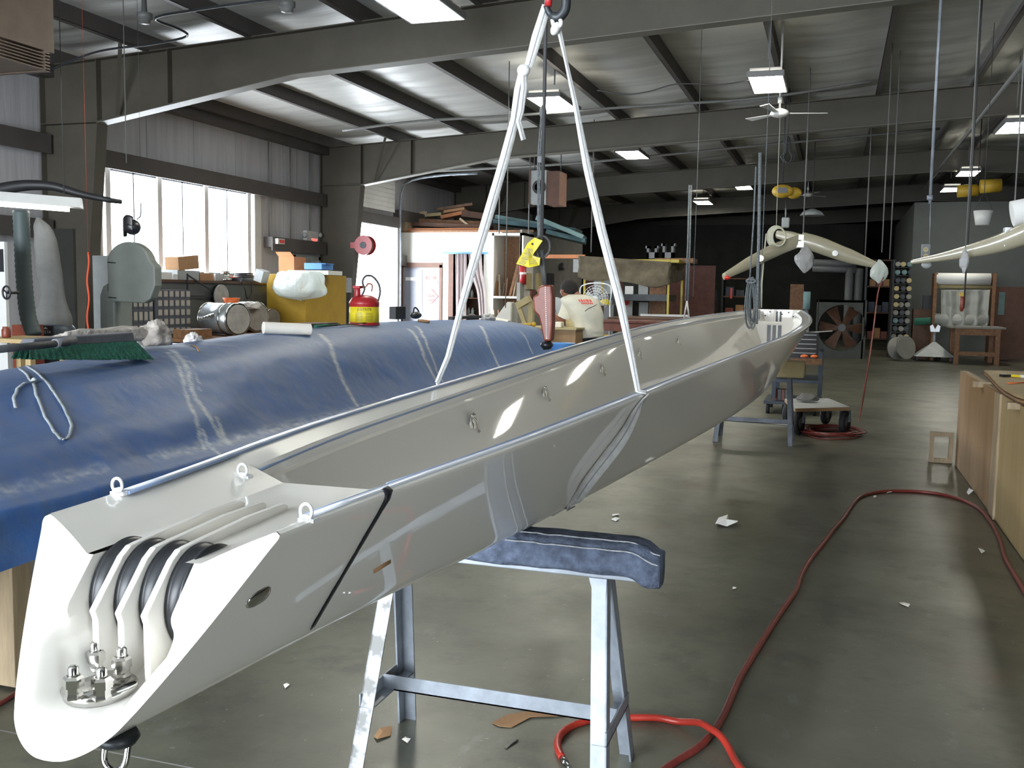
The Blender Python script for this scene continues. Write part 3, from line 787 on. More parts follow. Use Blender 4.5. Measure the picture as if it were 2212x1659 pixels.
# ------------------------------------------------------------------ sawhorses
def angle_iron(m_, p0, p1, w_=.045, th=.005, din=(1, 0, 0), din2=(0, 1, 0)):
    p0 = Vector(p0); p1 = Vector(p1); d = (p1-p0).normalized(); a = Vector(din); a = (a-d*a.dot(d)).normalized(); b = Vector(din2); b = (b-d*b.dot(d)); b = (b-a*b.dot(a)).normalized()
    for u, v in ((a, b), (b, a)):
        q = [p0, p0+u*w_, p0+u*w_+v*th, p0+v*th]; m_.prism(q, p1-p0)
    return m_
ZP = ZK(2.9)
def sawhorse(label, yc, xl, xr, ztop_, spread, matl, worn=None, group=None, padh=.085):
    t = thing('sawhorse', label, 'sawhorse', ((xl+xr)/2, yc, 0), 0, group)
    zt = ztop_-padh
    b = MB().box((xl-.12, yc-.05, zt), (xr+.12, yc+.05, zt+.045)); b.build('top_beam', matl, t, bevel=.003)
    for x, sx in ((xl, 1), (xr, -1)):
        for sy in (-1, 1):
            m_ = MB(); xo = -.05*sx
            angle_iron(m_, (x+xo, yc+sy*spread, 0), (x, yc+sy*.045, zt+.01), .048, .006, (sx, 0, 0), (0, -sy, 0))
            m_.build('leg', (worn if (worn and x == xl and sy == -1) else matl), t)
        zc = .19; f = zc/zt
        yy = spread*(1-f)+.045*f; xx = x-.05*sx*(1-f)
        m_ = MB(); angle_iron(m_, (xx, yc-yy, zc), (xx, yc+yy, zc), .045, .005, (sx, 0, 0), (0, 0, 1)); m_.build('side_brace', matl, t)
        m_ = MB(); m_.prism([Vector((x, yc-.052, zt)), Vector((x-.055*(-sx), yc-.052, zt)), Vector((x-.01*(-sx), yc-.075, zt-.125)), Vector((x, yc-.075, zt-.125))], (0, .005, 0)); m_.build('gusset', matl, t)
    m_ = MB(); angle_iron(m_, (xl-.03, yc, .19), (xr+.03, yc, .19), .05, .005, (0, 1, 0), (0, 0, 1)); m_.build('stretcher', matl, t)
    return t
sawhorse('galvanised steel sawhorse with denim pad under the near part of the white boom', 2.84, -1.335, -.61, ZP, .21, 'galv', 'galv_worn', padh=.118)
def pad(label, yc, x0, x1, zt, matl, edge, h=.05, droop=.03):
    t = thing('sawhorse_pad', label, 'pad', ((x0+x1)/2, yc, zt-.085))
    m_ = MB()
    def f(u, v):
        x = x0+(x1-x0)*v; a = 2*pi*u
        e = 1-.3*(sst(.94, 1, v)+sst(.06, 0, v))
        cy = .075*(1 if cos(a) > 0 else -1)*abs(cos(a))**.5*e; cz = h/2*(1 if sin(a) > 0 else -1)*abs(sin(a))**.55*e*(1+.35*sst(.9, 1, v))
        nn = .004*noise.noise(Vector((x*11, cos(a)*2, sin(a)*2)))
        return Vector((x, yc+cy+nn, zt-h/2+cz+nn*1.2-droop*sst(.9, 1.0, v)))
    m_.grid(f, 28, 60, True, True)
    n_ = 28; m_.v[:]
    for k0 in (0, 59): m_.f.append(tuple(k0*n_+i for i in range(n_))); m_.sm.append(True)
    m_.build('padding', matl, t)
    for yy, zz_ in ((-.060, -.012), (-.045, -.003)):
        pts = []
        for i in range(50):
            v = i/49; x = x0+(x1-x0)*v; pts.append(Vector((x, yc+(-.078 if yy < -.05 else -.045), zt-(.021 if yy < -.05 else .000)+.003*noise.noise(Vector((x*30, yy*9, 1)))-droop*sst(.9, 1.0, v))))
        MB().tube(pts, .0022, 5).build('frayed_edge', edge, t)
    return t
pad('blue-grey denim pad with frayed edges on top of the nearest sawhorse', 2.84, -1.38, -.455, ZP-.0005, 'denim', 'denim_frayed', h=.108)
YF2 = 10.45
sawhorse('steel sawhorse carrying the far end of the white boom', YF2, -1.10, -.40, ZK(YF2)-.02, .25, 'galv_dark')
pd = MB().box((-1.2, YF2-.12, ZK(YF2)-.17), (-.27, YF2+.12, ZK(YF2)-.002)); single('carpet_block', pd, 'fibreboard', 'pale carpeted block on the far sawhorse under the boom end', 'block', bevel=.02)
sawhorse('mostly hidden steel sawhorse under the middle of the white boom', 6.5, -1.05, -.58, ZK(6.5)-.0, .22, 'galv_dark') if False else None
# ------------------------------------------------------------------ tarp-covered mould left of the boom
def tarp_prof(Y):
    zr = spl(Y, [0.5, 2.0, 3.76, 4.8, 5.6, 7.5, 9.0, 10.3, 11.3], [.98, 1.05, 1.116, 1.169, 1.20, 1.236, 1.225, 1.20, 1.13])
    return [(-4.45, .62), (-4.40, .78), (-4.25, .98), (-4.0, zr-.07), (-3.8, zr-.015), (-3.6, zr), (-3.42, zr-.02), (-3.26, zr-.065), (-3.12, zr-.17), (-2.98, .87), (-2.86, .755), (-2.80, .725), (-2.755, .70), (-2.735, .60), (-2.71, .505)]
NT = 130
_tt = [0]
for a_, b_ in zip(tarp_prof(5), tarp_prof(5)[1:]): _tt.append(_tt[-1]+sqrt((a_[0]-b_[0])**2+(a_[1]-b_[1])**2))
_tt = [t/_tt[-1] for t in _tt]
def tarp_pt(Y, t):
    pr = tarp_prof(Y); x = spl(t, _tt, [p[0] for p in pr]); z = spl(t, _tt, [p[1] for p in pr])
    e = sst(10.4, 11.3, Y); x = x + (-3.6-x)*.25*e
    w1 = noise.noise(Vector((Y*1.5, t*5, 1.3)))*.013 + noise.noise(Vector((Y*4.6, t*13, 5)))*.007
    w2 = .009*abs(noise.noise(Vector((Y*3.1, t*9, 7.7)))) + .005*abs(noise.noise(Vector((Y*10, t*24, 2.2))))
    if t > .9: w1 += .012*sin(Y*9+2*noise.noise(Vector((Y, 0, 0))))*(t-.9)*10
    nx, nz = (.85, .5) if t > .5 else (-.6, .7)
    if .42 < t < .62: nx, nz = .2, .9; w1 *= .6
    z_e = -.012*sin(Y*3.7)*sst(.96, 1, t) + .02*noise.noise(Vector((Y*1.5, 0, 2)))*sst(.96, 1, t)
    return Vector((x+nx*(w1-w2), Y, z+nz*(w1-w2)*.7+z_e))
def tarp_hit(px, py):
    d = ray(px, py); prev = None
    for i in range(1500):
        p = O+d*(1.5+i*.008)
        if not (.5 < p.y < 11.2): continue
        pr = tarp_prof(p.y)
        # top surface height at p.x
        if p.x > -2.71 or p.x < -4.45: continue
        xs_ = [q[0] for q in pr]; zs_ = [q[1] for q in pr]
        z = interp(p.x, xs_, zs_)
        if p.z <= z:
            t = interp(p.x, xs_, _tt) if p.x < -2.80 else interp(-p.z, [-q[1] for q in pr[10:]], _tt[10:])
            return p.y, t, p
    return None
streaks = []
for pl_, wd_ in (([(362, 762), (400, 850), (447, 968)], .012), ([(372, 757), (415, 850), (455, 905), (492, 958)], .017), ([(398, 770), (432, 845)], .004), ([(470, 905), (497, 958)], .015), ([(440, 930), (478, 985)], .012),
                 ([(692, 722), (720, 775), (745, 835), (768, 875)], .02), ([(884, 712), (915, 770), (945, 826)], .022), ([(898, 705), (925, 752), (955, 822)], .016), ([(1038, 706), (1055, 745), (1082, 795)], .022), ([(1125, 718), (1150, 762)], .02)):
    hs = [tarp_hit(*q) for q in pl_]; hs = [h for h in hs if h]
    if len(hs) > 1: streaks.append(([(h[0], h[1]) for h in hs], wd_))
nY, = (900,)
tm = MB(); dust = []
Ys_ = [.6+10.6*j/(nY-1) for j in range(nY)]
TS = [i/(NT-1) for i in range(NT)]
LEN = 2.5
for j, Y in enumerate(Ys_):
    for t in TS:
        tm.v.append(tarp_pt(Y, t)); dv = 0.0
        for pl_, wd_ in streaks:
            y0 = min(p[0] for p in pl_)-.1; y1 = max(p[0] for p in pl_)+.1
            if y0 < Y < y1:
                for (ya, ta), (yb_, tb) in zip(pl_, pl_[1:]):
                    ax_, ay_ = ya, ta*LEN; bx_, by_ = yb_, tb*LEN; dx, dy = bx_-ax_, by_-ay_
                    u = max(0, min(1, ((Y-ax_)*dx+(t*LEN-ay_)*dy)/(dx*dx+dy*dy+1e-9)))
                    dd = sqrt((Y-ax_-u*dx)**2+(t*LEN-ay_-u*dy)**2) + .006*noise.noise(Vector((Y*25, t*60, 2)))
                    dv = max(dv, 1-sst(wd_*.6, wd_*1.35, dd))
        zt = t
        if .84 < t < .90:   # scuffed longitudinal crease
            dv = max(dv, (1-abs(t-.868)/.022)*(.9 if noise.noise(Vector((Y*1.6, 3.3, 0))) > -.12 else 0) * (.5+.9*noise.noise(Vector((Y*14, t*120, 0)))))
        dust.append(max(0, min(1, dv)))
for j in range(nY-1):
    for i in range(NT-1): tm.f.append((j*NT+i, j*NT+i+1, (j+1)*NT+i+1, (j+1)*NT+i)); tm.sm.append(True)
# end closing flap
base = len(tm.v); 
for i in range(NT): p = tm.v[(nY-1)*NT+i]; tm.v.append(Vector((p.x, p.y+.04, min(p.z, .55)))); dust.append(0)
for i in range(NT-1): a = (nY-1)*NT+i; tm.f.append((a, a+1, base+i+1, base+i)); tm.sm.append(True)
tarp_t = thing('tarp_covered_mould', 'long mould under a dusty blue tarpaulin left of the white boom', 'covered mould', (-3.6, 5.5, 0))
m = bpy.data.materials.new('tarpaulin'); m.use_nodes = True; N = m.node_tree.nodes; L = m.node_tree.links; b = N['Principled BSDF']
tc = N.new('ShaderNodeTexCoord'); n1 = N.new('ShaderNodeTexNoise'); n1.inputs['Scale'].default_value = 9; n1.inputs['Detail'].default_value = 9; n1.inputs['Roughness'].default_value = .72; L.new(tc.outputs['Object'], n1.inputs['Vector'])
cr = N.new('ShaderNodeValToRGB'); L.new(n1.outputs['Fac'], cr.inputs[0]); e = cr.color_ramp.elements; e[0].position = .38; e[0].color = (.040, .125, .36, 1); e[1].position = .74; e[1].color = (.085, .15, .29, 1)
sx = N.new('ShaderNodeSeparateXYZ'); L.new(tc.outputs['Object'], sx.inputs[0])
# dust settles on upward faces and along the far part
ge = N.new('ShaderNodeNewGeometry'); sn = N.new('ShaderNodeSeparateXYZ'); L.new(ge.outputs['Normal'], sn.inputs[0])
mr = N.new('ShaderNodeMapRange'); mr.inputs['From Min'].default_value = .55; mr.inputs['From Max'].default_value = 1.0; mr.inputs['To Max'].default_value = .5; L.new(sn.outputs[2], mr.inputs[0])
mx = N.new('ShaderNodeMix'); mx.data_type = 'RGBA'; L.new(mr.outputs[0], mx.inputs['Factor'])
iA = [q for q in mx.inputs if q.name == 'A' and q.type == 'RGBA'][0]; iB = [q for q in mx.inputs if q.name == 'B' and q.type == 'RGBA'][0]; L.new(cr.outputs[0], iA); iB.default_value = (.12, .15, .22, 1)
at = N.new('ShaderNodeAttribute'); at.attribute_name = 'dust'
n3 = N.new('ShaderNodeTexNoise'); n3.inputs['Scale'].default_value = 32; n3.inputs['Detail'].default_value = 5; L.new(tc.outputs['Object'], n3.inputs['Vector'])
mu = N.new('ShaderNodeMath'); mu.operation = 'MULTIPLY_ADD'; L.new(n3.outputs['Fac'], mu.inputs[0]); mu.inputs[1].default_value = 1.6; mu.inputs[2].default_value = -.25; mu.use_clamp = True
mu2 = N.new('ShaderNodeMath'); mu2.operation = 'MULTIPLY'; L.new(at.outputs['Fac'], mu2.inputs[0]); L.new(mu.outputs[0], mu2.inputs[1])
mx2 = N.new('ShaderNodeMix'); mx2.data_type = 'RGBA'; L.new(mu2.outputs[0], mx2.inputs['Factor'])
iA2 = [q for q in mx2.inputs if q.name == 'A' and q.type == 'RGBA'][0]; iB2 = [q for q in mx2.inputs if q.name == 'B' and q.type == 'RGBA'][0]
L.new([q for q in mx.outputs if q.type == 'RGBA'][0], iA2); iB2.default_value = (.58, .60, .60, 1)
L.new([q for q in mx2.outputs if q.type == 'RGBA'][0], b.inputs['Base Color']); b.inputs['Roughness'].default_value = .55
bp = N.new('ShaderNodeBump'); bp.inputs['Strength'].default_value = .45; bp.inputs['Distance'].default_value = .012
n4 = N.new('ShaderNodeTexNoise'); n4.inputs['Scale'].default_value = 11; n4.inputs['Detail'].default_value = 8; n4.inputs['Distortion'].default_value = .2; L.new(tc.outputs['Object'], n4.inputs['Vector']); L.new(n4.outputs['Fac'], bp.inputs['Height']); L.new(bp.outputs[0], b.inputs['Normal'])
M['tarpaulin'] = m
to = tm.build('tarpaulin', 'tarpaulin', tarp_t, merge=False)
at_ = to.data.attributes.new('dust', 'FLOAT', 'POINT'); at_.data.foreach_set('value', dust)
MB().box((-4.38, .8, .50), (-2.78, 11.0, .60)).build('table_top', 'plywood', tarp_t)
for y in (2.80, 5.6, 8.6, 10.9): 
    for x in (-2.87, -4.25): MB().box((x-.045, y-.045, 0.012), (x+.045, y+.045, .52)).build('leg', 'pine', tarp_t, bevel=.004)
    MB().box((-4.2, y-.02, .16), (-2.9, y+.02, .25)).build('leg_brace', 'pine', tarp_t)
single('wooden_pallet_board', MB().box((-3.9, 2.3, .015), (-3.25, 2.34, .42)), 'wood', 'reddish wooden board standing on edge under the tarp-covered mould', 'board') 
def th(px, py): h = tarp_hit(px, py); return h[2] if h else PX(px, py, -3.6)
def thn(px, py, up=.0): p = th(px, py).copy(); p.z += up; return p
# webbing strap with loose loop lying on the tarp
t_ = thing('cargo_strap', 'grey webbing strap hanging in a loop over the blue tarp, at the left edge', 'strap', thn(60, 830))
def lay(pts, n_=6, off=.006): 
    out = []
    for a_, b_ in zip(pts, pts[1:]):
        for i in range(n_):
            q = (a_[0]+(b_[0]-a_[0])*i/n_, a_[1]+(b_[1]-a_[1])*i/n_); h = tarp_hit(*q)
            if h:
                p = tarp_pt(h[0], h[1]); out.append(p+Vector((.8, 0, .5))*off)
    return out
MB().ribbon(lay([(0, 772), (30, 785), (58, 812), (70, 832), (78, 860), (95, 900), (115, 935), (128, 950), (140, 952), (150, 942), (151, 920), (140, 890), (115, 850), (85, 812), (60, 793), (25, 775), (2, 768)]), .014, Vector((.3, 1, .1)), .003).build('loop', 'webbing_grey', t_)
MB().ribbon(lay([(70, 828), (50, 832), (33, 845), (28, 862), (32, 890)], 6, .012), .014, Vector((.3, 1, .1)), .003).build('loose_end', 'webbing_grey', t_)
MB().ell(lay([(70, 826), (71, 827)], 1, .012)[0], (.012, .014, .014), 10, 8).build('knot', 'webbing_grey', t_)
# push broom lying on the tarp
bt = thing('push_broom', 'push broom with green bristles and grey head lying on the blue tarp', 'broom', thn(210, 775))
Lp, Rp = th(70, 765), th(305, 775); Lp = Vector((Lp.x-.02, Lp.y-.1, Lp.z)); 
hy = Vector((Rp.x-Lp.x, Rp.y-Lp.y, Rp.z-Lp.z))
y0b = 4.0
def bq(px, py, yy=0): return PX(px, py, -3.40+yy)
a0, a1 = bq(62, 752), bq(292, 738); b0, b1 = bq(75, 732), bq(288, 718)
dk = Vector((-.07, 0, 0))
MB().prism([a0, a1, b1, b0], dk).build('head', 'broom_grey', bt, bevel=.006)
br = MB()
def brf(u, v):
    top = a0.lerp(a1, u)+Vector((.004, 0, .004)); bot = bq(50, 776).lerp(bq(322, 776), u); bot.z = max(bot.z, 0); p = top.lerp(bot, v); p.x += .012*v*sin(u*140)*.2+.03*v; p.z += .006*noise.noise(Vector((u*60, 0, 0)))*v
    return p
br.grid(brf, 160, 8); 
def brb(u, v):
    p = brf(u, v); p.x -= .07+.03*v; return p
br.grid(brb, 160, 8)
br.grid(lambda u, v: brf(1, v).lerp(brb(1, v), u), 6, 8); br.grid(lambda u, v: brf(u, 1).lerp(brb(u, 1), v), 60, 3)
br.build('bristles', 'bristle', bt)
hn = MB(); p1 = bq(148, 740, .05); p0 = bq(-60, 760, .05); hn.cyl(p0, p1, .017, .016, n=16); hn.build('handle', 'broom_handle', bt)
MB().cyl(bq(118, 742, .05), bq(160, 735, .02), .021, .02).build('socket', 'broom_grey', bt)
# crumpled rag heap behind the broom
def crumple(name, c, r, matl, label, cat, seed=0, n=26, amp=.35, group=None):
    m_ = MB(); c = Vector(c)
    def f(u, v):
        t = 2*pi*u; p = pi*v-pi/2
        d = Vector((cos(p)*cos(t), cos(p)*sin(t), sin(p)))
        k_ = 1+amp*noise.noise(d*1.9+Vector((seed, 0, 0)))+amp*.6*abs(noise.noise(d*4.2+Vector((seed, 3, 0))))
        q = Vector((d.x*r[0]*k_, d.y*r[1]*k_, max(-r[2]*.55, d.z*r[2]*k_))); return c+q
    m_.grid(f, n*2, n, True, True); return single(name, m_, matl, label, cat, group)
pr_ = PX(340, 742, -3.62); crumple('drop_cloth', PX(250, 728, -3.66)+Vector((0, 0, .0)), (.06, .42, .05), 'rag', 'paint-stained beige drop cloth bunched behind the broom head', 'cloth', 2)
crumple('drop_cloth', PX(335, 728, -3.62), (.07, .10, .085), 'rag', 'crumpled paint-stained cloth end standing up right of the broom head', 'cloth', 5)
crumple('rag', thn(418, 737), (.05, .058, .05), 'rag_white', 'small crumpled white rag on the blue tarp right of the broom', 'rag', 9)
MB_ = MB().ribbon(lay([(412, 745), (424, 752), (429, 763)], 5, .006), .012, Vector((.3, 1, .1)), .002); single('tape_scrap', MB_, 'cardboard', 'short tan strip of tape on the tarp below the white rag', 'tape')
# paper rolls
def roll(pa, pb, r, label, core=.35):
    t = thing('paper_roll', label, 'paper roll', Vector(pa).lerp(Vector(pb), .5)-Vector((0, 0, r)))
    ax_ = Vector(pb)-Vector(pa); l = ax_.length
    MB().lathe([(r*core, 0), (r, 0), (r, l), (r*core, l), (r*core, l*.3)], pa, ax_, n=40, smooth=False).build('paper', 'paper', t)
    MB().lathe([(r*core*.98, .004), (r*core*.98, l-.004), (r*core*.75, l-.004), (r*core*.75, .004)], pa, ax_, n=20).build('core', 'cardboard', t)
    return t
qa, qb = th(568, 712), th(676, 716)
pa = PX(569, 708, -3.63); pb = PX(670, 712, -3.42)
r_ = roll(pa, pb, .040, 'thick white paper roll lying on the tarp left of the red safety can')
MB().grid(lambda u, v: pb+Vector((.01-.1*0, -.02-.10*v, 0))*1+Vector((.0+.0*u, .045*v+.0, -.038+.012*v*v))+Vector((.10*(u-1)*.9, .0, 0)), 8, 8).build('loose_sheet', 'paper', r_)
pa = PX(1060, 693, -3.62); pb = PX(1100, 700, -3.40)
roll(PX(1063, 694, -3.70), PX(1100, 702, -3.45), .052, 'white paper roll with dark core near the far end of the blue tarp')
# red safety can
cc = PX(787, 704, -3.60); cz = tarp_pt(cc.y, .43).z-.004; base = Vector((cc.x, cc.y, cz))
ct = thing('safety_can', 'red metal safety can with yellow label standing on the blue tarp', 'fuel can', base)
R0 = .122
MB().lathe([(R0*.96, 0), (R0, .006), (R0, .018), (R0*.98, .022), (R0*.98, .165), (R0*1.0, .170), (R0*1.0, .185), (R0*.80, .222), (R0*.42, .242), (0, .246)], base, n=40).build('body', 'red_paint', ct)
MB().lathe([(R0*.985, .026), (R0*.985, .150)], base, n=48).build('label_band', 'yellow_bright', ct)
lt = MB()
cdir = Vector((O.x-base.x, O.y-base.y, 0)).normalized(); rdir = Vector((-cdir.y, cdir.x, 0))
vs_, fs_ = text_mesh('JUSTRITE', .030, .0004)
def wrap(v, z0): a_ = v.x/R0; return base + (cdir*cos(a_) + rdir*sin(a_))*(R0*.992+v.z) + Vector((0, 0, z0+v.y))
lt.add([wrap(v, .128) for v in vs_], fs_)
for i in range(6):
    for a0_, a1_ in ((-.075, -.012), (.012, .075)):
        n_ = 6; 
        for k_ in range(n_):
            x0_ = a0_+(a1_-a0_)*k_/n_; x1_ = a0_+(a1_-a0_)*(k_+1)/n_-.002
            z_ = .098-i*.012; lt.add([wrap(Vector((x0_, 0, 0)), z_), wrap(Vector((x1_, 0, 0)), z_), wrap(Vector((x1_, 0, 0)), z_+.004), wrap(Vector((x0_, 0, 0)), z_+.004)], [(0, 1, 2, 3)])
lt.build('label_print', 'black_plastic', ct)
MB().cyl(base-rdir*.055+Vector((0, 0, .225)), base-rdir*.055+Vector((0, 0, .30)), .028, .024).box(base-rdir*.055+Vector((-.03, -.03, .295)), base-rdir*.055+Vector((.035, .03, .318))).build('spout', 'red_paint', ct, bevel=.004)
MB().tube(curve_pts([base-rdir*.02+Vector((0, 0, .24)), base-rdir*.0+Vector((0, 0, .29)), base-rdir*.015+Vector((0, 0, .35)), base+rdir*.01+Vector((0, 0, .395)), base+rdir*.06+Vector((0, 0, .395)), base+rdir*.11+Vector((0, 0, .34)), base+rdir*.125+Vector((0, 0, .27)), base+rdir*.108+Vector((0, 0, .19))], 6), .0095, 8).build('handle', 'black_metal', ct)
MB().tube(curve_pts([base-rdir*.03+Vector((0, 0, .30)), base+rdir*.01+Vector((0, 0, .31)), base+rdir*.03+Vector((0, 0, .335)), base+rdir*.06+Vector((0, 0, .325)), base+rdir*.058+Vector((0, 0, .27))], 6), .007, 8).build('lever', 'red_dark', ct)
# small tools between roll and can, screwdriver, file, tape ring
def on_tarp(px, py, up=.0): p = PX(px, py, -3.6); p.z = spl(p.y, [0.5, 2.0, 3.76, 4.8, 5.6, 7.5, 9.0, 10.1], [.98, 1.05, 1.116, 1.169, 1.20, 1.236, 1.222, 1.195])+.006+up; return p
a = on_tarp(680, 712, .012); b = on_tarp(708, 711, .012); single('screwdriver', MB().cyl(a, b, .011).cyl(b, on_tarp(735, 711, .012), .004), 'bristle', 'green-handled screwdriver on the tarp between paper roll and red can', 'tool')
a = on_tarp(715, 715, .010)+Vector((.06, 0, 0)); b = on_tarp(775, 706, .010)+Vector((.06, 0, 0)); single('flat_file', MB().bar(a, b, .02, .006), 'steel_dark', 'dark flat file lying in front of the red safety can', 'tool')
a = on_tarp(680, 700, .02)+Vector((-.12, 0, 0)); b = on_tarp(745, 700, .02)+Vector((-.12, 0, 0)); single('tool_tray', MB().box((a.x-.12, a.y, a.z-.02), (a.x+.06, b.y, a.z+.008)), 'wood_dark', 'low dark tray of tools behind the paper roll and left of the red can', 'tray')
p = on_tarp(893, 698, .0)+Vector((.1, 0, -.01)); single('tape_ring', MB().lathe([(.045, 0), (.055, 0), (.055, .018), (.045, .018), (.045, 0)], p, (.1, 0, 1), n=28), 'cardboard', 'empty tan tape ring on the tarp before the grey double door', 'tape')
p = on_tarp(915, 690); single('black_box', MB().box((p.x-.35, p.y, p.z), (p.x-.28, p.y+.22, p.z+.12)), 'black_plastic', 'small black box standing on the tarp before the grey double door', 'box', bevel=.004)
p = on_tarp(950, 690)+Vector((-.25, 0, .02)); m_ = MB(); m_.ell(p+Vector((0, 0, .02)), (.05, .09, .035), 14, 8).tube(curve_pts([p+Vector((0, -.07, .02)), p+Vector((0, -.04, .09)), p+Vector((0, .03, .08)), p+Vector((0, .09, .03))], 4), .008, 6); single('power_tool', m_, 'steel_dark', 'dark hand grinder lying on the tarp right of the small black box', 'tool')
p = on_tarp(1015, 690)+Vector((-.1, 0, .008)); m_ = MB(); m_.box((p.x, p.y-.35, p.z), (p.x+.05, p.y+.5, p.z+.03)).ell(p+Vector((.0, .3, .02)), (.04, .12, .03)); single('caulking_gun', m_, 'black_metal', 'long black caulking gun on the tarp beside the grey plastic bag', 'tool')
crumple('plastic_bag', on_tarp(1045, 695, .02)+Vector((.05, 0, 0)), (.06, .15, .05), 'plastic_bag', 'crumpled grey plastic bag on the tarp left of the small paper roll', 'bag', 13)
# ------------------------------------------------------------------ left side workshop
def PB(mb, x0, y0, x1, y1, Y, dep, **k):
    a = PY(x0, (y0+y1)/2, Y); b = PY(x1, (y0+y1)/2, Y); c = PY((x0+x1)/2, y1, Y); d_ = PY((x0+x1)/2, y0, Y)
    return mb.box((a.x, Y, c.z), (b.x, Y+dep, d_.z), **k)
def rect(x0, y0, x1, y1, Y):
    a = PY(x0, (y0+y1)/2, Y); b = PY(x1, (y0+y1)/2, Y); c = PY((x0+x1)/2, y1, Y); d_ = PY((x0+x1)/2, y0, Y)
    return a.x, b.x, c.z, d_.z
def tobj(name, label, cat, x0, y0, x1, y1, Y, dep=.1, matl='grey_mid', group=None, bevel=0.0, floor=False):
    x_0, x_1, z0, z1 = rect(x0, y0, x1, y1, Y)
    return single(name, MB().box((x_0, Y, 0 if floor else z0), (x_1, Y+dep, z1)), matl, label, cat, group, bevel=bevel)
BXf = -9.35; BT = PX(450, 606, BXf).z      # wall counter
wc = thing('wall_counter', 'tall wooden counter along the wall under the bright window', 'counter', (-9.9, 13.9, 0))
MB().box((-10.25, 11.25, BT-.04), (BXf, 16.5, BT)).build('counter_top', 'wood_dark', wc)
MB().box((-9.45, 11.3, .75), (-9.40, 16.45, BT-.04)).build('back_panel', 'wall_grey', wc)
MB().box((-9.4, 11.3, 0), (-9.35, 16.45, .75)).box((-10.2, 11.3, 0), (-9.4, 11.34, BT-.04)).build('cabinet', 'wood_dark', wc)
BZ = .82
wb = thing('workbench', 'lower wooden workbench in front of the window counter, holding drums and bins', 'workbench', (-8.9, 13.4, 0))
MB().box((-9.35, 11.1, BZ-.05), (-8.1, 14.5, BZ)).build('bench_top', 'wood', wb)
for y in (11.2, 12.8, 14.4):
    for x in (-9.28, -8.2): MB().box((x-.05, y-.05, 0), (x+.05, y+.05, BZ-.05)).build('leg', 'wood_dark', wb)
MB().box((-9.3, 11.15, .35), (-8.15, 14.4, .39)).build('shelf', 'wood_dark', wb)
# small parts drawer cabinet
def bins(px0, py0, px1, py1, X_, cols, rows, label):
    a = PX(px0, (py0+py1)/2, X_); b = PX(px1, (py0+py1)/2, X_); z1 = PX((px0+px1)/2, py0, X_).z; z0 = BZ+.001
    t = thing('parts_drawer_cabinet', label, 'drawer cabinet', (X_-.12, (a.y+b.y)/2, z0))
    MB().box((X_-.3, a.y, z0), (X_, b.y, z1)).build('cabinet_body', 'bin_grey', t)
    w_ = (b.y-a.y)/cols; h_ = (z1-z0)/rows
    for r in range(rows):
        for c in range(cols):
            y = a.y+w_*c; z = z0+h_*r
            d_ = MB().box((X_, y+.012, z+.014), (X_+.012, y+w_-.012, z+h_-.014)).build('drawer', 'bin_grey', t)
            MB().box((X_+.012, y+w_*.2, z+h_*.25), (X_+.015, y+w_*.82, z+h_*.86)).build('drawer_label', 'bin_label', d_)
    return t
bins(338, 626, 411, 700, -8.95, 6, 5, 'dark cabinet of small labelled parts drawers under the window')
bins(262, 640, 330, 690, -8.97, 6, 3, 'darker parts drawer rack behind the bandsaw')
# items on the counter
def onc(px0, px1, py0, X_=-9.7, dep=.3, **k):
    a = PX(px0, 603, X_); b = PX(px1, 603, X_); z1 = PX((px0+px1)/2, py0, X_).z
    return a.y, b.y, max(z1, BT+.03)
def citem(name, label, cat, px0, px1, py0, matl, z0=None, X_=-9.6, dep=.3, bevel=.004):
    y0, y1, z1 = onc(px0, px1, py0, X_); return single(name, MB().box((X_-dep, y0, (z0 or BT)), (X_, y1, z1)), matl, label, cat, bevel=bevel)
citem('storage_tray', 'pale grey plastic tray on the window counter under the tilted cardboard box', 'tray', 384, 432, 584, 'grey_light')
zt1 = PX(408, 583, -9.6).z
m_ = MB().box((-9.85, PX(386, 600, -9.6).y, zt1+.004), (-9.6, PX(392+38, 600, -9.6).y, PX(405, 553, -9.6).z), rot=Matrix.Rotation(.10, 3, 'X'))
single('cardboard_box', m_, 'cardboard', 'cardboard box tilted on top of the grey tray by the window', 'box')
citem('small_carton', 'small tan carton on the window counter right of the grey tray', 'box', 430, 462, 590, 'cardboard')
citem('red_toolbox', 'small red case on the window counter', 'case', 486, 512, 598, 'red_plastic')
for i, (x0, x1, y0, l) in enumerate(((345, 372, 588, 'white wrapped packet at the left end of the window counter'), (374, 384, 592, 'short white tub beside the grey tray'), (466, 484, 592, 'light grey tin left of the red case'))):
    citem('packet', l, 'packet', x0, x1, y0, 'paper_white' if i != 2 else 'grey_light')
def winch(px, py, s_, label, matl='stainless'):
    p = PX(px, py, -9.5); t = single('deck_winch', MB().lathe([(s_*.9, 0), (s_, .02), (s_*.95, .05), (s_*.62, .07), (s_*.55, .12), (s_*.75, .15), (s_*.7, .17), (0, .175)], (p.x-.15, p.y, BT+.055 if False else BT), n=24), matl, label, 'winch'); return t
winch(502, 590, .13, 'chrome winch drum on the window counter behind the red case')
p = PX(548, 590, -9.5); m_ = MB()
for i in range(5): m_.tube([p+Vector((-.2+cos(t)*(.16-.004*i), sin(t)*(.17-.004*i), (BT-p.z)+.02+.03*i)) for t in [2*pi*j/24 for j in range(24)]], .014, 6, True)
single('hose_coil', m_, 'black_plastic', 'coil of black hose at the right end of the window counter', 'hose')
m_ = MB().box((-9.6, PX(520, 600, -9.4).y, BT), (-9.37, PX(580, 600, -9.4).y, BT+.06)); single('dark_tray', m_, 'steel_dark', 'long dark tray on the counter edge under the black hose coil', 'tray')
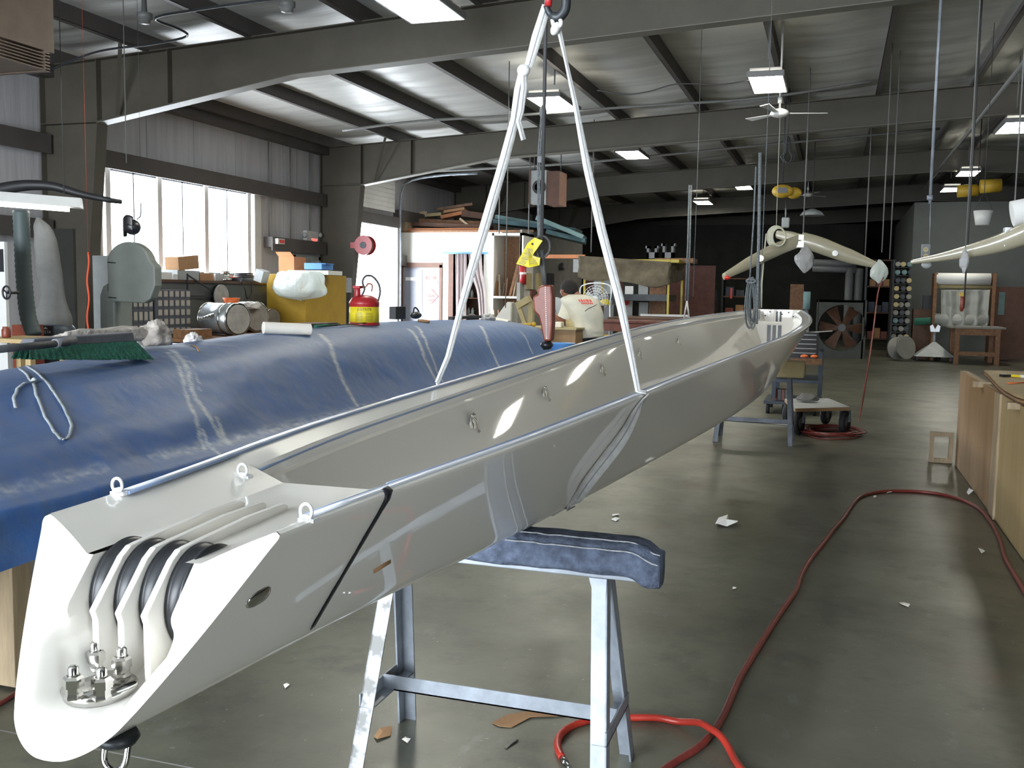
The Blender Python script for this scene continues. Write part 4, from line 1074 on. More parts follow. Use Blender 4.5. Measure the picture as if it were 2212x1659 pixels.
m_ = MB().tube(curve_pts([(-9.36, PX(522, 600, -9.35).y, BT+.02), (-9.30, PX(523, 600, -9.35).y, BT-.12), (-9.30, PX(528, 620, -9.35).y, BT-.28), (-9.30, PX(538, 625, -9.35).y, BT-.2), (-9.32, PX(541, 610, -9.35).y, BT+.02)], 6), .012, 6); single('belt_loop', m_, 'black_plastic', 'black belt hanging in a loop from the window counter', 'belt')
# spool holder: disc on a bracket
p = PX(474, 640, -9.3)
t = thing('spool_holder', 'pale round spool on a triangular wall bracket below the window counter', 'spool', p)
MB().cyl(p+Vector((.02, 0, 0)), p+Vector((.05, 0, 0)), .185, n=36).build('disc', 'drum_board', t)
MB().cyl(p+Vector((-.05, .05, 0)), p+Vector((.02, .05, 0)), .19, n=36).build('back_disc', 'steel_dark', t)
MB().bar(p+Vector((0, 0, 0)), p+Vector((-.04, -.75, .0)), .02, .02).bar(p+Vector((0, -.02, .02)), p+Vector((-.04, -.75, .32)), .02, .02).bar(p+Vector((-.04, -.75, -.05)), p+Vector((-.04, -.75, .34)), .02, .02).build('bracket', 'steel_dark', t)
# drums lying on the bench
def drum(px, py, rpx, X_, lpx, label, white=False):
    c = PX(px, py, X_); r = (PX(px, py-rpx, X_)-c).length; c.z = BZ+r+.014
    t = thing('fibre_drum', label, 'drum', c-Vector((0, 0, r)))
    q = c+Vector((-.0, 0, 0)); b = q+Vector((-.60, .16, 0)); ax_ = (b-q).normalized()
    MB().cyl(q, q+ax_*.62, r, n=40).build('shell', 'drum_metal', t)
    MB().cyl(q-ax_*.004, q+ax_*.01, r*.93, n=40).build('lid', 'drum_board', t)
    for h in (0, .16, .6): MB().lathe([(r, 0), (r+.012, .004), (r+.012, .02), (r, .024)], q+ax_*h, ax_, n=40).build('hoop', 'stainless', t)
    return t
drum(515, 692, 34, -8.2, 0, 'large silver drum lying on its side with tan end, left of three')
drum(556, 694, 32, -8.6, 0, 'silver drum lying on its side with a white cloth on top, middle of three')
drum(590, 690, 22, -9.0, 0, 'smallest drum on its side behind the white paper roll')
crumple('rag', PX(545, 662, -8.6), (.12, .14, .07), 'rag_white', 'white cloth heaped on the middle drum', 'rag', 21)
p = PX(500, 668, -8.5); single('cone_hopper', MB().lathe([(.05, 0), (.13, .17), (.12, .17), (.04, .0)], p, n=24), 'orange', 'white and orange cone standing on the left silver drum', 'cone')
m_ = MB()
for i in range(5): a_ = PX(430+i*6, 690-i*2, -8.5); m_.tube([a_, a_+Vector((-.1, .55, .1))], .012, 6)
single('metal_rods', m_, 'stainless', 'bundle of shiny metal rods on the bench left of the silver drum', 'rods')
a_ = PX(445, 700, -8.3); single('wood_box', MB().box((a_.x-.2, a_.y-.45, BZ+.001), (a_.x+.08, a_.y+.02, BZ+.12)), 'wood', 'low brown wooden box on the bench edge left of the drums', 'box')
# bandsaw
bsY = 7.9
x0, x1, z0, z1 = rect(232, 522, 334, 652, bsY)
bs = thing('bandsaw', 'large grey-green bandsaw with rounded wheel guard before the window', 'bandsaw', ((x0+x1)/2, bsY+.15, 0))
pl_ = []
for t in range(0, 181, 12): pl_.append(((x0+x1)/2-.035+(x1-x0)*.46*cos(radians(180-t)), z1-.20*1.0+.22*sin(radians(t))-.02))
prof = [(x0, z0+.02)] + [(x0+.0, z0+.25)] + pl_[1:-1] + [(x1, z1-.24), (x1, z0+.16), (x1-.06, z0+.03), (x1-.14, z0-.01), (x0+.02, z0)]
MB().prism([Vector((x, bsY, z)) for x, z in prof], (0, .11, 0)).build('wheel_guard', 'grey_machine', bs, bevel=.015)
MB().cyl((x0+.01, bsY-.006, z1-.20), (x0+.10, bsY-.006, z1-.205), .006, n=8).cyl((x0+.01, bsY-.006, z0+.04), (x0+.10, bsY-.006, z0+.035), .006, n=8).build('hinge', 'steel_dark', bs)
cx0, cx1, cz0, cz1 = rect(224, 612, 241, 710, bsY)
MB().box((cx0, bsY+.02, .0), (cx1+.02, bsY+.28, z0+.1)).build('column', 'grey_machine', bs, bevel=.02)
MB().prism([Vector((cx0-.09, bsY+.04, .35)), Vector((cx0+.01, bsY+.04, .35)), Vector((cx0+.01, bsY+.04, cz1)), Vector((cx0-.04, bsY+.04, cz1-.03)), Vector((cx0-.08, bsY+.04, cz1-.12))], (0, .2, 0)).build('blade_cover', 'grey_machine', bs, bevel=.01)
MB().box((cx0-.1, bsY-.15, .88), (x1, bsY+.45, .94)).build('table', 'grey_light', bs)
MB().box((cx0-.12, bsY-.02, 0), (x1+.02, bsY+.32, .5)).build('base', 'grey_machine', bs, bevel=.01)
# welding helmet hanging in front of the window
hp_ = PY(286, 486, 7.6); t = thing('welding_helmet', 'dark face shield hanging in front of the bright window above the bandsaw', 'helmet', hp_)
m_ = MB(); 
def hf(u, v): a_ = -2.0+2.6*u; return hp_+Vector((sin(a_)*.09, -cos(a_)*.09*.7, .06-.14*v+.03*cos(a_*2)))
m_.grid(hf, 16, 8).ell(hp_+Vector((.0, 0, -.02)), (.075, .07, .07), 14, 10); m_.build('shield', 'black_plastic', t, solid=.006)
MB().tube(curve_pts([hp_+Vector((.05, 0, .05)), hp_+Vector((.09, 0, .08)), hp_+Vector((.10, 0, .2))], 5), .006, 6).tube([hp_+Vector((.10, 0, .2)), Vector((hp_.x+.1, hp_.y, zceil(hp_.x)))], .002, 4).build('headband', 'steel_dark', t)
# fluorescent bench lamp, left edge
a_ = PY(-80, 434, 6.4); b_ = PY(150, 452, 6.9)
t = thing('fluorescent_lamp', 'lit fluorescent tube lamp with white reflector at the left edge', 'lamp', a_.lerp(b_, .5))
MB().cyl(a_, b_, .022, n=12).build('tube', 'tube_glow', t)
up_ = Vector((0, 0, 1)); m_ = MB(); d_ = Vector((.06, -.09, 0))
e0, e1 = a_-(b_-a_)*.0, b_+(b_-a_)*.12
m_.prism([e0+d_+up_*.015, e0-d_+up_*.015, e0-d_*.4+up_*.10, e0+d_*.4+up_*.10], e1-e0); m_.build('reflector', 'white_trim', t)
for q in (e0.lerp(e1, .15), e0.lerp(e1, .85)): MB().tube([q+up_*.1, Vector((q.x, q.y, zceil(q.x)))], .004, 6).build('hanger', 'cable', t)
# ribbed duct arm above the lamp
m_ = MB(); pts = curve_pts([PY(-60, 425, 7.4), PY(40, 402, 7.5), PY(110, 402, 7.6), PY(170, 418, 7.7), PY(235, 432, 7.8), PY(262, 436, 7.9)], 8)
m_.tube(pts, [.07-.0012*i for i in range(len(pts))], 14); o_ = m_.build('tmp', 'black_metal'); o_.name = 'extraction_arm'; tag(o_, 'dark extraction arm reaching over the fluorescent lamp to the window', 'duct')
m_ = MB(); pts = curve_pts([PY(45, 455, 6.6), PY(48, 520, 6.6), PY(52, 600, 6.6), PY(60, 680, 6.6), PY(74, 725, 6.6)], 12)
m_.tube(pts, [.062+.005*(i % 2) for i in range(len(pts))], 16); t_o = m_.build('tmp', 'hose_teal'); t_o.name = 'flexible_hose'; tag(t_o, 'thick dark teal ribbed hose standing upright behind the broom', 'hose')
# dust collector with cloth bag
dY = 7.2; t = thing('dust_collector', 'dust collector with tall sagging grey cloth bag above a black base', 'dust collector', PY(110, 700, dY)*1 if False else Vector((PY(110, 700, dY).x, dY, 0)))
c0_ = PY(105, 600, dY)
def bag(u, v):
    a_ = 2*pi*u; px_ = spl(v, [0, .12, .3, .6, .85, 1], [112, 112, 112, 104, 96, 82]); hw = spl(v, [0, .08, .15, .3, .6, .9, 1], [52, 50, 42, 32, 32, 24, 4]); py_ = 705+(470-705)*v
    c = PY(px_, py_, dY); r = hw/2110*7.9
    k_ = 1+.10*noise.noise(Vector((cos(a_)*1.6, sin(a_)*1.6, v*5)))+.05*sin(a_*3+v*4)
    return c+Vector((cos(a_)*r*k_, sin(a_)*r*.7*k_, .012*noise.noise(Vector((cos(a_)*2, sin(a_)*2, v*3)))))
MB().grid(bag, 40, 40, True, True).build('dust_bag', 'cloth_grey', t)
b0_ = PY(112, 705, dY); MB().lathe([(.20, 0), (.20, b0_.z-.02), (.17, b0_.z+.02)], (b0_.x, dY, 0), n=32).build('drum_base', 'blue_steel', t)
lb = PY(102, 712, dY-.21); MB().box((lb.x-.085, dY-.215, lb.z-.05), (lb.x+.065, dY-.20, lb.z+.035)).build('name_plate', 'black_plastic', t)
put_text(MB(), 'DELTA', .038, (lb.x-.01, dY-.217, lb.z-.022)).build('name_letters', 'white_trim', t)
MB().prism([Vector((lb.x-.035, dY-.217, lb.z+.006)), Vector((lb.x+.012, dY-.217, lb.z+.006)), Vector((lb.x-.012, dY-.217, lb.z+.026))], (0, .001, 0)).build('name_mark', 'white_trim', t)
# leaning dark sheet, machine with handwheel, small things far left
x0, x1, z0, z1 = rect(118, 494, 160, 700, 9.2)
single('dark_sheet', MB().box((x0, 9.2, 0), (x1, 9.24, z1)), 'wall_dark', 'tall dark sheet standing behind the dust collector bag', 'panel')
x0, x1, z0, z1 = rect(-40, 522, 11, 660, 6.2)
t = thing('milling_machine', 'cream machine with black handwheel cut by the left edge', 'machine', ((x0+x1)/2, 6.2, 0))
MB().box((x0, 6.2, 0), (x1, 6.23, z1)).build('machine_body', 'white_trim', t)
c = PY(14, 632, 6.08); m_ = MB(); m_.tube([c+Vector((cos(a_)*.038, 0, sin(a_)*.05)) for a_ in [2*pi*i/24 for i in range(24)]], .008, 8, True)
for a_ in (.5, 2.6, 4.7): m_.cyl(c, c+Vector((cos(a_)*.036, 0, sin(a_)*.048)), .006, n=6)
m_.cyl(c, c+Vector((0, .12, 0)), .012); m_.build('handwheel', 'black_plastic', t)
MB().box((x1-.06, 6.19, PY(5, 560, 6.2).z-.10), (x1-.01, 6.2, PY(5, 560, 6.2).z+.08)).build('slot', 'black_plastic', t)
m_ = MB(); pts = [PY(190+2*sin(i*.7), 545+i*9, 8.3) for i in range(20)]; m_.tube(pts, .010, 6); m_.tube([Vector((pts[0].x, 8.3, zceil(-8))), pts[0]], .0015, 4); single('air_line', m_, 'orange_cord', 'orange-red coiled air line hanging left of the bandsaw', 'cord')
tobj('grey_cabinet', 'grey cabinet under the window left of the bandsaw', 'cabinet', 200, 552, 232, 604, 10.6, .4, 'grey_light', floor=True)
tobj('red_machine_box', 'dark red toolbox at the left edge behind the tarp', 'toolbox', 26, 702, 56, 722, 6.7, .2, 'red_dark', floor=True)
x0, x1, z0, z1 = rect(-60, 722, 58, 740, 5.9); single('side_table', MB().box((x0, 5.9, z0), (x1, 6.4, z0+.03)).box((x0+.02, 6.3, 0), (x0+.07, 6.35, z0)).box((x1-.07, 6.3, 0), (x1-.02, 6.35, z0)).box((x1-.07, 5.95, 0), (x1-.02, 6.0, z0)), 'plywood_pale', 'pale wooden side table behind the broom at the left edge', 'table')
xx = PY(2, 708, 6.0); single('glass_jar', MB().lathe([(.03, 0), (.034, .01), (.034, .06), (.025, .075), (.027, .085)], (xx.x, 6.05, z0+.031), n=20), 'red_dark', 'small brown jar on the side table at the left edge', 'jar')
single('bench_stool', MB().box((PY(205, 700, 8).x, 8.4, .45), (PY(330, 700, 8).x, 8.9, 1.12)), 'grey_light', 'grey machine cabinet with pale top behind the broom', 'cabinet') if False else None
# big brown crate hanging at top left
x0, x1, z0, z1 = rect(-140, -60, 116, 122, 6.0); x1 = PY(116, 60, 6.6).x
t = thing('unit_heater', 'large tan box-shaped heater hanging at the top left corner', 'heater', ((x0+x1)/2, 6.2, z0))
MB().box((x0, 6.0, z0+.16), (x1, 6.6, z1)).build('casing', 'heater_tan', t)
m_ = MB()
for i in range(6): m_.box((x0, 6.0+.05, z0+.005+.025*i), (x1, 6.55, z0+.014+.025*i))
m_.box((x0, 6.5, z0), (x1, 6.55, z0+.16)).build('louvre', 'heater_tan', t)
for x in (x0+.2, x1-.05): MB().cyl((x, 6.3, z1), (x, 6.3, zceil(x)), .01, n=6).build('hanger', 'cable', t)
# yellow cabinet with bag, tray and carton
yY = 14.6
xa = PY(576, 650, yY).x; xb = PY(660, 650, yY).x; zt_ = PY(618, 592, yY).z
yc_ = thing('safety_cabinet', 'yellow metal safety cabinet right of the window', 'cabinet', ((xa+xb)/2, yY+.5, 0))
y2 = yY+1.45
MB().box((xa, yY, 0), (xb, y2, zt_)).build('cabinet_body', 'yellow_cab', yc_, bevel=.006)
MB().box((xb, yY+.03, .1), (xb+.008, y2-.03, zt_-.05)).build('door', 'yellow_cab', yc_)
bc = PY(648, 615, yY-.1); m_ = MB()
def bagf(u, v):
    a_ = 2*pi*u; r = spl(v, [0, .08, .3, .6, .9, 1], [.03, .30, .45, .46, .38, .30]); c = PY(648-3*v, 648-62*v, yY-.16)
    k_ = 1+.16*noise.noise(Vector((cos(a_)*2.3, sin(a_)*2.3, v*2.5)))+.05*sin(a_*5)
    return c+Vector((cos(a_)*r*k_*1.05, sin(a_)*r*.34*k_, .03*noise.noise(Vector((a_, v*4, 0)))))
m_.grid(bagf, 44, 24, True, True); o_ = m_.build('tmp', 'clear_bag'); o_.name = 'plastic_bag'; tag(o_, 'translucent white plastic bag hanging over the front of the yellow cabinet', 'bag')
a0_, a1_, z0, z1 = rect(602, 548, 635, 590, yY+.4); m_ = MB().box((a0_, yY+.4, zt_), (a1_, yY+.8, z1-.05)); m_.prism([Vector((a0_-.05, yY+.38, z1+.03)), Vector((a0_, yY+.4, z1-.05)), Vector((a1_, yY+.4, z1-.05)), Vector((a1_-.06, yY+.38, z1+.03))], (0, -.004, 0)); single('open_carton', m_, 'cardboard_orange', 'open cardboard carton standing on the yellow cabinet', 'box')
a0_, a1_, z0, z1 = rect(657, 568, 695, 582, yY+.3); single('blue_tray', MB().box((a0_, yY+.3, z0), (a1_, yY+.7, z1)).box((a1_, yY+.3, z1-.02), (a1_+.08, yY+.6, z1-.005)), 'blue_plastic', 'bright blue plastic tray on the yellow cabinet above the plastic bag', 'tray', bevel=.01)
a0_, a1_, z0, z1 = rect(618, 576, 655, 590, yY+.2); single('white_pad', MB().box((a0_, yY+.25, zt_), (a1_+.45, yY+.75, z0+.05)), 'paper_white', 'white packet on the yellow cabinet under the blue tray', 'packet')
a_ = PY(566, 585, yY-.2); single('folded_bag', MB().box((a_.x-.08, yY-.3, BT), (a_.x+.07, yY-.1, BT+.2), rot=Matrix.Rotation(.3, 3, 'Y')), 'grey_light', 'pale folded bag leaning at the counter end beside the yellow cabinet', 'bag')
# exit sign with emergency heads, alarm box
def onw(px, py): return PX(px, py, WX+.02)
p = onw(669, 515); t = thing('exit_sign', 'white exit sign with red letter panel and two lamp heads above the grey door', 'exit sign', p)
a_, b_ = onw(657, 498), onw(682, 532); MB().box((WX, a_.y, b_.z), (WX+.08, b_.y, a_.z)).build('sign_body', 'white_trim', t)
a_, b_ = onw(667, 515), onw(680, 531); MB().box((WX+.08, a_.y, b_.z), (WX+.085, b_.y, a_.z)).build('sign_face', 'white_trim', t)
put_text(MB(), 'EXIT', (a_.z-b_.z)*.62, (WX+.09, (a_.y+b_.y)/2, (a_.z+b_.z)/2), x=(0, 1, 0), y=(0, 0, 1), depth=.004).build('letters', 'exit_glow', t)
MB().box((WX+.082, a_.y, b_.z), (WX+.086, b_.y, b_.z+.03)).box((WX+.082, a_.y, a_.z-.03), (WX+.086, b_.y, a_.z)).build('red_band', 'exit_glow', t)
for px_ in (653, 686): q = onw(px_, 508); MB().ell(q+Vector((.06, 0, 0)), (.05, .055, .055), 12, 8).build('lamp_head', 'grey_light', t)
p0, p1 = onw(576, 515), onw(591, 528); t = thing('fire_alarm', 'small red and white fire alarm box on the wall right of the window', 'alarm', onw(583, 522))
MB().box((WX+.2, p0.y, p1.z), (WX+.27, p1.y, p0.z)).build('alarm_box', 'white_trim', t); MB().box((WX+.27, p0.y+.05, p1.z+.02), (WX+.275, p1.y-.02, p0.z-.02)).build('red_face', 'sign_red', t)
for px_, y0, y1 in ((577, 340, 515), (624, 345, 560), (666, 345, 498), (697, 320, 590)):
    a_, b_ = onw(px_, y0), onw(px_, y1); single('wall_conduit', MB().cyl(Vector((WX+.05, a_.y, 4.3)), Vector((WX+.05, a_.y, b_.z)), .014, n=8), 'cable_grey', {577: 'vertical conduit running down to the fire alarm box', 624: 'vertical conduit between alarm box and exit sign', 666: 'vertical conduit running down to the exit sign', 697: 'vertical conduit beside the second steel column'}[px_], 'conduit', 'wall conduits')
# hose reel on second column
p = PY(789, 530, 18.3); t = thing('hose_reel', 'red hose reel on the second steel column against the bright doorway', 'hose reel', p)
m_ = MB(); m_.cyl(p+Vector((0, -.10, 0)), p+Vector((0, -.07, 0)), .20, n=36).cyl(p+Vector((0, .07, 0)), p+Vector((0, .10, 0)), .20, n=36); m_.build('reel_disc', 'red_paint', t)
MB().cyl(p+Vector((0, -.11, 0)), p+Vector((0, .07, 0)), .07, n=24).build('hub', 'steel_dark', t); MB().lathe([(.16, -.07), (.18, -.03), (.18, .03), (.16, .07)], p, (0, 1, 0), n=32).build('wound_hose', 'red_dark', t)
MB().box((PY(768, 530, 18.3).x-.1, 18.26, p.z-.06), (p.x, 18.34, p.z+.06)).build('bracket', 'red_paint', t)
tobj('switch_box', 'grey switch box on the second steel column left of the red can', 'switch box', 745, 600, 756, 632, 18.42, .08, 'grey_light')

# ------------------------------------------------------------------ conduit, sensors and rod under the ceiling, top left
single('ceiling_conduit', MB().tube(curve_pts([PY(110, 150, 9.6), PY(210, 112, 9.6), PY(330, 95, 9.6), PY(395, 82, 9.6), PY(405, 74, 9.5), PY(385, 62, 9.3), PY(335, 40, 8.9), PY(420, 22, 8.8), PY(560, 2, 8.7), PY(700, -14, 8.6)], 6), .014, 8), 'steel_dark', 'bent dark conduit under the ceiling at the top left before the first frame', 'conduit')
for px_, py_, Y_, lb in ((312, 42, 9.0, 'small round ceiling sensor near the top left corner, left one'), (620, 17, 9.0, 'small round ceiling sensor at the top edge, right one')):
    p = PY(px_, py_, Y_); single('ceiling_sensor', MB().lathe([(.02, -.05), (.06, -.04), (.065, 0), (.085, .01), (.085, .06), (.03, .07), (.02, zceil(p.x)-p.z)], p, n=22), 'lamp_housing', lb, 'sensor')
single('hanging_rod', MB().tube([PY(273, 352, 9.4), Vector((PY(273, 352, 9.4).x, 9.4, zceil(-7.3)))], .006, 6), 'cable_grey', 'thin rod hanging from the ceiling before the first frame haunch', 'rod')
# ------------------------------------------------------------------ white shed room and lumber store
SY, SX1 = 22.6, -7.75
ST = PY(965, 502, SY).z
sh = thing('storage_shed', 'white-painted plywood room built against the left wall, lumber piled on its roof', 'shed', (-9, 24, 0))
d0, d1 = PY(872, 580, SY).x, PY(950, 580, SY).x; dz = PY(910, 578, SY).z
o0, o1 = PY(972, 560, SY).x, PY(1045, 560, SY).x; oz = PY(1005, 548, SY).z
m_ = MB()
for a_, b_, c_, e_ in ((WX+.02, d0, 0, ST), (d0, d1, dz, ST), (d1, o0, 0, ST), (o0, o1, oz, ST), (o1, SX1, 0, ST)): m_.box((a_, SY, c_), (b_, SY+.08, e_))
m_.build('front_wall', 'shed_white', sh)
MB().box((WX+.02, SY, ST), (-6.95, 27.4, ST+.05)).build('roof_deck', 'wood', sh)
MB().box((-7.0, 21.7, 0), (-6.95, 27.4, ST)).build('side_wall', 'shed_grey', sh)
MB().box((d0-.07, SY-.03, 0), (d0, SY, dz+.07)).box((d1, SY-.03, 0), (d1+.07, SY, dz+.07)).box((d0-.07, SY-.03, dz), (d1+.07, SY, dz+.12)).build('door_frame', 'brown_trim', sh)
MB().box((o0-.03, SY-.03, 0), (o0+.10, SY, oz)).build('door_post', 'brown_trim', sh)
MB().box((PY(957, 547, SY).x, SY-.05, oz-.01), (o1+.1, SY-.02, oz+.04)).build('curtain_rail', 'blue_plastic', sh)
# inner shelf dark behind opening
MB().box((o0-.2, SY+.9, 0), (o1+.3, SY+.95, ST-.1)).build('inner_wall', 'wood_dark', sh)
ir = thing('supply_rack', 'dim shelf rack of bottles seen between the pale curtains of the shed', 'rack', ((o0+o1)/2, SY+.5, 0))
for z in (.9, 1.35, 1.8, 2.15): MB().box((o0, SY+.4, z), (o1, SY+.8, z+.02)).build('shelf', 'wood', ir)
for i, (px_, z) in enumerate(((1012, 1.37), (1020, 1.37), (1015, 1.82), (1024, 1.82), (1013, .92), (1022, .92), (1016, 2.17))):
    x = PY(px_, 600, SY+.5).x; tag(MB().lathe([(.04, 0), (.04, .14), (.02, .17), (.02, .2)], (x, SY+.5, z), n=14).build('bottle', 'glass_jar' if i % 2 else 'grey_light'), 'small bottle on the dim shelf rack behind the shed curtains', 'bottle', 'bottles on the shed rack')
sd = thing('steel_cabinet', 'grey double-door steel cabinet with red hazard diamond in the white shed', 'cabinet', ((d0+d1)/2, SY+.02, 0))
MB().box((d0, SY+.04, 0), (d1, SY+.5, dz)).build('cabinet_body', 'door_grey', sd)
mid = PY(912, 640, SY).x
for a_, b_ in ((d0+.01, mid-.005), (mid+.005, d1-.01)): MB().box((a_, SY+.01, .1), (b_, SY+.035, dz-.05)).build('door', 'door_grey', sd)
def fl_(px0, py0, px1, py1, name, matl, par, Y=SY+.004, d=.003):
    a_, b_, c_, e_ = rect(px0, py0, px1, py1, Y); return MB().box((a_, Y-d, c_), (b_, Y, e_)).build(name, matl, par)
fl_(876, 599, 911, 606, 'paper_strip', 'paper_white', sd); fl_(900, 608, 911, 619, 'notice', 'paper_white', sd)
ns = fl_(917, 594, 945, 616, 'notice_board', 'paper_white', sd); a_, b_, c_, e_ = rect(919, 596, 943, 604, SY); MB().box((a_, SY-.004, c_), (b_, SY-.002, e_)).build('red_panel', 'sign_pink', ns)
put_text(MB(), 'NO', (e_-c_)*1.1, ((a_+b_)/2, SY-.006, (c_+e_)/2)).build('letters', 'paper_white', ns)
c = PY(932, 640, SY); r = .19
hz = MB().prism([c+Vector((r, 0, 0)), c+Vector((0, 0, r)), c+Vector((-r, 0, 0)), c+Vector((0, 0, -r))], (0, -.004, 0)).build('hazard_diamond', 'sign_pink', sd)
MB().prism([c+Vector((r*.86, -.005, 0)), c+Vector((0, -.005, r*.86)), c+Vector((-r*.86, -.005, 0)), c+Vector((0, -.005, -r*.86))], (0, -.002, 0)).build('diamond_field', 'paper_white', hz)
MB().prism([c+Vector((r*.62, -.008, -.02)), c+Vector((0, -.008, r*.6)), c+Vector((-r*.62, -.008, -.02))], (0, -.002, 0)).prism([c+Vector((r*.62, -.008, -.07)), c+Vector((0, -.008, -r*.7)), c+Vector((-r*.62, -.008, -.07))], (0, -.002, 0)).build('diamond_print', 'sign_pink', hz)
MB().cyl(c+Vector((0, -.011, .055)), c+Vector((0, -.0125, .055)), .035, n=16).build('flame_mark', 'paper_white', hz)
# curtains
def curtain(name, label, pts_top, pts_bot, yy=SY-.08):
    m_ = MB()
    def f(u, v):
        tx = pts_top[0]+(pts_top[1]-pts_top[0])*u; bx = spl(v, [0, .25, .5, 1], [tx, tx+(pts_bot[0]+(pts_bot[1]-pts_bot[0])*u-tx)*.2, tx+(pts_bot[0]+(pts_bot[1]-pts_bot[0])*u-tx)*.75, pts_bot[0]+(pts_bot[1]-pts_bot[0])*u])
        p = PY(bx, 548+170*v, yy); p.y += .05*sin(u*19+v)+.02*sin(u*41); return p
    m_.grid(f, 50, 24); return single(name, m_, 'curtain', label, 'curtain', solid=.004)
curtain('strip_curtain', 'pale pink curtain hanging left of the dim shed opening', (984, 1008), (984, 1006))
curtain('strip_curtain', 'pale pink curtain drawn aside on the right of the dim shed opening', (1012, 1040), (1036, 1052))
# lumber store (open white box) in front of the shed's right part
lx0, lx1, lz0, lz1 = rect(1062, 503, 1130, 645, 21.7)
ls = thing('lumber_bin', 'white-framed open plywood bin holding upright lumber offcuts', 'bin', ((lx0+lx1)/2, 21.9, 0))
m_ = MB().box((lx0, 21.7, 0), (lx0+.05, 22.5, lz1)).box((lx1-.08, 21.7, 0), (lx1, 22.5, lz1)).box((lx0, 21.7, lz1-.06), (lx1, 22.5, lz1)); m_.build('frame', 'shed_white', ls)
MB().box((lx0+.05, 22.45, 0), (lx1-.08, 22.5, lz1-.06)).build('back_board', 'wood', ls)
zs_ = PY(1100, 640, 21.7).z; MB().box((lx0+.05, 21.7, zs_-.05), (lx1-.08, 22.45, zs_)).build('shelf', 'shed_white', ls)
rnd = random.Random(3)
for i in range(7):
    x = lx0+.08+i*.085; h = (.35, .5, .3, .42, .9, 1.0, .85)[i]; ln = (.02, -.05, .03, 0, .22, .15, .12)[i]
    single('lumber_offcut', MB().bar((x, 21.78+.03*(i % 3), zs_), (min(x+ln, lx1-.12), 21.85+.05*(i % 2), zs_+h), .035, .06), ['wood', 'pine', 'wood_dark', 'wood'][i % 4], 'upright lumber offcut standing in the white-framed bin', 'lumber', 'offcuts in the white-framed bin')
for i in range(4):
    x = lx0+.1+i*.12; single('lumber_board', MB().bar((x+.12, 21.55, 0.01), (x-.05, 21.72, 1.1), .03, .10), ['pine', 'wood', 'wood_dark', 'wood'][i], 'board leaning below the shelf of the white-framed bin', 'lumber', 'boards leaning below the bin shelf')
m_ = MB().prism([PY(1075, 700, 20.5), PY(1102, 700, 20.5), PY(1101, 652, 20.5), PY(1096, 652, 20.5)], (0, .3, 0)); single('white_fairing', m_, 'shed_white', 'white wedge-shaped panel standing before the lumber bin', 'panel') if False else None
bx = MB(); a_, b_, c_, e_ = rect(1072, 652, 1103, 700, 20.2); bx.prism([Vector((a_, 20.2, 0)), Vector((b_, 20.2, 0)), Vector((b_, 20.2, e_)), Vector((b_-.08, 20.2, e_)), Vector((a_, 20.2, c_+.15))], (0, .25, 0)); single('white_hood', bx, 'shed_white', 'white wedge-shaped hood standing behind the tarp\'s far end', 'hood')
tobj('grey_plank', 'brown-grey plank bundle right of the white wedge hood', 'plank', 1105, 654, 1118, 700, 20.3, .3, 'shed_grey', floor=True)
m_ = MB().bar(PY(1135, 702, 20.0), PY(1120, 660, 20.0), .09, .09).bar(PY(1118, 661, 20.0), PY(1145, 645, 20.0), .2, .14).box(PY(1140, 720, 20.0), PY(1152, 650, 20.05)+Vector((0, .1, 0))); m_.box((PY(1120, 700, 20).x, 20.1, 0), (PY(1150, 700, 20).x, 20.3, .8)); single('foam_trestle', m_, 'fibreboard', 'tan padded trestle frame behind the hoist pendant', 'trestle')
# lumber heap on the shed roof
hz_ = ST+.05
def board(px0, py0, px1, py1, Y, w_, h_, matl, label, grp=None):
    a_ = PY(px0, py0, Y); b_ = PY(px1, py1, Y+.1); a_.z = max(a_.z, hz_+h_/2); b_.z = max(b_.z, hz_+h_/2)
    return single('lumber_board', MB().bar(a_, b_, w_, h_), matl, label, 'lumber', grp)
board(882, 497, 1040, 496, 22.9, .4, .06, 'cardboard_orange', 'long reddish board along the front edge of the shed roof')
board(895, 485, 1060, 492, 23.2, .5, .10, 'wood_dark', 'dark curved plank lying low on the shed roof pile')
board(900, 478, 1045, 484, 23.6, .6, .10, 'wood', 'brown plank in the middle of the shed roof pile')
board(905, 467, 955, 463, 23.8, .25, .08, 'fibreboard', 'short pale board on the left of the shed roof pile')
board(955, 470, 1010, 458, 23.8, .3, .09, 'cardboard_orange', 'orange-brown board near the top of the shed roof pile')
board(960, 458, 1005, 451, 23.9, .25, .07, 'cardboard', 'short tan board below the topmost plank of the roof pile')
board(945, 453, 1022, 441, 24.0, .16, .07, 'sawdust_wood', 'topmost round-ended plank of the shed roof pile')
board(1000, 462, 1045, 468, 23.9, .4, .16, 'wood_dark', 'dark timber block at the right of the shed roof pile')
board(993, 472, 1018, 492, 23.0, .05, .05, 'pine', 'pale slanting lath leaning on the shed roof pile')
board(905, 464, 922, 462, 23.7, .2, .14, 'pine', 'short pale timber block on the left of the roof pile')
single('wood_block', MB().box((PY(864, 490, SY+.1).x, SY+.1, hz_), (PY(880, 490, SY+.1).x, SY+.4, hz_+.27)), 'pine', 'pale end-grain block standing at the left corner of the shed roof', 'block')
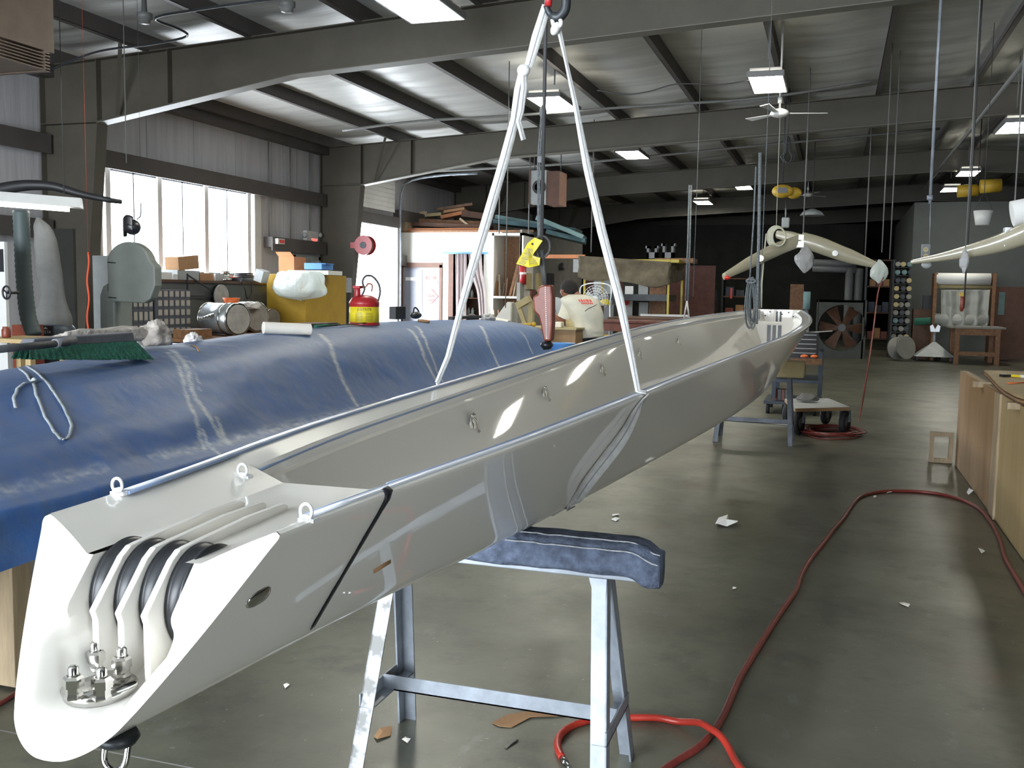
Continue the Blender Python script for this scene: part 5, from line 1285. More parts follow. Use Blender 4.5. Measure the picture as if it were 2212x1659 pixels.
# blue-green foam sheets on the roof at right
for i, (x0, y0, x1, y1, Y, mt, lb) in enumerate(((1062, 478, 1240, 497, 23.4, 'teal_board', 'lower dark teal foam sheet on the shed roof'), (1064, 468, 1180, 488, 23.8, 'teal_light', 'pale teal foam sheet on top of the shed roof'), (1150, 470, 1252, 512, 22.3, 'teal_light', 'teal foam sheet overhanging the right end of the shed roof'), (1170, 500, 1254, 520, 22.4, 'teal_board', 'lowest teal foam sheet overhanging the right end of the shed roof'))):
    a_ = PY(x0, y0, Y); b_ = PY(x1, y1, Y+.2); m_ = MB().bar(a_+Vector((0, .5, 0)), b_+Vector((0, .5, 0)), 1.1, .10); single('foam_sheet', m_, mt, lb, 'foam sheet')
# things hung on the side wall
e_ = PX(1128, 590, -6.90); t = thing('fire_extinguisher', 'red fire extinguisher on the grey side wall of the shed', 'extinguisher', e_-Vector((0, 0, .3)))
e_ = PY(1130, 590, 21.6); MB().cyl(e_+Vector((0, 0, -.26)), e_+Vector((0, 0, .16)), .075, n=20).build('cylinder', 'red_paint', t); MB().lathe([(.0755, 0), (.0755, .05)], e_+Vector((0, 0, -.03)), n=20).build('label_band', 'paper_white', t); MB().cyl(e_+Vector((0, 0, .16)), e_+Vector((0, 0, .24)), .03).build('valve', 'black_metal', t)
for i, (px_, y0, y1, mt, lb) in enumerate(((1142, 590, 625, 'fibreboard', 'pale board hanging on the shed side wall'), (1165, 590, 630, 'fibreboard', 'second pale board hanging on the shed side wall'), (1150, 625, 668, 'wood_red', 'reddish bundle of bars on the shed side wall'), (1125, 610, 650, 'shed_grey', 'grey cloth hanging under the fire extinguisher'), (1190, 590, 640, 'black_metal', 'black hose bundle hanging behind the hoist pendant'))):
    a_ = PX(px_-4, y0, -6.9); b_ = PX(px_+4, y1, -6.9); single('hung_item', MB().box((-6.95, a_.y, b_.z), (-6.87, b_.y, a_.z)), mt, lb, 'hung board')
p = PX(1213, 578, -6.9); crumple('work_glove', p, (.06, .12, .12), 'black_metal', 'black gloves pinned to the shed side wall above the worker', 'gloves', 31)
# ------------------------------------------------------------------ second room, storage rack, fan, lumber table behind the worker
wy = 27.6
struct('trim_90', MB().box((-6.95, wy, 0), (-3.2, wy+.08, 2.35)), 'wood_red')
single('orange_beam', MB().box((PY(1175, 550, 21.5).x, 21.5, PY(1240, 558, 21.5).z), (PY(1262, 555, 21.5).x, 21.6, PY(1240, 550, 21.5).z)), 'cardboard_orange', 'orange wooden rail above the worker, right of the yellow tag', 'beam')
RY = 18.5
x0, x1, z0, z1 = rect(1262, 560, 1443, 612, RY)
rk = thing('storage_rack', 'yellow-posted storage rack with brown canvas hung around its top', 'rack', ((x0+x1)/2, RY+.5, 0))
for px_, Y in ((1262, RY), (1443, RY), (1472, RY+1.1), (1300, RY+1.1)):
    xx = PY(px_, 650, Y).x; MB().box((xx-.02, Y-.02, 0), (xx+.02, Y+.02, z1)).build('post', 'yellow_post', rk)
MB().box((x0, RY-.02, z1-.06), (x1, RY+.02, z1)).box((x1-.03, RY, z1-.06), (x1+.2, RY+1.1, z1)).build('top_rail', 'yellow_post', rk)
m_ = MB()
def cv(u, v):
    px_ = 1250+(1446-1250)*u; top = 552+14*u; bot = spl(u, [0, .12, .35, .6, .85, 1], [598, 607, 606, 612, 622, 614])
    p = PY(px_, top+(bot-top)*v, RY-.05); p.y += -.04+.05*noise.noise(Vector((u*7, v*3, 0)))+.03*sin(u*9+v*5); return p
m_.grid(cv, 50, 16)
def cv2(u, v):
    a_ = PY(1446, 566+(614-566)*v, RY-.05); b_ = PY(1478, 562+(604-562)*v, RY+1.15); p = a_.lerp(b_, u); p.x += .04*noise.noise(Vector((u*5, v*4, 3))); return p
m_.grid(cv2, 16, 12); m_.build('canvas_cover', 'canvas', rk, solid=.006)
m_ = MB().box((PY(1395, 560, RY).x+.1, RY+.4, z1-.05), (PY(1468, 560, RY).x+.2, RY+1.0, z1+.04)); m_.build('top_shelf', 'wood', rk)
MB().box((x0, RY+.02, PY(1400, 650, RY).z), (x1, RY+1.1, PY(1400, 636, RY).z)).build('shelf', 'steel_dark', rk)
for i, (x_, y_, w_, lb) in enumerate(((1408, 545, 22, 'left of two grey U-shaped brackets on the canvas rack'), (1443, 540, 24, 'right of two grey U-shaped brackets on the canvas rack'))):
    a_, b_, c_, e_ = rect(x_-w_/2, y_-14, x_+w_/2, 556, RY+.6); c_ = z1+.04; w3 = (b_-a_)*.22
    single('u_bracket', MB().box((a_, RY+.6, c_), (b_, RY+.8, c_+.12)).box((a_, RY+.6, c_), (a_+w3, RY+.8, e_)).box((b_-w3, RY+.6, c_), (b_, RY+.8, e_)).box((a_-w3*.6, RY+.6, e_-.05), (a_+w3, RY+.8, e_)).box((b_-w3, RY+.6, e_-.05), (b_+w3*.6, RY+.8, e_)), 'grey_mid', lb, 'bracket')
# lumber table (long stacked boards)
ty = 16.2; x0, x1, z0, z1 = rect(1295, 683, 1405, 735, ty)
lt_ = thing('lumber_table', 'long reddish lumber-stacked table behind the worker', 'table', ((x0+x1)/2, ty+1, 0))
z1 = PY(1350, 690, ty).z
MB().box((x0-.1, ty, z1-.06), (x1+.35, ty+2.2, z1-.02)).box((x0-.1, ty-.01, z1-.20), (x1, ty+2.1, z1-.07)).build('stacked_boards', 'wood_red', lt_)
MB().box((x0, ty+.6, z1-.02), (x1+.35, ty+2.2, z1+.02)).build('top_board', 'wood_dark', lt_)
MB().box((x0-.1, ty-.02, z1-.33), (x1-.05, ty+.05, z1-.26)).box((x0-.1, ty+2.0, z1-.33), (x1-.05, ty+2.1, z1-.26)).build('yellow_beam', 'yellow', lt_)
for x in (x0, x1-.1):
    for y in (ty+.1, ty+1.9): MB().box((x, y, 0), (x+.09, y+.09, z1-.26)).build('leg', 'wood', lt_)
single('white_tube', MB().bar((x0+.3, ty+2.05, z1+.04), (x1+.34, ty+2.15, z1+.04), .04, .04), 'white_trim', 'long pale tube lying along the back of the lumber table', 'tube')
# floor fan
fp_ = PY(1286, 645, 16.9); ft = thing('floor_fan', 'white round drum fan behind the worker\'s shoulder', 'fan', (fp_.x, 17.0, 0)); R_ = .23
m_ = MB()
for r in (R_, R_*.8, R_*.6, R_*.4): m_.tube([fp_+Vector((cos(a_)*r, -.06*(1-r/R_), sin(a_)*r)) for a_ in [2*pi*i/36 for i in range(36)]], .004, 5, True)
for i in range(24): a_ = 2*pi*i/24; m_.cyl(fp_+Vector((cos(a_)*R_, 0, sin(a_)*R_)), fp_+Vector((cos(a_)*.04, -.06, sin(a_)*.04)), .0025, n=5)
m_.build('grille', 'fan_white', ft)
m_ = MB()
for i in range(5):
    a_ = 2*pi*i/5+.3; q = Matrix.Rotation(-a_, 3, 'Y'); m_.add([fp_+Vector((0, .05, 0))+q @ Vector(v) for v in ((.03, 0, -.02), (.19, .03, -.07), (.20, -.01, .06), (.03, -.02, .03), (.03, .006, -.02), (.19, .036, -.07), (.20, -.004, .06), (.03, -.014, .03))], [(0, 1, 2, 3), (7, 6, 5, 4), (0, 4, 5, 1), (1, 5, 6, 2), (2, 6, 7, 3), (3, 7, 4, 0)])
m_.build('blades', 'grey_light', ft); MB().cyl(fp_+Vector((0, -.07, 0)), fp_+Vector((0, .16, 0)), .045).build('hub', 'fan_white', ft)
MB().tube(curve_pts([fp_+Vector((-R_-.03, .03, -.1)), fp_+Vector((-R_-.03, .03, R_*.95)), fp_+Vector((R_+.02, .03, R_+.0)), fp_+Vector((R_+.03, .03, -.1))], 6), .012, 6).tube([fp_+Vector((-R_-.03, .03, -.1)), (fp_.x-R_-.03, 17, 0.02)], .012, 6).tube([fp_+Vector((R_+.03, .03, -.1)), (fp_.x+R_+.03, 17, 0.02)], .012, 6).build('stand', 'fan_white', ft)
tobj('grey_cabinet', 'grey machine cabinet behind the white fan', 'cabinet', 1282, 605, 1322, 690, 19.9, .5, 'grey_light', floor=True)
tobj('cardboard_box', 'brown carton between the worker and the fan', 'box', 1276, 660, 1296, 690, 16.5, .3, 'wood', floor=True)
c = PY(1307, 655, 18.3); single('hard_hat', MB().lathe([(.13, 0), (.10, .02), (.095, .06), (.06, .10), (0, .115)], (c.x, c.y, PY(1307, 658, 18.3).z), n=20), 'yellow_bright', 'bright yellow hard hat beyond the white fan', 'hard hat')
x_ = PY(1307, 660, 18.3); single('locker', MB().box((x_.x-.2, 18.15, 0), (x_.x+.2, 18.5, PY(1307, 658, 18.3).z-.002)), 'grey_mid', 'grey locker under the yellow hard hat', 'locker')
for i, (x0_, x1_, y0_, y1_, mt, nm, lb, ct_) in enumerate(((1350, 1368, 618, 640, 'paper_white', 'wall_poster', 'white poster on the back panels right of the sling', 'poster'), (1379, 1400, 615, 640, 'grey_light', 'gauge_panel', 'grey panel right of the white poster', 'panel'), (1402, 1438, 610, 700, 'wood', 'plywood_sheet', 'orange-brown plywood sheet behind the yellow post', 'plywood sheet'), (1350, 1366, 650, 675, 'white_trim', 'white_box', 'white electrical box with red button under the rack shelf', 'electrical box'), (1380, 1400, 653, 678, 'grey_light', 'grey_chute', 'grey chute right of the white electrical box', 'chute'))):
    a_, b_, c_, e_ = rect(x0_, y0_, x1_, y1_, 19.75); single(nm, MB().box((a_, 19.75, (0 if y1_ > 645 else c_)), (b_, 19.8, e_)), mt, lb, ct_)
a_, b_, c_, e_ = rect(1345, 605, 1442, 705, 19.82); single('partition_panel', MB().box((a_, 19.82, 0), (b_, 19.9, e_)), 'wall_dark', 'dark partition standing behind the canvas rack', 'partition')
c = PY(1352, 653, 19.7); single('stop_button', MB().cyl(c, c+Vector((0, .08, 0)), .06, n=18), 'red_plastic', 'round red button on the white electrical box', 'button')
for i, (x0_, y0_, x1_, y1_, lb) in enumerate(((1230, 590, 1260, 650, 'brown plywood panel right of the worker\'s head'), )):
    pass
tobj('louvred_unit', 'grey louvred unit on the left of the canvas rack', 'louvre', 1238, 560, 1256, 588, 21.0, .2, 'grey_light')
# ------------------------------------------------------------------ worktable with small things, right end of the tarp
wx0, wx1 = PY(1100, 710, 11.45).x, PY(1247, 710, 11.45).x; wz = PY(1200, 708, 11.45).z
wt = thing('plywood_workbench', 'plywood-sided workbench with pale top in front of the worker', 'workbench', ((wx0+wx1)/2, 11.75, 0))
MB().box((wx0, 11.4, wz-.02), (wx1, 12.1, wz)).build('bench_top', 'fibreboard', wt); MB().box((wx0+.02, 11.45, 0), (wx1-.02, 12.05, wz-.02)).build('cabinet', 'plywood', wt)
a_ = PY(1120, 703, 11.6); single('heat_gun', MB().cyl((a_.x, 11.6, wz+.02), (a_.x+.07, 11.6, wz+.02), .018).cyl((a_.x+.07, 11.6, wz+.02), (a_.x+.17, 11.6, wz+.025), .022).ell((a_.x+.2, 11.6, wz+.03), (.03, .03, .03)), 'yellow', 'yellow and black power tool lying right of the small paper roll', 'tool')
a_, b_, c_, e_ = rect(1196, 688, 1212, 708, 11.5); single('white_box', MB().box((a_, 11.5, wz+.001), (b_, 11.65, wz+.07)), 'paper', 'small cream box on the plywood workbench below the worker\'s hands', 'box', bevel=.01)
a_, b_, c_, e_ = rect(1222, 688, 1238, 706, 11.85); single('cream_canister', MB().box((a_, 11.85, wz+.001), (b_+.02, 12.0, e_)), 'fibreboard', 'cream carton on the workbench under the worker\'s arm', 'box')
c = PY(1197, 668, 12.4); t = thing('grinder_disc', 'round grey disc sander standing behind the hoist pendant at the worker\'s hands', 'sander', (c.x, 12.4, 0)); MB().cyl(c+Vector((0, -.03, 0)), c+Vector((0, .06, 0)), .16, n=30).build('disc', 'grey_light', t); MB().box((c.x-.08, 12.38, 0), (c.x+.1, 12.5, c.z-.05)).build('stand', 'steel_dark', t); MB().cyl(c+Vector((0, -.05, -.02)), c+Vector((0, -.03, -.02)), .03).build('hub', 'steel_dark', t)
c = PY(1222, 775, 9.4); single('blue_bucket', MB().lathe([(.09, 0), (.12, .20), (.125, .21), (.11, .20), (.085, .01)], (c.x-.02, 9.35, c.z-.05), n=24), 'blue_plastic', 'blue bucket beyond the boom at the foot of the workbench', 'bucket')
b_s = MB().box((c.x-.13, 9.2, 0), (c.x+.1, 9.5, c.z-.052)); single('stool', b_s, 'steel_dark', 'dark stool carrying the blue bucket', 'stool')
# ------------------------------------------------------------------ hoist pendant, cables and tag
PYD = 6.6
pt = thing('hoist_pendant', 'red-brown hoist control pendant hanging on a dark cable beyond the boom', 'hoist pendant', PY(1185, 750, PYD))
def pp(px, py, dy=0): return PY(px, py, PYD+dy)
out = [(1162, 620), (1172, 616), (1190, 615), (1193, 640), (1193, 700), (1190, 737), (1174, 737), (1167, 700), (1163, 683), (1153, 673), (1150, 641), (1160, 636)]
MB().prism([pp(*q, -.04) for q in out], (0, .09, 0)).build('casing', 'red_dark', pt, bevel=.012, angle=20)
m_ = MB()
for i in range(26):
    y_ = 619+i*4.4; m_.box(pp(1178+i*.12-1.1, y_+2.6, -.045), pp(1178+i*.12+.9, y_, -.041))
m_.build('seam_stitching', 'paper_white', pt)
MB().cyl(pp(1180, 737), pp(1182, 755), .035, .028, n=16).ell(pp(1181, 745), (.045, .05, .03)).build('button_box', 'black_plastic', pt)
MB().tube([pp(1176, 617), pp(1172, 585), pp(1165, 560), pp(1160, 545), pp(1163, 530), pp(1168, 520)], .012, 8).tube([pp(1178, 617), pp(1176, 590), pp(1171, 540)], .014, 8).build('cable_grip', 'cable', pt)
MB().tube([Vector((pp(1170, 520).x, PYD, pp(1170, 520).z)), Vector((pp(1170, 520).x+.0, PYD, zceil(pp(1170, 520).x)))], .013, 8).build('cable', 'cable', pt)
m_ = MB()
for i in range(3): m_.tube([pp(1170, 533)+Vector((cos(a_)*(.062-.004*i), .01*i, sin(a_)*(.075-.004*i))) for a_ in [2*pi*k_/28 for k_ in range(28)]], .008, 6, True)
m_.build('cable_coil', 'cable', pt)
tg = thing('warning_tag', 'yellow paper warning tags with black print tied below the cable coil', 'tag', pp(1150, 570))
q4 = [pp(1115, 570, -.09), pp(1143, 578, -.10), pp(1165, 573, -.06), pp(1167, 557, -.06), pp(1150, 552, -.06), pp(1172, 520, -.07), pp(1155, 513, -.07), pp(1140, 525, -.07)]
MB().prism(q4, (0, .002, 0)).build('tag_sheet', 'yellow_bright', tg)
m_ = MB()
for i in range(13):
    y_ = 536+i*2.6; xl = 1137-(y_-536)*.60; m_.bar(pp(xl+1.5, y_, -.103), pp(xl+14+.7*(i % 3), y_+5, -.103), .0015, .0022 if i % 4 else .004)
for i in range(5): m_.bar(pp(1148-i*1.5, 553+i*4, -.103), pp(1160-i*.5, 556+i*3.6, -.103), .0015, .003)
m_.build('tag_print', 'black_plastic', tg)
MB().cyl(pp(1150, 527, -.075), pp(1150, 527, -.072), .008, n=10).build('tag_hole', 'black_plastic', tg)
# block and tackle left of the pendant cable
bt_ = thing('rope_tackle', 'pale rope block and tackle hanging just left of the pendant cable', 'rope tackle', PY(1163, 520, 8.0))
P8 = lambda x, y: PY(x, y, 8.0)
zc_ = zceil(P8(1174, 240).x)
for dx in (-4, -1, 3): MB().tube([P8(1173+dx, 250), P8(1167+dx*1.3, 345), P8(1165+dx*.8, 480), P8(1163, 535)], .006, 6).build('rope', 'rope_grey', bt_)
MB().ell(P8(1173, 242), (.03, .03, .06)).box(P8(1162, 352)+Vector((0, -.02, 0)), P8(1176, 338)+Vector((0, .02, 0))).build('pulley_block', 'grey_mid', bt_)
MB().tube([P8(1173, 235), Vector((P8(1173, 235).x, 8.0, zc_))], .005, 6).build('hanger', 'cable', bt_)
# brown unit heater hanging between second and third frame
hx0, hx1, hz0, hz1 = rect(1146, 368, 1180, 440, 20.0)
t = thing('unit_heater', 'brown box heater with round fan hanging behind the sling ropes', 'heater', ((hx0+hx1)/2, 20.2, hz0))
MB().box((hx0, 20.0, hz0), (hx1, 20.25, hz1)).build('grille_face', 'grey_light', t); MB().box((hx1, 20.02, hz0-.02), (hx1+.28, 20.6, hz1-.02)).box((hx0-.03, 19.97, hz0), (hx0, 20.3, hz1+.02)).build('casing', 'brown_trim', t)
c = Vector(((hx0+hx1)/2+.02, 19.99, (hz0+hz1)/2)); MB().lathe([(.10, 0), (.15, -.01), (.15, .0)], c, (0, -1, 0), n=28).build('fan_ring', 'black_metal', t)
MB().cyl((hx0+.05, 20.1, hz1), (hx0+.05, 20.1, zceil(hx0)), .012, n=6).cyl((hx1+.2, 20.4, hz1-.02), (hx1+.2, 20.4, zceil(hx1)), .012, n=6).build('hanger', 'cable', t)
def cord(px0, py0, px1, py1, Y, r, matl, label, cat='cord', name='drop_rope', up=True, grp=None):
    a_ = PY(px0, py0, Y); b_ = PY(px1, py1, Y)
    if up: a_ = Vector((b_.x, Y, zceil(b_.x)))
    return single('drop_rope', MB().tube([a_, b_], r, 6), matl, label, cat, grp)
cord(1078, 380, 1078, 505, 21.0, .012, 'cable_grey', 'thin grey cord hanging before the lumber bin, left one')
cord(1092, 380, 1092, 665, 14.0, .008, 'cable_grey', 'thin cord with dark weight hanging before the lumber bin, right one')
cord(1142, 440, 1142, 505, 20.0, .012, 'cable_grey', 'thin cord hanging under the brown unit heater')
cord(1278, 455, 1277, 545, 19, .012, 'cable_grey', 'pale cord hanging down to the canvas rack, left of the sling strap')
# conduit runs under the frames
single('ceiling_conduit', MB().tube(curve_pts([PY(740, 282, 15), PY(900, 262, 15.1), PY(1100, 250, 15.2), PY(1400, 228, 15.4), PY(1640, 212, 15.5), PY(1880, 176, 15.6)], 6), .022, 6), 'cable_grey', 'thin grey conduit crossing below the ceiling before the second frame', 'conduit')
single('ceiling_cable', MB().tube(curve_pts([PY(1290, 195, 12.5), PY(1350, 204, 12.5), PY(1400, 198, 12.5), PY(1460, 182, 12.5), PY(1560, 182, 12.5), PY(1640, 170, 12.5)], 6), .008, 6), 'cable', 'sagging dark cable between ceiling lamps', 'cable')
single('ceiling_conduit', MB().tube(curve_pts([PY(940, 370, 22.0), PY(1250, 352, 22.2), PY(1600, 318, 22.5), PY(1900, 290, 22.8), PY(2030, 278, 23)], 6), .03, 6), 'cable_grey', 'grey conduit run beyond the second frame', 'conduit')
# ------------------------------------------------------------------ hanging gear over the far half of the boom
def rope_set(label, items, cat='rope', name='hanging_rope', matl='rope_grey'):
    t = None
    for (px0, py0, px1, py1, Y, r) in items:
        b_ = PY(px1, py1, Y); a_ = PY(px0, py0, Y) if py0 > 0 else Vector((b_.x, Y, zceil(b_.x)))
        if t is None: t = thing(name, label, cat, b_)
        MB().tube([a_, a_.lerp(b_, .5)+Vector((.005, 0, 0)), b_], r, 6).build('rope', matl, t)
    return t
Yr = 9.6
t = rope_set('thick grey hoist rope falls with coiled tail hanging into the far boom', [(0, 0, 1640, 690, Yr, .004), (1642, 330, 1634, 700, Yr, .017), (1633, 360, 1620, 600, Yr, .008)], 'rope falls', 'rope_falls')
m_ = MB(); rn = random.Random(5)
for i in range(9):
    w_ = rn.uniform(6, 13); top = 600+rn.uniform(-3, 6); bot = rn.uniform(690, 712); cx = 1622+rn.uniform(-4, 5)
    m_.tube([PY(cx+cos(a_)*w_*(.55+.45*(1-sin(a_))/2), (top+bot)/2-sin(a_)*(bot-top)/2, Yr-.02+.01*i) for a_ in [2*pi*k_/20 for k_ in range(20)]], .006, 5, True)
m_.tube([PY(1622+cos(a_)*10, 607+sin(a_)*4, Yr-.05) for a_ in [2*pi*k_/14 for k_ in range(14)]], .008, 6, True)
m_.build('coiled_tail', 'rope_grey', t)
t = rope_set('pair of grey rope falls ending in a white webbing V left of the far boom', [(0, 0, 1497, 640, 13.5, .004), (1489, 400, 1481, 650, 13.5, .012), (1493, 400, 1486, 650, 13.5, .012)], 'rope falls', 'rope_falls')
MB().tube([PY(1484, 650, 13.5), PY(1477, 690, 13.5)], .012, 6).tube([PY(1484, 650, 13.5), PY(1489, 690, 13.5)], .012, 6).build('webbing_tail', 'webbing', t)
# ceiling fans
def cfan(px, py, z, label, R_=.42, rot=0.2, arm=.25):
    p = PZ(px, py, z); t = thing('ceiling_fan', label, 'ceiling fan', p)
    MB().lathe([(.03, -.05), (.10, -.03), (.13, .0), (.11, .04), (.04, .07)], p, n=24).build('motor', 'white_trim', t)
    MB().cyl(p+Vector((0, 0, .06)), Vector((p.x, p.y, zceil(p.x)+.1)), .014, n=8).cyl(p+Vector((0, 0, .14)), p+Vector((0, 0, .22)), .03).build('down_rod', 'white_trim', t)
    for i in range(3):
        a_ = rot+2*pi*i/3; d = Vector((cos(a_), sin(a_), 0)); s_ = Vector((-sin(a_), cos(a_), 0))
        MB().prism([p+d*.1+s_*.03, p+d*R_+s_*.07+Vector((0, 0, .02)), p+d*R_-s_*.05, p+d*.1-s_*.03], (0, 0, .008)).build('blade', 'white_trim', t)
    return t
cfan(1684, 246, 3.95, 'white ceiling fan just below the bright square lamp', .62, .25)
cfan(1745, 422, 4.3, 'small distant ceiling fan right of the yellow hoist', .7, .9)
# yellow hoist and coil over the spreader
Yh = 17.5
t = thing('chain_hoist', 'yellow electric chain hoist hanging over the pale spreader', 'hoist', PY(1690, 430, Yh))
c = PY(1690, 413, Yh); MB().ell(c, (.175, .16, .115), 20, 12).build('motor_body', 'yellow', t); MB().ell(c+Vector((.18, .25, -.01)), (.13, .14, .10), 16, 10).build('gear_cover', 'yellow', t)
MB().box(c+Vector((-.08, -.165, -.045)), c+Vector((.09, -.15, .045))).build('badge', 'black_plastic', t)
MB().tube([c+Vector((0, 0, .1)), Vector((c.x, c.y, zceil(c.x)))], .008, 6).build('chain', 'steel_dark', t)
MB().tube([c+Vector((.05, 0, -.1)), PY(1700, 470, Yh)], .008, 6).build('load_chain', 'steel_dark', t)
m_ = MB(); rn = random.Random(8)
for i in range(7):
    w_ = rn.uniform(8, 17); m_.tube([PY(1702+cos(a_)*w_*(1.0 if sin(a_) < 0 else .35), 330+(-sin(a_))*36*(.6 if sin(a_) < 0 else 1), Yh+.3+.02*i) for a_ in [2*pi*k_/18 for k_ in range(18)]], .012, 5, True)
m_.tube([PY(1702, 295, Yh+.35), Vector((PY(1702, 295, Yh+.35).x, Yh+.35, zceil(-1)))], .008, 5)
single('cable_bundle', m_, 'cable', 'dark looped cable bundle hanging from the ceiling above the yellow hoist', 'cable')
# spreaders (pale V-shaped arms)
def arm(t, name, pts, Y, wid, th, matl='beige_paint'):
    ps = curve_pts([PY(a_, b_, Y+c_) for a_, b_, c_ in pts], 6); n_ = len(ps); m_ = MB()
    d0_ = (ps[-1]-ps[0]).normalized(); up_ = Vector((0, 0, 1)); up_ = (up_-d0_*up_.dot(d0_)).normalized(); sd_ = d0_.cross(up_)
    def f(u, v):
        i = v*(n_-1); k_ = min(int(i), n_-2); p = ps[k_].lerp(ps[k_+1], i-k_); w_ = interp(v, [j/(len(wid)-1) for j in range(len(wid))], wid); a_ = 2*pi*u
        return p+up_*(sin(a_)*w_/2)+sd_*(cos(a_)*th*w_)
    m_.grid(f, 20, n_*2, True, True)
    b0 = len(m_.v)-20*n_*2; m_.f.append(tuple(b0+k_ for k_ in range(20))); m_.sm.append(False); m_.f.append(tuple(b0+20*(n_*2-1)+k_ for k_ in range(20))); m_.sm.append(False)
    return m_.build(name, matl, t)
Ys2 = 16.5
t = thing('mast_spreader', 'pair of pale beige mast spreader arms hanging in a shallow V over the far boom', 'spreader', PY(1720, 530, Ys2))
arm(t, 'spreader_arm', [(1563, 598, -1.2), (1630, 562, -.7), (1680, 538, -.3), (1728, 520, 0)], Ys2, [.10, .19, .22, .2], .3)
arm(t, 'spreader_arm', [(1728, 518, 0), (1760, 526, 0), (1820, 548, 0), (1892, 573, 0)], Ys2, [.26, .26, .22, .10], .3)
arm(t, 'spreader_arm', [(1680, 506, .7), (1705, 512, .4), (1735, 522, 0)], Ys2, [.14, .2, .22], .3)
for a_, b_, Y in ((1804, 547, Ys2-.09), (1643, 558, Ys2-.95)): c = PY(a_, b_, Y); MB().cyl(c, c+Vector((0, -.02, 0)), .045, n=20).build('end_fitting', 'stainless', t)
MB().box(PY(1725, 518, Ys2-.1), PY(1737, 508, Ys2)).box(PY(1719, 534, Ys2-.1), PY(1737, 522, Ys2)).build('root_fitting', 'white_alloy', t)
MB().ell(PY(1571, 600, Ys2-1.2), (.05, .04, .03)).build('tip_cover', 'red_plastic', t)
m_ = MB().tube([PY(1735, 508, Ys2), Vector((PY(1735, 508, Ys2).x, Ys2, zceil(-.7)))], .012, 6); m_.build('support_rope', 'cable_grey', t)
m_ = MB()
for i in range(5): m_.tube([PY(1677+cos(a_)*(20-i*1.5)+i*1.5, 512+sin(a_)*(24-i*1.2), Ys2-.3-.03*i) for a_ in [2*pi*k_/24 for k_ in range(24)]], .013, 6, True)
m_.tube([PY(1655, 505, Ys2-.3), PY(1650, 560, Ys2-.4), PY(1646, 610, Ys2-.45), PY(1645, 665, Ys2-.45)], .012, 6)
m_.tube([PY(1677, 490, Ys2-.3), Vector((PY(1677, 490, Ys2).x, Ys2-.3, zceil(-1.1)))], .006, 6)
single('rope_coil', m_, 'rope_white', 'coiled cream rope hanging at the left of the beige spreader', 'rope')
def hangbag(px, py, w_, h_, Y, label, seed, matl='plastic_bag'):
    m_ = MB(); c = PY(px, py, Y)
    def f(u, v):
        a_ = 2*pi*u; k_ = 1+.35*noise.noise(Vector((cos(a_)*2+seed, sin(a_)*2, v*3))); r = w_/2*spl(v, [0, .2, .5, .8, 1], [.08, .5, 1, .7, .1])
        return c+Vector((cos(a_)*r*k_, sin(a_)*r*k_*.5, h_/2-h_*v+.03*noise.noise(Vector((a_, v*5, seed)))))
    m_.grid(f, 26, 18, True, True); return single('plastic_bag', m_, matl, label, 'bag')
hangbag(1739, 557, .28, .48, Ys2-.05, 'grey plastic sheet draped down from the middle of the beige spreader', 3)
hangbag(1899, 586, .28, .36, Ys2-.1, 'white plastic bag tied around the right tip of the beige spreader', 7, 'clear_bag')
cord(1923, 40, 1905, 545, 15.5, .010, 'cable_grey', 'thin vertical rope left of two above the white plastic bag')
cord(1955, 12, 1922, 560, 16.0, .010, 'cable_grey', 'thin vertical rope right of two above the white plastic bag')
cord(1872, 400, 1868, 570, 21, .014, 'cable_grey', 'dim distant rope left of the white plastic bag')
single('red_air_line', MB().tube(curve_pts([PY(1908, 600, 16.0), PY(1898, 625, 15.6), PY(1888, 700, 14.5), PY(1874, 800, 13.2), PZ(1856, 905, .02), PZ(1845, 925, .02)], 8), .010, 6), 'red_hose', 'thin red air line falling from the white plastic bag to the floor coil', 'air line')
# right hand spreader
Y3 = 8.6
t = thing('mast_spreader', 'long glossy beige spreader entering from the right edge of the photo', 'spreader', PY(2100, 540, Y3))
arm(t, 'spreader_arm', [(1969, 566, .9), (2030, 556, .6), (2100, 541, .25), (2160, 525, 0), (2230, 498, -.3), (2330, 455, -.6)], Y3, [.035, .07, .11, .15, .19, .2], .35)
MB().box(PY(2169, 532, Y3-.12), PY(2184, 493, Y3-.02)).build('root_fitting', 'white_alloy', t); MB().cyl(PY(2180, 513, Y3-.14), PY(2180, 513, Y3-.1), .022, n=16).build('pin', 'steel_dark', t)
MB().cyl(PY(2186, 462, Y3), PY(2300, 440, Y3), .10, n=24).build('foam_wrap', 'paper_white', t)
for px_ in (2190, 2260): MB().tube([PY(px_, 470, Y3), Vector((PY(px_, 470, Y3).x, Y3, zceil(1)))], .006, 6).build('support_rope', 'cable_grey', t)
MB().tube([PY(2085, 545, Y3+.2), Vector((PY(2085, 545, Y3+.2).x, Y3+.2, zceil(1)))], .005, 6).build('support_rope', 'cable_grey', t)
hangbag(2083, 562, .07, .2, Y3+.10, 'small plastic sleeve hanging under the right-hand spreader', 12)
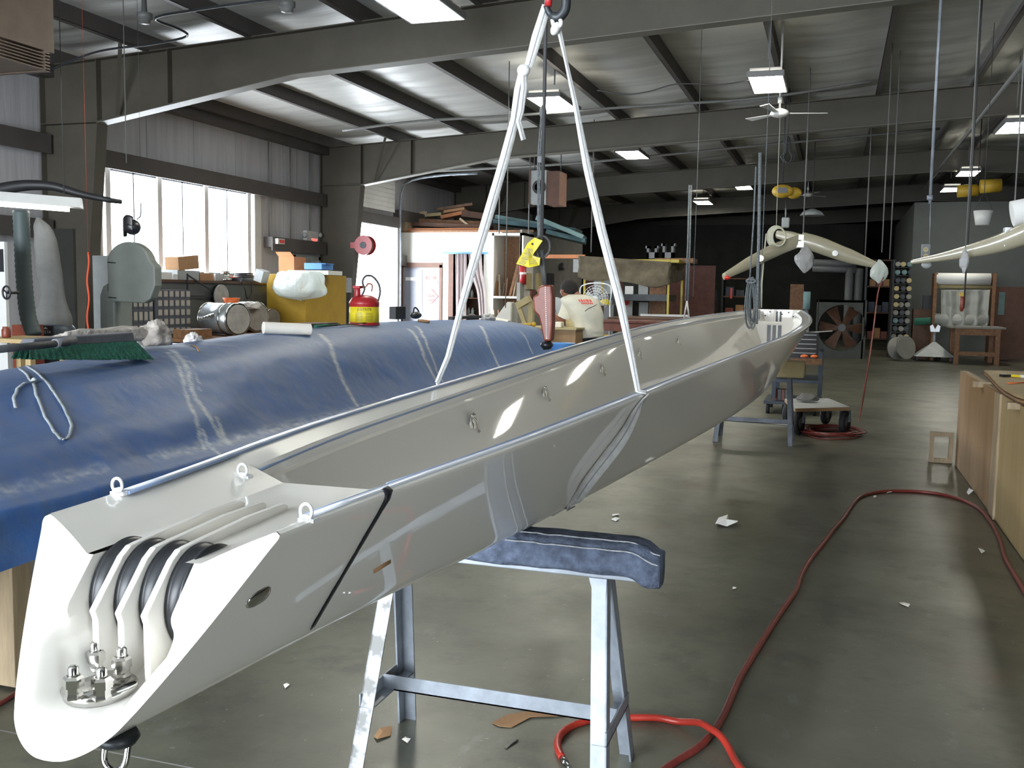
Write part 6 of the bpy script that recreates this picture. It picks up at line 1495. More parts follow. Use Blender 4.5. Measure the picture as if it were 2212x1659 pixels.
# drop outlet box on a pipe
Y4 = 9.5; c = PY(2003, 545, Y4)
t = thing('outlet_box', 'grey drop box with two pale electrical outlets hanging on a pipe', 'outlet box', PY(2003, 563, Y4))
a_, b_, c_, e_ = rect(1991, 527, 2010, 563, Y4); MB().box((a_, Y4, c_), (b_, Y4+.07, e_)).build('box', 'grey_mid', t, bevel=.004)
for py_ in (539, 553): q = PY(2000, py_, Y4-.003); o_ = MB().cyl(q, q+Vector((0, .004, 0)), .021, n=18).build('outlet', 'fibreboard', t); MB().box(q+Vector((-.008, -.002, -.004)), q+Vector((-.004, 0, .008))).box(q+Vector((.004, -.002, -.004)), q+Vector((.008, 0, .008))).build('slot', 'black_plastic', o_)
MB().tube([PY(2008, 527, Y4+.03), PY(2010, 440, Y4+.03)], .004, 6).tube([PY(2009, 440, Y4+.03), Vector((PY(2009, 430, Y4).x, Y4+.03, zceil(1.2)))], .013, 8).cyl(PY(2009, 432, Y4+.03), PY(2009, 422, Y4+.03), .025).build('drop_pipe', 'galv', t)
MB().ell(PY(2002, 572, Y4+.02), (.045, .045, .035)).build('guard_lamp', 'grey_light', t)
# pair of yellow hoists, right
Y5 = 23.0; c = PY(2088, 413, Y5); t = thing('chain_hoist', 'pair of joined yellow hoist motors under a ceiling lamp at the right', 'hoist', c)
MB().cyl(c+Vector((-.18, 0, 0)), c+Vector((.22, 0, .02)), .13, n=20).build('motor_body', 'yellow', t); MB().cyl(c+Vector((.22, -.3, .06)), c+Vector((.62, -.3, .08)), .14, n=20).build('drum_body', 'yellow', t)
MB().tube([c+Vector((.2, -.1, .1)), Vector((c.x+.2, Y5-.1, zceil(2.5)))], .012, 6).tube([c+Vector((.05, 0, -.1)), PY(2090, 450, Y5)], .01, 6).build('chain', 'steel_dark', t)
t = thing('hanging_bucket', 'white plastic bucket hanging above the right-hand spreader', 'bucket', PY(2120, 490, 15)); p = PY(2122, 487, 15.0); MB().lathe([(.09, 0), (.125, .20), (.115, .20), (.085, .01), (0, .01)], p, n=24).build('pail', 'white_trim', t); MB().tube([p+Vector((-.12, 0, .2)), p+Vector((0, 0, .45)), p+Vector((.12, 0, .2))], .004, 6).tube([p+Vector((0, 0, .45)), Vector((p.x, 15, zceil(p.x)))], .005, 6).build('handle', 'cable', t)
cord(2078, 560, 2082, 665, 12.0, .010, 'cable', 'dark cord carrying a small pendant in front of the plastic film rolls')
t = thing('hoist_pendant', 'small dark control pendant in front of the plastic film rolls', 'hoist pendant', PY(2079, 672, 12)); MB().lathe([(.012, 0), (.028, .05), (.028, .14), (.012, .2)], PY(2077, 673, 12.0), n=14).build('casing', 'red_dark', t); MB().box(PY(2071, 640, 11.98), PY(2082, 632, 11.99)).build('tag', 'yellow', t)
# ------------------------------------------------------------------ far right: grey partition room, racks, film rolls
GY = 28.4; gx = PY(1962, 700, GY).x
gz = PY(2000, 437, GY).z
struct('wall_partition', MB().box((gx, GY, 0), (RX, GY+.1, gz)).box((gx, GY+.1, 0), (gx+.1, GY+9, gz)), 'wall_grey')
x0, x1, z0, z1 = rect(2138, 620, 2230, 760, GY-.06); struct('door_3', MB().box((x0, GY-.06, 0), (x1+1, GY, z1)), 'brown_trim')
a_, b_, c_, e_ = rect(2157, 631, 2170, 680, GY-.07); o_ = struct('window_3', MB().box((a_, GY-.075, c_), (b_, GY-.06, e_)), 'teal_light')
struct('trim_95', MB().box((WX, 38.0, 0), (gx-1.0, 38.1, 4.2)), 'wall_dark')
# film roll rack
fr_ = thing('film_roll_rack', 'rack of white and clear plastic film rolls against the grey partition', 'roll rack', (PY(2080, 700, 26.6).x, 26.8, 0))
Yq = 26.6
def rl(px0, px1, py, rpx, mt, nm='film_roll'):
    a_ = PY(px0, py, Yq); b_ = PY(px1, py, Yq); b_.z = a_.z; r = rpx/2110*27.5; return MB().cyl(a_, b_, r, n=28).build(nm, mt, fr_)
rl(2022, 2140, 602, 11, 'paper_white'); rl(2018, 2143, 619, 3.5, 'fibreboard', 'cardboard_tube')
rl(2018, 2135, 689, 11, 'film')
def ff(u, v): p = PY(2033+(2138-2033)*u-6*v*u, 626+v*80, Yq-.1); p.y += .05*sin(u*23)+.03*noise.noise(Vector((u*9, v*5, 0))); return p
MB().grid(ff, 50, 20).build('hanging_film', 'film', fr_, solid=.003)
for px_ in (2015, 2140): xx = PY(px_, 700, Yq+.1).x; MB().box((xx-.04, Yq-.1, 0), (xx+.04, Yq+.5, PY(2020, 590, Yq).z)).build('upright', 'wood', fr_)
# bench left of rack
tobj('small_workbench', 'brown workbench with green roll before the partition, left of the film rack', 'workbench', 1972, 668, 2012, 740, 26.9, .5, 'wood_dark', floor=True)
p = PY(1975, 695, 26.3); q = PY(2010, 693, 26.3); single('green_roll', MB().cyl(p, q, .09, n=20), 'bristle', 'green roll sticking out of the small workbench', 'roll')
a_, b_, c_, e_ = rect(1995, 638, 2013, 668, 26.8); single('black_rack', MB().box((a_, 26.9, PY(1990, 668, 26.9).z), (b_, 27.1, e_)), 'black_metal', 'black parts rack standing on the small workbench', 'rack')
# back table
TY = 25.2
x0, x1, z0, z1 = rect(2062, 708, 2160, 785, TY); tb = thing('wooden_table', 'wooden trestle table with dark top in front of the film rack', 'table', ((x0+x1)/2, TY+.5, 0))
z1 = PY(2100, 706, TY).z
MB().box((x0-.12, TY-.05, z1-.04), (x1+.1, TY+1.2, z1)).build('table_top', 'shed_grey', tb)
for x in (x0, x1-.1):
    for y in (TY, TY+1.05): MB().box((x, y, 0), (x+.1, y+.1, z1-.04)).build('leg', 'wood', tb)
MB().box((x0+.1, TY+.02, .2), (x1-.1, TY+.08, .3)).box((x0+.1, TY+.02, z1-.2), (x1-.1, TY+.08, z1-.04)).build('rail', 'wood', tb)
# rolling stands
def stand(px, py, Y, label):
    p = PY(px, py, Y); t = thing('rolling_stand', label, 'stand', (p.x, Y, 0)); h = .26
    MB().add([(p.x-.45, Y-.4, .12), (p.x+.45, Y-.4, .12), (p.x+.45, Y+.4, .12), (p.x-.45, Y+.4, .12), (p.x, Y, .5)], [(0, 1, 4), (1, 2, 4), (2, 3, 4), (3, 0, 4), (3, 2, 1, 0)]).build('pyramid_base', 'grey_light', t)
    MB().cyl((p.x, Y, .3), (p.x, Y, .72), .035).build('post', 'galv', t)
    MB().prism([Vector((p.x-.12, Y-.05, .86)), Vector((p.x-.10, Y-.05, .72)), Vector((p.x+.10, Y-.05, .72)), Vector((p.x+.12, Y-.05, .86)), Vector((p.x+.06, Y-.05, .90)), Vector((p.x, Y-.05, .78)), Vector((p.x-.06, Y-.05, .90))], (0, .1, 0)).build('v_head', 'white_alloy', t)
    for x in (-.4, .4):
        for y in (-.36, .36): MB().cyl((p.x+x-.02, Y+y, .06), (p.x+x+.02, Y+y, .06), .06, n=18).build('caster', 'blue_steel', t)
    return t
stand(2018, 740, 26.2, 'grey pyramid rolling stand with V head, left of the wooden table')
stand(1992, 740, 27.3, 'second grey pyramid rolling stand partly behind the first')
# shelf of rolled cloths, left of partition
rc = thing('roll_shelving', 'dark shelving with stacked fabric rolls showing pale ends beside the partition', 'shelving', (PY(1945, 700, 27).x, 27, 0))
x0 = PY(1925, 700, 27).x; x1 = PY(1960, 700, 27).x
for xx in (x0, x1): MB().box((xx-.02, 27, 0), (xx+.02, 28.2, 2.5)).build('upright', 'black_metal', rc)
for i in range(11): z = .25+i*.205; MB().box((x0, 27.02, z), (x1, 28.2, z+.02)).build('shelf', 'black_metal', rc)
rn = random.Random(11)
for i in range(11):
    z = .27+i*.205
    for j in range(3):
        c = Vector((x0+.09+j*.14+rn.uniform(-.02, .02), 26.9-rn.uniform(0, .12), z+.075)); tag(MB().cyl(c, c+Vector((0, 1.0, 0)), .062, n=14).build('fabric_roll', ['shed_grey', 'steel_dark', 'teal_light', 'fibreboard'][rn.randrange(4)]), 'fabric roll end sticking out of the dark shelving', 'fabric roll', 'fabric rolls in the dark shelving')
# round crate and timber at the wall foot
p = PZ(1934, 778, 0); single('cable_reel', MB().lathe([(.28, 0), (.28, .05), (.12, .06), (.12, .3), (.28, .31), (.28, .36)], p+Vector((0, 0, .29)), (.5, -.6, .1), n=28), 'shed_grey', 'pale round cable reel lying on the floor beside the rolling stands', 'reel')
# ------------------------------------------------------------------ far middle: big drum fan, shelves, pipes
FY = 26.0
x0, x1, z0, z1 = rect(1762, 648, 1866, 772, FY); fn_ = thing('drum_fan', 'large square-framed industrial drum fan standing on the floor far away', 'fan', ((x0+x1)/2, FY+.3, 0))
c = Vector(((x0+x1)/2+.05, FY, z1*.52)); R_ = .58
m_ = MB()
for k_ in range(48):
    a0_, a1_ = 2*pi*k_/48, 2*pi*(k_+1)/48
    def sq(a): 
        s_ = max(abs(cos(a)), abs(sin(a))); return Vector((c.x+cos(a)/s_*(x1-x0)/2, FY, c.z+sin(a)/s_*z1*.48))
    def ci(a, y=0.0): return Vector((c.x+cos(a)*R_, FY+y, c.z+sin(a)*R_))
    m_.add([sq(a0_), sq(a1_), ci(a1_), ci(a0_), ci(a1_, .5), ci(a0_, .5)], [(0, 1, 2, 3), (3, 2, 4, 5)])
m_.build('shroud', 'fan_dark', fn_); MB().box((x0, FY, .0), (x1, FY+.5, .06)).box((x0, FY, z1-.06), (x1, FY+.5, z1)).box((x0, FY, 0), (x0+.04, FY+.5, z1)).box((x1-.04, FY, 0), (x1, FY+.5, z1)).build('frame', 'fan_dark', fn_)
MB().cyl(c+Vector((0, .25, 0)), c+Vector((0, .35, 0)), .10).box(c+Vector((-.56, .3, -.03)), c+Vector((.56, .34, .03))).build('motor', 'grey_mid', fn_)
for k_ in range(6):
    a_ = 2*pi*k_/6; q = Matrix.Rotation(-a_, 3, 'Y'); MB().add([c+Vector((0, .2, 0))+q @ Vector(v) for v in ((.1, 0, -.05), (.54, .08, -.16), (.54, -.06, .14), (.1, -.03, .06))], [(0, 1, 2, 3)]).build('blade', 'wood_dark', fn_, solid=.01)
single('orange_door_panel', MB().box((PY(1704, 700, 29).x, 29, 0), (PY(1733, 700, 29).x, 29.06, PY(1718, 614, 29).z)), 'wood', 'orange-brown panel standing in the dark beyond the boom end', 'plywood sheet')
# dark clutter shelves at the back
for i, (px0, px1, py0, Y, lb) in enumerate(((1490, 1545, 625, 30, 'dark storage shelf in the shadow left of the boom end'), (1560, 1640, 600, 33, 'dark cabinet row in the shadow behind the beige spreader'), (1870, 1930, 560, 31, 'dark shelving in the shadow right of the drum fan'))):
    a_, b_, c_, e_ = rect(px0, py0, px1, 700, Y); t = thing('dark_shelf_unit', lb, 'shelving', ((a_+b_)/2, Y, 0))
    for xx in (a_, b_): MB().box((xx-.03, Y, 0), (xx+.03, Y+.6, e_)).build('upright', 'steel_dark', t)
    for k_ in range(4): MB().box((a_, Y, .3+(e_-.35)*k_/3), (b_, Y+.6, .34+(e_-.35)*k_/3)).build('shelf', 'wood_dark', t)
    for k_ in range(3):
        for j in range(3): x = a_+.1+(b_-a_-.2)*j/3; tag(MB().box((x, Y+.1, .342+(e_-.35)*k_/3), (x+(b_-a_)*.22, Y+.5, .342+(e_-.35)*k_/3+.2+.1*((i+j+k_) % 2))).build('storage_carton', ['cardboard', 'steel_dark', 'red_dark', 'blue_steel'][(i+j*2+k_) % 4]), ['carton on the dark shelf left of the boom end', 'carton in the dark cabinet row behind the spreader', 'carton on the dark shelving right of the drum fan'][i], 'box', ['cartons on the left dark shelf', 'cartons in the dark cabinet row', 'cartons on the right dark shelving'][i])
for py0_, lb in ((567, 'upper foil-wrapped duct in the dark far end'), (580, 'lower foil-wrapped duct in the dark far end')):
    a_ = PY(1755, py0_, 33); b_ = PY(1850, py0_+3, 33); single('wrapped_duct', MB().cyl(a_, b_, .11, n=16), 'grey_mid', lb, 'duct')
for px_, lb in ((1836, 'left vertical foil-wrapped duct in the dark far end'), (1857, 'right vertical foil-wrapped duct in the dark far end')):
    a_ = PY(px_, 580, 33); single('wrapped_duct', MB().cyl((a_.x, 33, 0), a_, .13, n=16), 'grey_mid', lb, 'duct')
single('white_sign', MB().box(PY(1577, 645, 32.9), PY(1582, 622, 32.92)), 'sign_pink', 'narrow pale sign on the dark cabinet row', 'sign')
t = thing('dust_hose_post', 'pale blue cylinder on a post beyond the boom end', 'cylinder', (PY(1742, 660, 18).x, 18, 0)); p = PY(1742, 668, 18); MB().cyl((p.x, 18, 0), (p.x, 18, p.z), .035).build('post', 'grey_mid', t); MB().cyl((p.x, 18, p.z), (p.x, 18, PY(1742, 630, 18).z), .06).build('cylinder_body', 'teal_light', t)
tobj('grey_wall_box', 'pale box hanging in the dark above the spreader', 'box', 1688, 470, 1707, 492, 19, .2, 'grey_light') if False else None
t = thing('hanging_spool', 'pale plastic jug hanging from the yellow hoist chain', 'jug', PY(1697, 492, Yh)); MB().box(PY(1688, 492, Yh), PY(1706, 470, Yh+.1)).build('jug_body', 'grey_light', t, bevel=.02); MB().tube([PY(1697, 450, Yh+.05), PY(1697, 470, Yh+.05)], .01, 6).build('handle', 'grey_light', t)
c = PY(1754, 466, 24); t = thing('dome_lamp', 'dim unlit dome lamp hanging in the dark far end', 'lamp', c); MB().lathe([(.28, 0), (.2, .1), (.05, .16)], c, n=24).build('shade', 'grey_light', t); MB().tube([c+Vector((0, 0, .15)), Vector((c.x, 24, zceil(c.x)))], .01, 6).build('cord', 'cable', t)
# ------------------------------------------------------------------ tool cart, dolly, coils on the floor
CY = 13.0; t = thing('tool_cart', 'dark steel tool cart with drawers and orange tools behind the boom end', 'tool cart', (-.45, CY+.4, 0))
x0, x1 = PY(1670, 800, CY).x, PY(1790, 800, CY).x; fx = PY(1772, 800, CY).x
for x in (x0+.02, fx): 
    for y in (CY, CY+.85): MB().box((x-.025, y-.025, .2), (x+.025, y+.025, PY(1772, 760, CY).z)).build('post', 'blue_steel', t)
za, zb, zc2 = PY(1720, 868, CY).z, PY(1720, 820, CY).z, PY(1720, 775, CY).z
MB().box((x0-.1, CY-.03, za-.04), (fx+.03, CY+.88, za)).build('shelf', 'blue_steel', t); MB().box((x0-.1, CY-.03, zb-.04), (fx+.03, CY+.88, zb)).build('shelf', 'blue_steel', t); MB().box((x0-.1, CY-.03, zc2-.05), (fx+.03, CY+.88, zc2)).build('shelf', 'blue_steel', t)
MB().box((PY(1708, 775, CY).x, CY-.05, zc2-.065), (fx+.02, CY-.031, zc2+.01)).build('hole_rack', 'wood', t)
for i in range(6): q = PY(1715+i*8, 773, CY-.055); MB().cyl(q, q+Vector((0, .004, 0)), .012, n=10).build('tool_hole', 'black_plastic', t)
for px_ in (1650, 1668): q = PY(px_, 872, CY); 
for x in (x0-.05, x0+.15, fx-.05):
    for y in (CY+.05, CY+.8): MB().cyl((x-.02, y, .07), (x+.02, y, .07), .07, n=20).box((x-.015, y-.02, .1), (x+.015, y+.02, za-.04)).build('caster', 'rubber', t)
dx0, dx1 = PY(1727, 730, CY+.5).x, PY(1768, 730, CY+.5).x; dr = thing('drawer_chest', 'black drawer chest with pale drawer edges on top of the tool cart', 'drawer chest', ((dx0+dx1)/2, CY+.4, zc2))
ztp = PY(1745, 718, CY+.2).z; MB().box((dx0-.1, CY+.2, zc2+.001), (dx1, CY+.7, ztp)).build('chest_body', 'black_metal', dr)
for i in range(5): z = zc2+.03+(ztp-zc2-.04)*i/5; MB().box((dx0-.08, CY+.185, z+.03), (dx1-.02, CY+.199, z+.042)).build('drawer_edge', 'grey_light', dr)
for px_, lb in ((1738, 'left orange-red reel tool on the tool cart'), (1759, 'right orange-red reel tool on the tool cart')): q = PY(px_, 762, CY+.08); single('tape_measure', MB().ell((q.x, q.y, zc2+.028), (.05, .04, .027)), 'orange', lb, 'tool')
q = PY(1750, 718, CY+.4); single('spray_bottle', MB().cyl((q.x-.05, q.y, ztp+.001), (q.x-.05, q.y, ztp+.12), .035), 'fan_white', 'white bottle with yellow base on the drawer chest', 'bottle')
single('steel_rule', MB().bar(PY(1752, 718, CY+.3), PY(1798, 715, CY+.3), .02, .01), 'white_trim', 'pale stick laid over the drawer chest edge', 'stick')
for i in range(5): x = PY(1672+i*8, 866, CY+.2).x; tag(MB().box((x, CY+.1, za+.001), (x+.04, CY+.3, za+.14)).build('parts_box', ['red_dark', 'black_plastic', 'red_dark', 'grey_mid', 'black_plastic'][i]), 'small box on the bottom shelf of the tool cart', 'box', 'boxes on the tool cart bottom shelf')
# dolly
d0_, d1_, d2_, d3_ = PZ(1718, 883, .30), PZ(1836, 880, .30), PZ(1790, 861, .30), PZ(1695, 862, .30)
dl = thing('furniture_dolly', 'plywood dolly with four large black pneumatic wheels', 'dolly', (0, 11.8, 0))
mx_, my_ = (d0_+d1_+d2_+d3_)/4, 0
MB().prism([d0_, d1_, d2_, d3_], (0, 0, -.035)).build('deck', 'plywood', dl); MB().prism([p+Vector((0, 0, .001)) for p in (d0_, d1_, d2_, d3_)], (0, 0, .003)).build('deck_cover', 'grey_light', dl)
for q in (d0_.lerp(mx_, .2), d1_.lerp(mx_, .12), d2_.lerp(mx_, .15), d3_.lerp(mx_, .15)):
    x, y = q.x, q.y; W = MB(); W.lathe([(.055, -.02), (.09, -.032), (.118, -.030), (.13, -.014), (.13, .014), (.118, .030), (.09, .032), (.055, .02)], (x, y, .131), (1, -.35, 0), n=32)
    wo = W.build('wheel', 'rubber', dl); MB().lathe([(.0, -.024), (.06, -.022), (.06, .022), (0, .024)], (x, y, .131), (1, -.35, 0), n=20).build('hub', 'galv', wo)
    MB().box((x-.05, y-.02, .255), (x+.05, y+.06, .265)).bar((x-.045, y+.03, .26), (x-.045, y, .13), .03, .006).bar((x+.045, y+.03, .26), (x+.045, y, .13), .03, .006).build('fork', 'steel_dark', dl)
crumple('rag', PZ(1745, 860, .35), (.11, .08, .05), 'cloth_grey', 'grey rag bundle on the plywood dolly', 'rag', 40)
m_ = MB(); rn = random.Random(2); c = PZ(1795, 937, .012)
for i in range(12):
    a0_ = rn.uniform(.22, .34); b0_ = rn.uniform(.16, .30); ph = rn.uniform(0, 1); off = Vector((rn.uniform(-.06, .06), rn.uniform(-.1, .1), rn.uniform(0, .05)))
    m_.tube([c+off+Vector((cos(a_+ph)*a0_, sin(a_+ph)*b0_*1.4, .006*sin(a_*3))) for a_ in [2*pi*k_/26 for k_ in range(26)]], .007, 5, True)
single('hose_coil', m_, 'red_hose', 'flat coil of thin red hose on the floor beneath the plywood dolly', 'hose')
single('floor_plank', MB().bar(PZ(1580, 905, .02), PZ(1708, 915, .02), .09, .03), 'paper_white', 'long pale strip lying on the floor by the far sawhorse', 'strip')

a_ = PZ(2240, 100, 4.35); single('overhead_pipe', MB().cyl((a_.x, a_.y, 4.35), (a_.x, 27.5, 4.35), .03, n=10), 'cable_grey', 'long dark pipe running into the distance below the ceiling at the top right', 'pipe')
# ------------------------------------------------------------------ right: plywood crate, frame
cr_ = thing('plywood_crate', 'large open plywood crate cut by the right edge of the photo', 'crate', (1.7, 7.2, 0))
MB().box((1.10, 4.6, .006), (1.118, 7.42, .87)).build('near_panel', 'plywood_pale', cr_); MB().box((1.10, 7.46, .006), (1.118, 9.66, .865)).build('far_panel', 'plywood', cr_)
MB().box((1.085, 7.30, .004), (1.10, 7.52, .87)).build('joint_batten', 'pine', cr_)
MB().box((1.118, 9.64, .006), (2.3, 9.66, .6)).box((2.28, 4.6, .006), (2.3, 9.64, .87)).box((1.118, 4.6, .03), (2.28, 9.64, .05)).build('crate_shell', 'plywood', cr_)
MB().box((1.118, 7.5, .80), (1.16, 9.62, .868)).box((1.118, 4.65, .80), (1.16, 7.3, .872)).build('top_rail', 'pine', cr_)
q = [PY(2115, 832, 8.3), PY(2178, 872, 6.9)]
MB().box((1.03, 8.2, .84), (1.6, 8.28, .88)).build('cross_bearer', 'pine', cr_); MB().box((1.03, 6.62, .84), (1.6, 6.70, .88)).build('cross_bearer', 'pine', cr_)
zt = .883
cp = [PZ(2126, 799, zt+.05), PZ(2134, 806, zt+.05), PZ(2146, 818, zt+.05), PZ(2160, 832, zt+.05), PZ(2180, 845, zt+.05), PZ(2212, 858, zt+.05), PZ(2300, 872, zt+.05)]
cp = curve_pts(cp, 5); far_ = PZ(2126, 799, zt+.05)
poly = [Vector((p.x, p.y, zt+.05)) for p in cp] + [Vector((2.25, cp[-1].y, zt+.05)), Vector((2.25, far_.y, zt+.05))]
ctp = thing('counter_top', 'curved plywood counter top lying on the plywood crate at the right edge', 'counter top', (1.7, 7.5, zt))
for i, (z0_, th_, mt) in enumerate(((zt+.038, .012, 'plywood_pale'), (zt+.026, .012, 'wood_dark'), (zt+.012, .014, 'plywood'), (zt, .012, 'wood_dark'))): MB().prism([Vector((p.x+(0 if i == 0 else .004), p.y, z0_)) for p in poly], (0, 0, th_)).build('ply_layer', mt, ctp)
zz = zt+.051
k0, k1, k2_ = PZ(2162, 811, zz+.01), PZ(2183, 811, zz+.01), PZ(2206, 813, zz+.01)
t = thing('marker_knife', 'black and yellow utility knife on the curved counter top', 'knife', k1); MB().bar(k0, k1, .04, .018).build('black_grip', 'black_plastic', t, bevel=.003); MB().bar(k1, k2_, .034, .018).build('yellow_handle', 'yellow_bright', t, bevel=.003)
single('pencil', MB().cyl(PZ(2176, 828, zz+.005), PZ(2214, 826, zz+.005), .0045, n=6), 'orange', 'orange pencil lying in front of the utility knife', 'pencil')
single('tape_roll', MB().lathe([(.02, 0), (.035, 0), (.035, .02), (.02, .02), (.02, 0)], PZ(2214, 816, zz), n=20), 'paper_white', 'white tape roll at the end of the yellow knife', 'tape')
fx0, fx1 = .885, 1.085; m_ = MB()
m_.box((fx0, 9.72, .003), (fx1, 9.78, .04)).box((fx0, 9.72, .25), (fx1, 9.78, .285)).box((fx0, 9.72, .04), (fx0+.035, 9.78, .25)).box((fx1-.035, 9.72, .04), (fx1, 9.78, .25)); single('square_frame', m_, 'pine', 'small square pine frame standing on the floor at the foot of the plywood crate', 'frame')
# ------------------------------------------------------------------ hoses on the floor
HR = .0125
h1 = [(1400, 1690), (1449, 1651), (1501, 1620), (1525, 1600), (1557, 1556), (1574, 1520), (1596, 1469), (1624, 1421), (1656, 1369), (1692, 1314), (1720, 1274), (1731, 1242), (1751, 1207), (1783, 1167), (1799, 1145), (1819, 1123), (1843, 1089), (1862, 1071.5), (1906, 1061.6), (1970, 1061), (2033, 1067.5), (2077, 1079.5), (2113, 1097), (2137, 1123), (2160, 1165), (2172, 1206), (2212, 1275), (2260, 1370)]
P1 = [PZ(*q, HR) for q in h1]
for p in P1: p.x = min(p.x, 1.06)
single('air_hose', MB().tube(curve_pts(P1, 5), HR, 10), 'red_hose', 'long faded red air hose snaking over the concrete to the plywood crate', 'hose')
h2 = [(1660, 1720), (1600, 1659), (1572, 1620), (1537, 1594), (1489, 1568), (1429, 1552), (1370, 1550), (1300, 1552), (1240, 1566), (1210, 1588), (1205, 1615), (1215, 1638)]
P2 = [PZ(*q, HR) for q in h2]
c2_ = curve_pts(P2, 6)
for p in c2_:
    d = (p-PZ(1530, 1592, HR)).length
    if d < .16: p.z += .03*(1-sst(.03, .16, d))
t = thing('air_hose', 'bright red air hose curling round the near sawhorse leg, crossing over the other hose', 'hose', c2_[20]); MB().tube(c2_, HR, 10).build('hose', 'red_plastic' if False else 'red_hose2' if 'red_hose2' in M else 'red_hose', t)
e0_, e1_ = c2_[-1], PZ(1232, 1662, HR); MB().cyl(e0_, e0_.lerp(e1_, .5), .012, n=10).cyl(e0_.lerp(e1_, .5), e1_, .009, n=10).build('coupling', 'stainless', t)
single('air_hose', MB().tube(curve_pts([PZ(-60, 1545, .008), PZ(0, 1520, .008), PZ(45, 1490, .008), PZ(80, 1470, .008)], 4), .009, 6), 'red_hose', 'short run of red hose on the floor left of the boom nose', 'hose')
# ------------------------------------------------------------------ scraps on the floor
def scrap(name, pts, matl, label, cat='scrap', curl=.01, grp=None):
    m_ = MB(); P_ = [PZ(x, y, .002) for x, y in pts]; c = sum(P_, Vector())/len(P_); n_ = len(P_); V_ = [c+Vector((0, 0, curl))]
    for i, p in enumerate(P_): V_.append(p+Vector((0, 0, curl*(.2+.8*((i*7) % 3)/2))))
    m_.add(V_, [(0, i+1, (i+1) % n_+1) for i in range(n_)]); o_ = m_.build(name, matl, solid=.0012); return tag(o_, label, cat, grp)
scrap('cardboard_piece', [(1062, 1562), (1095, 1545), (1225, 1525), (1245, 1542), (1215, 1548), (1130, 1552), (1105, 1572), (1078, 1570)], 'cardboard', 'flat brown cardboard piece on the floor under the sawhorse stretcher', 'cardboard', .004)
scrap('cardboard_scrap', [(808, 1592), (820, 1576), (846, 1574), (844, 1590), (815, 1600)], 'cardboard', 'small tan cardboard scrap on the floor left under the near sawhorse', 'scrap')
scrap('paper_scrap', [(868, 1598), (876, 1595), (887, 1602), (880, 1606)], 'paper', 'cream paper curl right of the small tan cardboard scrap', 'scrap')
scrap('paper_scrap', [(1545, 1133), (1552, 1124), (1572, 1121), (1574, 1130), (1592, 1130), (1594, 1136), (1570, 1139), (1550, 1137)], 'paper_white', 'largest white torn paper scrap on the open floor right of the denim pad', 'scrap', .03)
scrap('paper_scrap', [(1320, 1122), (1330, 1119), (1339, 1122), (1330, 1127)], 'paper_white', 'white oval scrap just above the denim pad', 'scrap')
scrap('paper_scrap', [(1322, 1112), (1336, 1111), (1338, 1114), (1323, 1115)], 'paper_white', 'thin white strip above the white oval scrap', 'scrap')
scrap('paper_scrap', [(1583, 1268), (1592, 1271), (1590, 1275), (1582, 1273)], 'paper', 'tiny cream scrap left of the long red hose', 'scrap')
scrap('paper_scrap', [(1942, 1302), (1953, 1303), (1966, 1309), (1962, 1312), (1946, 1307)], 'paper', 'cream curl of paper in the middle of the floor loop of the red hose', 'scrap')
scrap('paper_scrap', [(2113, 1184), (2123, 1188), (2128, 1194), (2120, 1196)], 'paper', 'cream scrap on the floor beside the hose near the crate', 'scrap')
scrap('paper_scrap', [(2088, 1066), (2093, 1060), (2103, 1070), (2092, 1071)], 'paper_white', 'white crumpled scrap against the foot of the crate', 'scrap', .04)
scrap('paper_scrap', [(1914, 1063), (1926, 1062), (1927, 1065), (1916, 1066)], 'paper_white', 'small white scrap touching the top of the red hose bend', 'scrap')
scrap('paper_scrap', [(1886, 1072), (1892, 1071), (1894, 1075), (1888, 1076)], 'paper', 'tiny cream scrap inside the red hose bend', 'scrap')
scrap('paper_scrap', [(1388, 1000), (1394, 992), (1398, 1010), (1390, 1015)], 'paper', 'small pale scrap', 'scrap') if False else None
scrap('black_strip', [(1090, 1615), (1118, 1597), (1120, 1600), (1094, 1618)], 'black_plastic', 'short black strip on the floor under the sawhorse stretcher', 'strip', .003)
scrap('paper_scrap', [(612, 1480), (620, 1478), (626, 1484), (616, 1488)], 'paper', 'tiny scrap on the floor below the boom left of the sawhorse leg', 'scrap')
# ------------------------------------------------------------------ the worker
PYm = 12.0; KM = 1.14
def J(px, py, dy=0.0): return PY(px, py, PYm+dy)
F = Vector((-.80, .60, 0)); S = Vector((-.60, -.80, 0))       # facing, and towards the shoulder nearest the camera
pel = J(1270, 745); pel.z = .93
che = J(1260, 668); nek = J(1246, 640); hed = J(1228, 627)
shN = J(1241, 655)+S*.10+Vector((0, 0, 0)); shN = nek+S*.195+Vector((.05, 0, -.065)); shF = nek-S*.19+Vector((.0, 0, -.07))
elN = J(1220, 694, -.05); haN = J(1192, 680, .0); elF = shF+Vector((-.16, .02, -.28)); haF = J(1188, 683, .18)
man = bpy.data.meshes.new('person'); V_ = []; E_ = []; R_ = []
def nd(p, r, par=None, r2=None): V_.append(Vector(p)); R_.append((r*KM, (r2 or r)*KM)); k_ = len(V_)-1; (E_.append((par, k_)) if par is not None else None); return k_
p0 = nd(pel, .125, None, .15); p1_ = nd(pel.lerp(che, .5), .11, p0); p2_ = nd(che, .13, p1_); p3_ = nd(nek+Vector((.01, 0, -.02)), .065, p2_)
p4 = nd(nek.lerp(hed, .5), .056, p3_); p5 = nd(hed+Vector((.012, -.005, -.01)), .085, p4); p6_ = nd(hed+Vector((-.005, .0, .045)), .088, p5)
fc = (F*.9+Vector((0, 0, -.45))).normalized(); nd(hed+fc*.105+Vector((0, 0, -.01)), .02, p5); nd(hed+fc*.05+Vector((0, 0, -.085)), .04, p5)
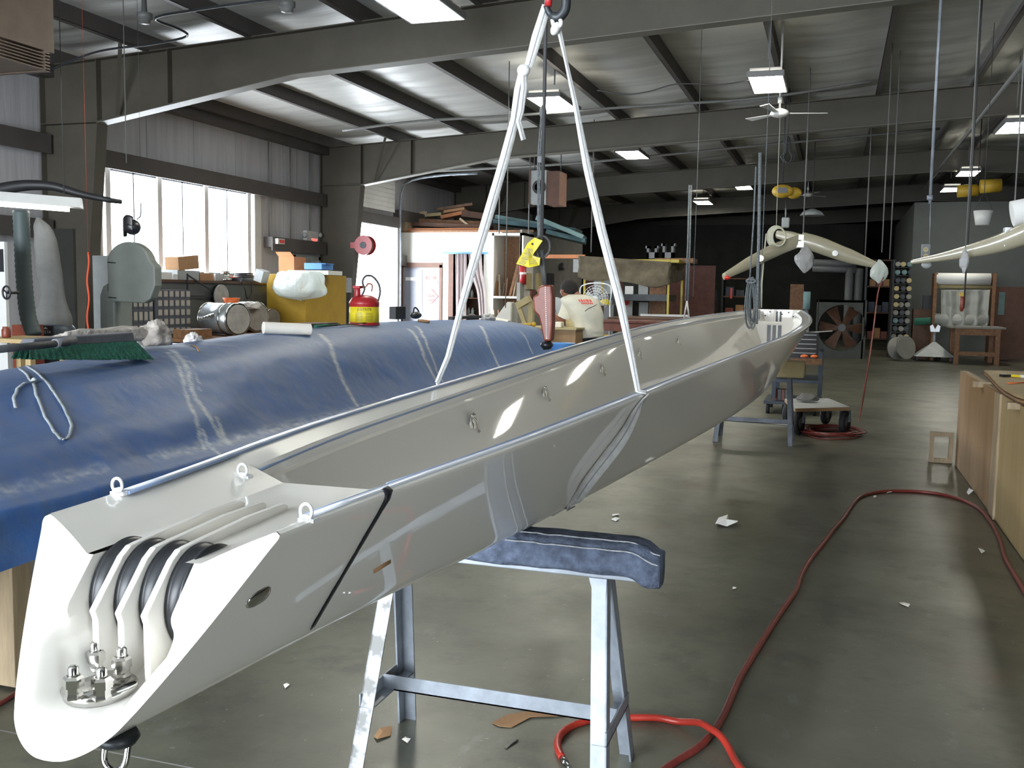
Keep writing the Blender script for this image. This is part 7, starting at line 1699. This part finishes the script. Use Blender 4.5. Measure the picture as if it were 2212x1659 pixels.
for sgn in (1, -1): nd(hed+S*sgn*.100+Vector((.0, 0, 0)), .017, p5)
for sh_, el_, ha_ in ((shN, elN, haN), (shF, elF, haF)):
    a_ = nd(sh_, .062, p2_); b_ = nd(sh_.lerp(el_, .5), .048, a_); c_ = nd(el_, .040, b_); d_ = nd(el_.lerp(ha_, .55), .036, c_); e_ = nd(ha_, .026, d_)
    dr_ = (ha_-el_).normalized(); pm = nd(ha_+dr_*.05, .026, e_)
    for i, (o1, ln) in enumerate(((-.024, .05), (-.008, .06), (.008, .056), (.024, .045))): q1 = nd(ha_+dr_*(.085)+Vector((0, 0, 1))*o1*.3+S*o1, .010, pm); nd(ha_+dr_*(.085+ln*.6)+S*o1+Vector((0, 0, -ln*.5)), .0085, q1)
    q1 = nd(ha_+dr_*.03+Vector((0, 0, .035)), .011, e_); nd(ha_+dr_*.06+Vector((0, 0, .05)), .009, q1)
for sgn in (1, -1):
    hp__ = pel+S*sgn*.09+Vector((0, 0, -.06)); kn_ = Vector((hp__.x-.03+.02*sgn, hp__.y+S.y*sgn*.03, .50)); an_ = Vector((hp__.x+.04, hp__.y+S.y*sgn*.05, .09))
    a_ = nd(hp__, .092, p0); b_ = nd(hp__.lerp(kn_, .5), .078, a_); c_ = nd(kn_, .058, b_); d_ = nd(kn_.lerp(an_, .4), .055, c_); e_ = nd(an_, .04, d_); nd(an_+F*.12+Vector((0, 0, -.05)), .034, e_)
org = Vector((pel.x, pel.y, 0))
man.from_pydata([p-org for p in V_], E_, []); man.update()
po = bpy.data.objects.new('person', man); C.objects.link(po); po.location = org; WM[po] = Matrix.Translation(org)
sk = po.modifiers.new('skin', 'SKIN'); 
for i, (a_, b_) in enumerate(R_): man.skin_vertices[0].data[i].radius = (a_, b_)
man.skin_vertices[0].data[0].use_root = True
ss_ = po.modifiers.new('sub', 'SUBSURF'); ss_.levels = 2; ss_.render_levels = 2; sk.use_smooth_shade = True
man.materials.append(M['skin']); tag(po, 'worker in a pale T-shirt and dark trousers bending over the workbench, back to the camera', 'person')
# shirt: torso loft plus two sleeves
m_ = MB(); secs = [(J(1271, 733), .125, .165), (J(1271, 729), .13, .18), (J(1272, 718), .128, .18), (J(1270, 702), .125, .18), (J(1266, 682), .135, .205), (J(1259, 664), .145, .225), (J(1253, 651), .135, .235), (J(1249, 643), .105, .20), (J(1246, 638), .078, .12), (J(1243, 636), .064, .075)]
ux = [i/(len(secs)-1) for i in range(len(secs))]
def sf(u, v):
    c = Vector((spl(v, ux, [s_[0].x for s_ in secs]), spl(v, ux, [s_[0].y for s_ in secs]), spl(v, ux, [s_[0].z for s_ in secs]))); df = KM*spl(v, ux, [s_[1] for s_ in secs]); ds = KM*spl(v, ux, [s_[2] for s_ in secs])
    a_ = 2*pi*u; e = 2.4; ca = abs(cos(a_))**(2/e)*(1 if cos(a_) > 0 else -1); sa = abs(sin(a_))**(2/e)*(1 if sin(a_) > 0 else -1)
    fold = 1+.05*noise.noise(Vector((cos(a_)*2.2, sin(a_)*2.2, v*6)))+.045*sst(.55, .0, v)*noise.noise(Vector((cos(a_)*3, sin(a_)*3+4, v*16)))
    return c+F*ca*df*fold+S*sa*ds*fold+Vector((0, 0, -.03*(1-v)*cos(a_)))
m_.grid(sf, 56, 50, True, True)
for sh_, el_ in ((shN, elN), (shF, elF)):
    a_, b_ = sh_+(nek-sh_)*.35, sh_.lerp(el_, .80); ax_ = (b_-a_); d = ax_.normalized(); x_ = d.orthogonal().normalized(); y_ = d.cross(x_)
    m_.grid(lambda u, v: a_+ax_*v+(x_*cos(2*pi*u)+y_*sin(2*pi*u))*(spl(v, [0, .2, .6, 1], [.08, .100, .096, .104])*(1+.06*noise.noise(Vector((u*6, v*4, 1))))), 26, 12, True, True)
so = m_.build('shirt', 'shirt', po)
# print on the back
def back(a_, v, off=.004): return sf(a_, v)+(-F)*off+S*0
def bk(u_, v_):   # u_ across back (-1..1 towards camera side), v_ height param
    a_ = .5 - u_*.16; return sf(a_ % 1, v_)-F*.006
m_ = MB()
for r_, (va, vb) in enumerate(((.645, .70), (.60, .63))):
    for k_ in range(5 if r_ == 0 else 7):
        u0 = -.15+k_*(.13 if r_ == 0 else .085); u1 = u0+(.09 if r_ == 0 else .055)
        vv = .02*(k_ % 2)*(1 if r_ == 0 else .3)
        m_.add([bk(u0, va), bk(u1, va-.004), bk(u1, vb-.004+vv*.4), bk(u0, vb)], [(0, 1, 2, 3)])
m_.build('shirt_print', 'sign_red', so, solid=.001)
MB().ribbon([bk(-.35+.1*i, .675-.0105*i-.02) for i in range(10)] if False else [bk(.45-.09*i, .49+.0115*i) for i in range(10)], .008, Vector((0, 0, 1)), .002).build('shirt_stripe', 'black_plastic', so)
# trousers
m_ = MB()
tp_ = pel+Vector((0, 0, .03)); m_.grid(lambda u, v: tp_+Vector((0, 0, -.22*v))+F*cos(2*pi*u)*(.13-.01*v)+S*sin(2*pi*u)*(.18+.01*v), 36, 8, True, True)
for sgn in (1, -1):
    hp__ = pel+S*sgn*.09+Vector((0, 0, -.06)); kn_ = Vector((hp__.x-.03+.02*sgn, hp__.y+S.y*sgn*.03, .50)); an_ = Vector((hp__.x+.04, hp__.y+S.y*sgn*.05, .07))
    m_.tube(curve_pts([hp__+Vector((0, 0, -.03)), hp__.lerp(kn_, .5), kn_, kn_.lerp(an_, .5), an_], 6), [.108-.0018*i for i in range(25)], 18)
m_.build('trousers', 'jeans', po)
for sgn in (1, -1):
    hp__ = pel+S*sgn*.09; an_ = Vector((hp__.x+.04, hp__.y+S.y*sgn*.05, 0)); MB().ell(an_+F*.06+Vector((0, 0, .045)), (.135, .05, .045), 18, 10, Matrix.Rotation(atan2(F.y, F.x), 3, 'Z')).build('shoe', 'black_plastic', po)
# hair cap and face details
m_ = MB()
def hr(u, v):
    a_ = 2*pi*u; p_ = pi/2-v*pi*.60; d = Vector((cos(p_)*cos(a_), cos(p_)*sin(a_), sin(p_)))
    up_ = (Vector((0, 0, 1))-fc*.15-F*.35).normalized(); x_ = F-up_*F.dot(up_); x_.normalize(); y_ = up_.cross(x_)
    cut = 1-.0*v
    return hed+Vector((.008, 0, .022))+(x_*d.x*.120+y_*d.y*.106+up_*d.z*.116)*(1+.03*noise.noise(d*5))
m_.grid(hr, 30, 14, True, True); m_.build('hair', 'hair', po)
for sgn in (1, -1):
    ey_ = hed+fc*.094+S*sgn*.036+Vector((0, 0, .012)); MB().ell(ey_, (.010, .010, .008), 10, 8).build('eye', 'paper_white', po)
MB().ell(hed+fc*.095+Vector((0, 0, -.055)), (.012, .022, .006), 10, 6).build('mouth', 'red_dark', po)
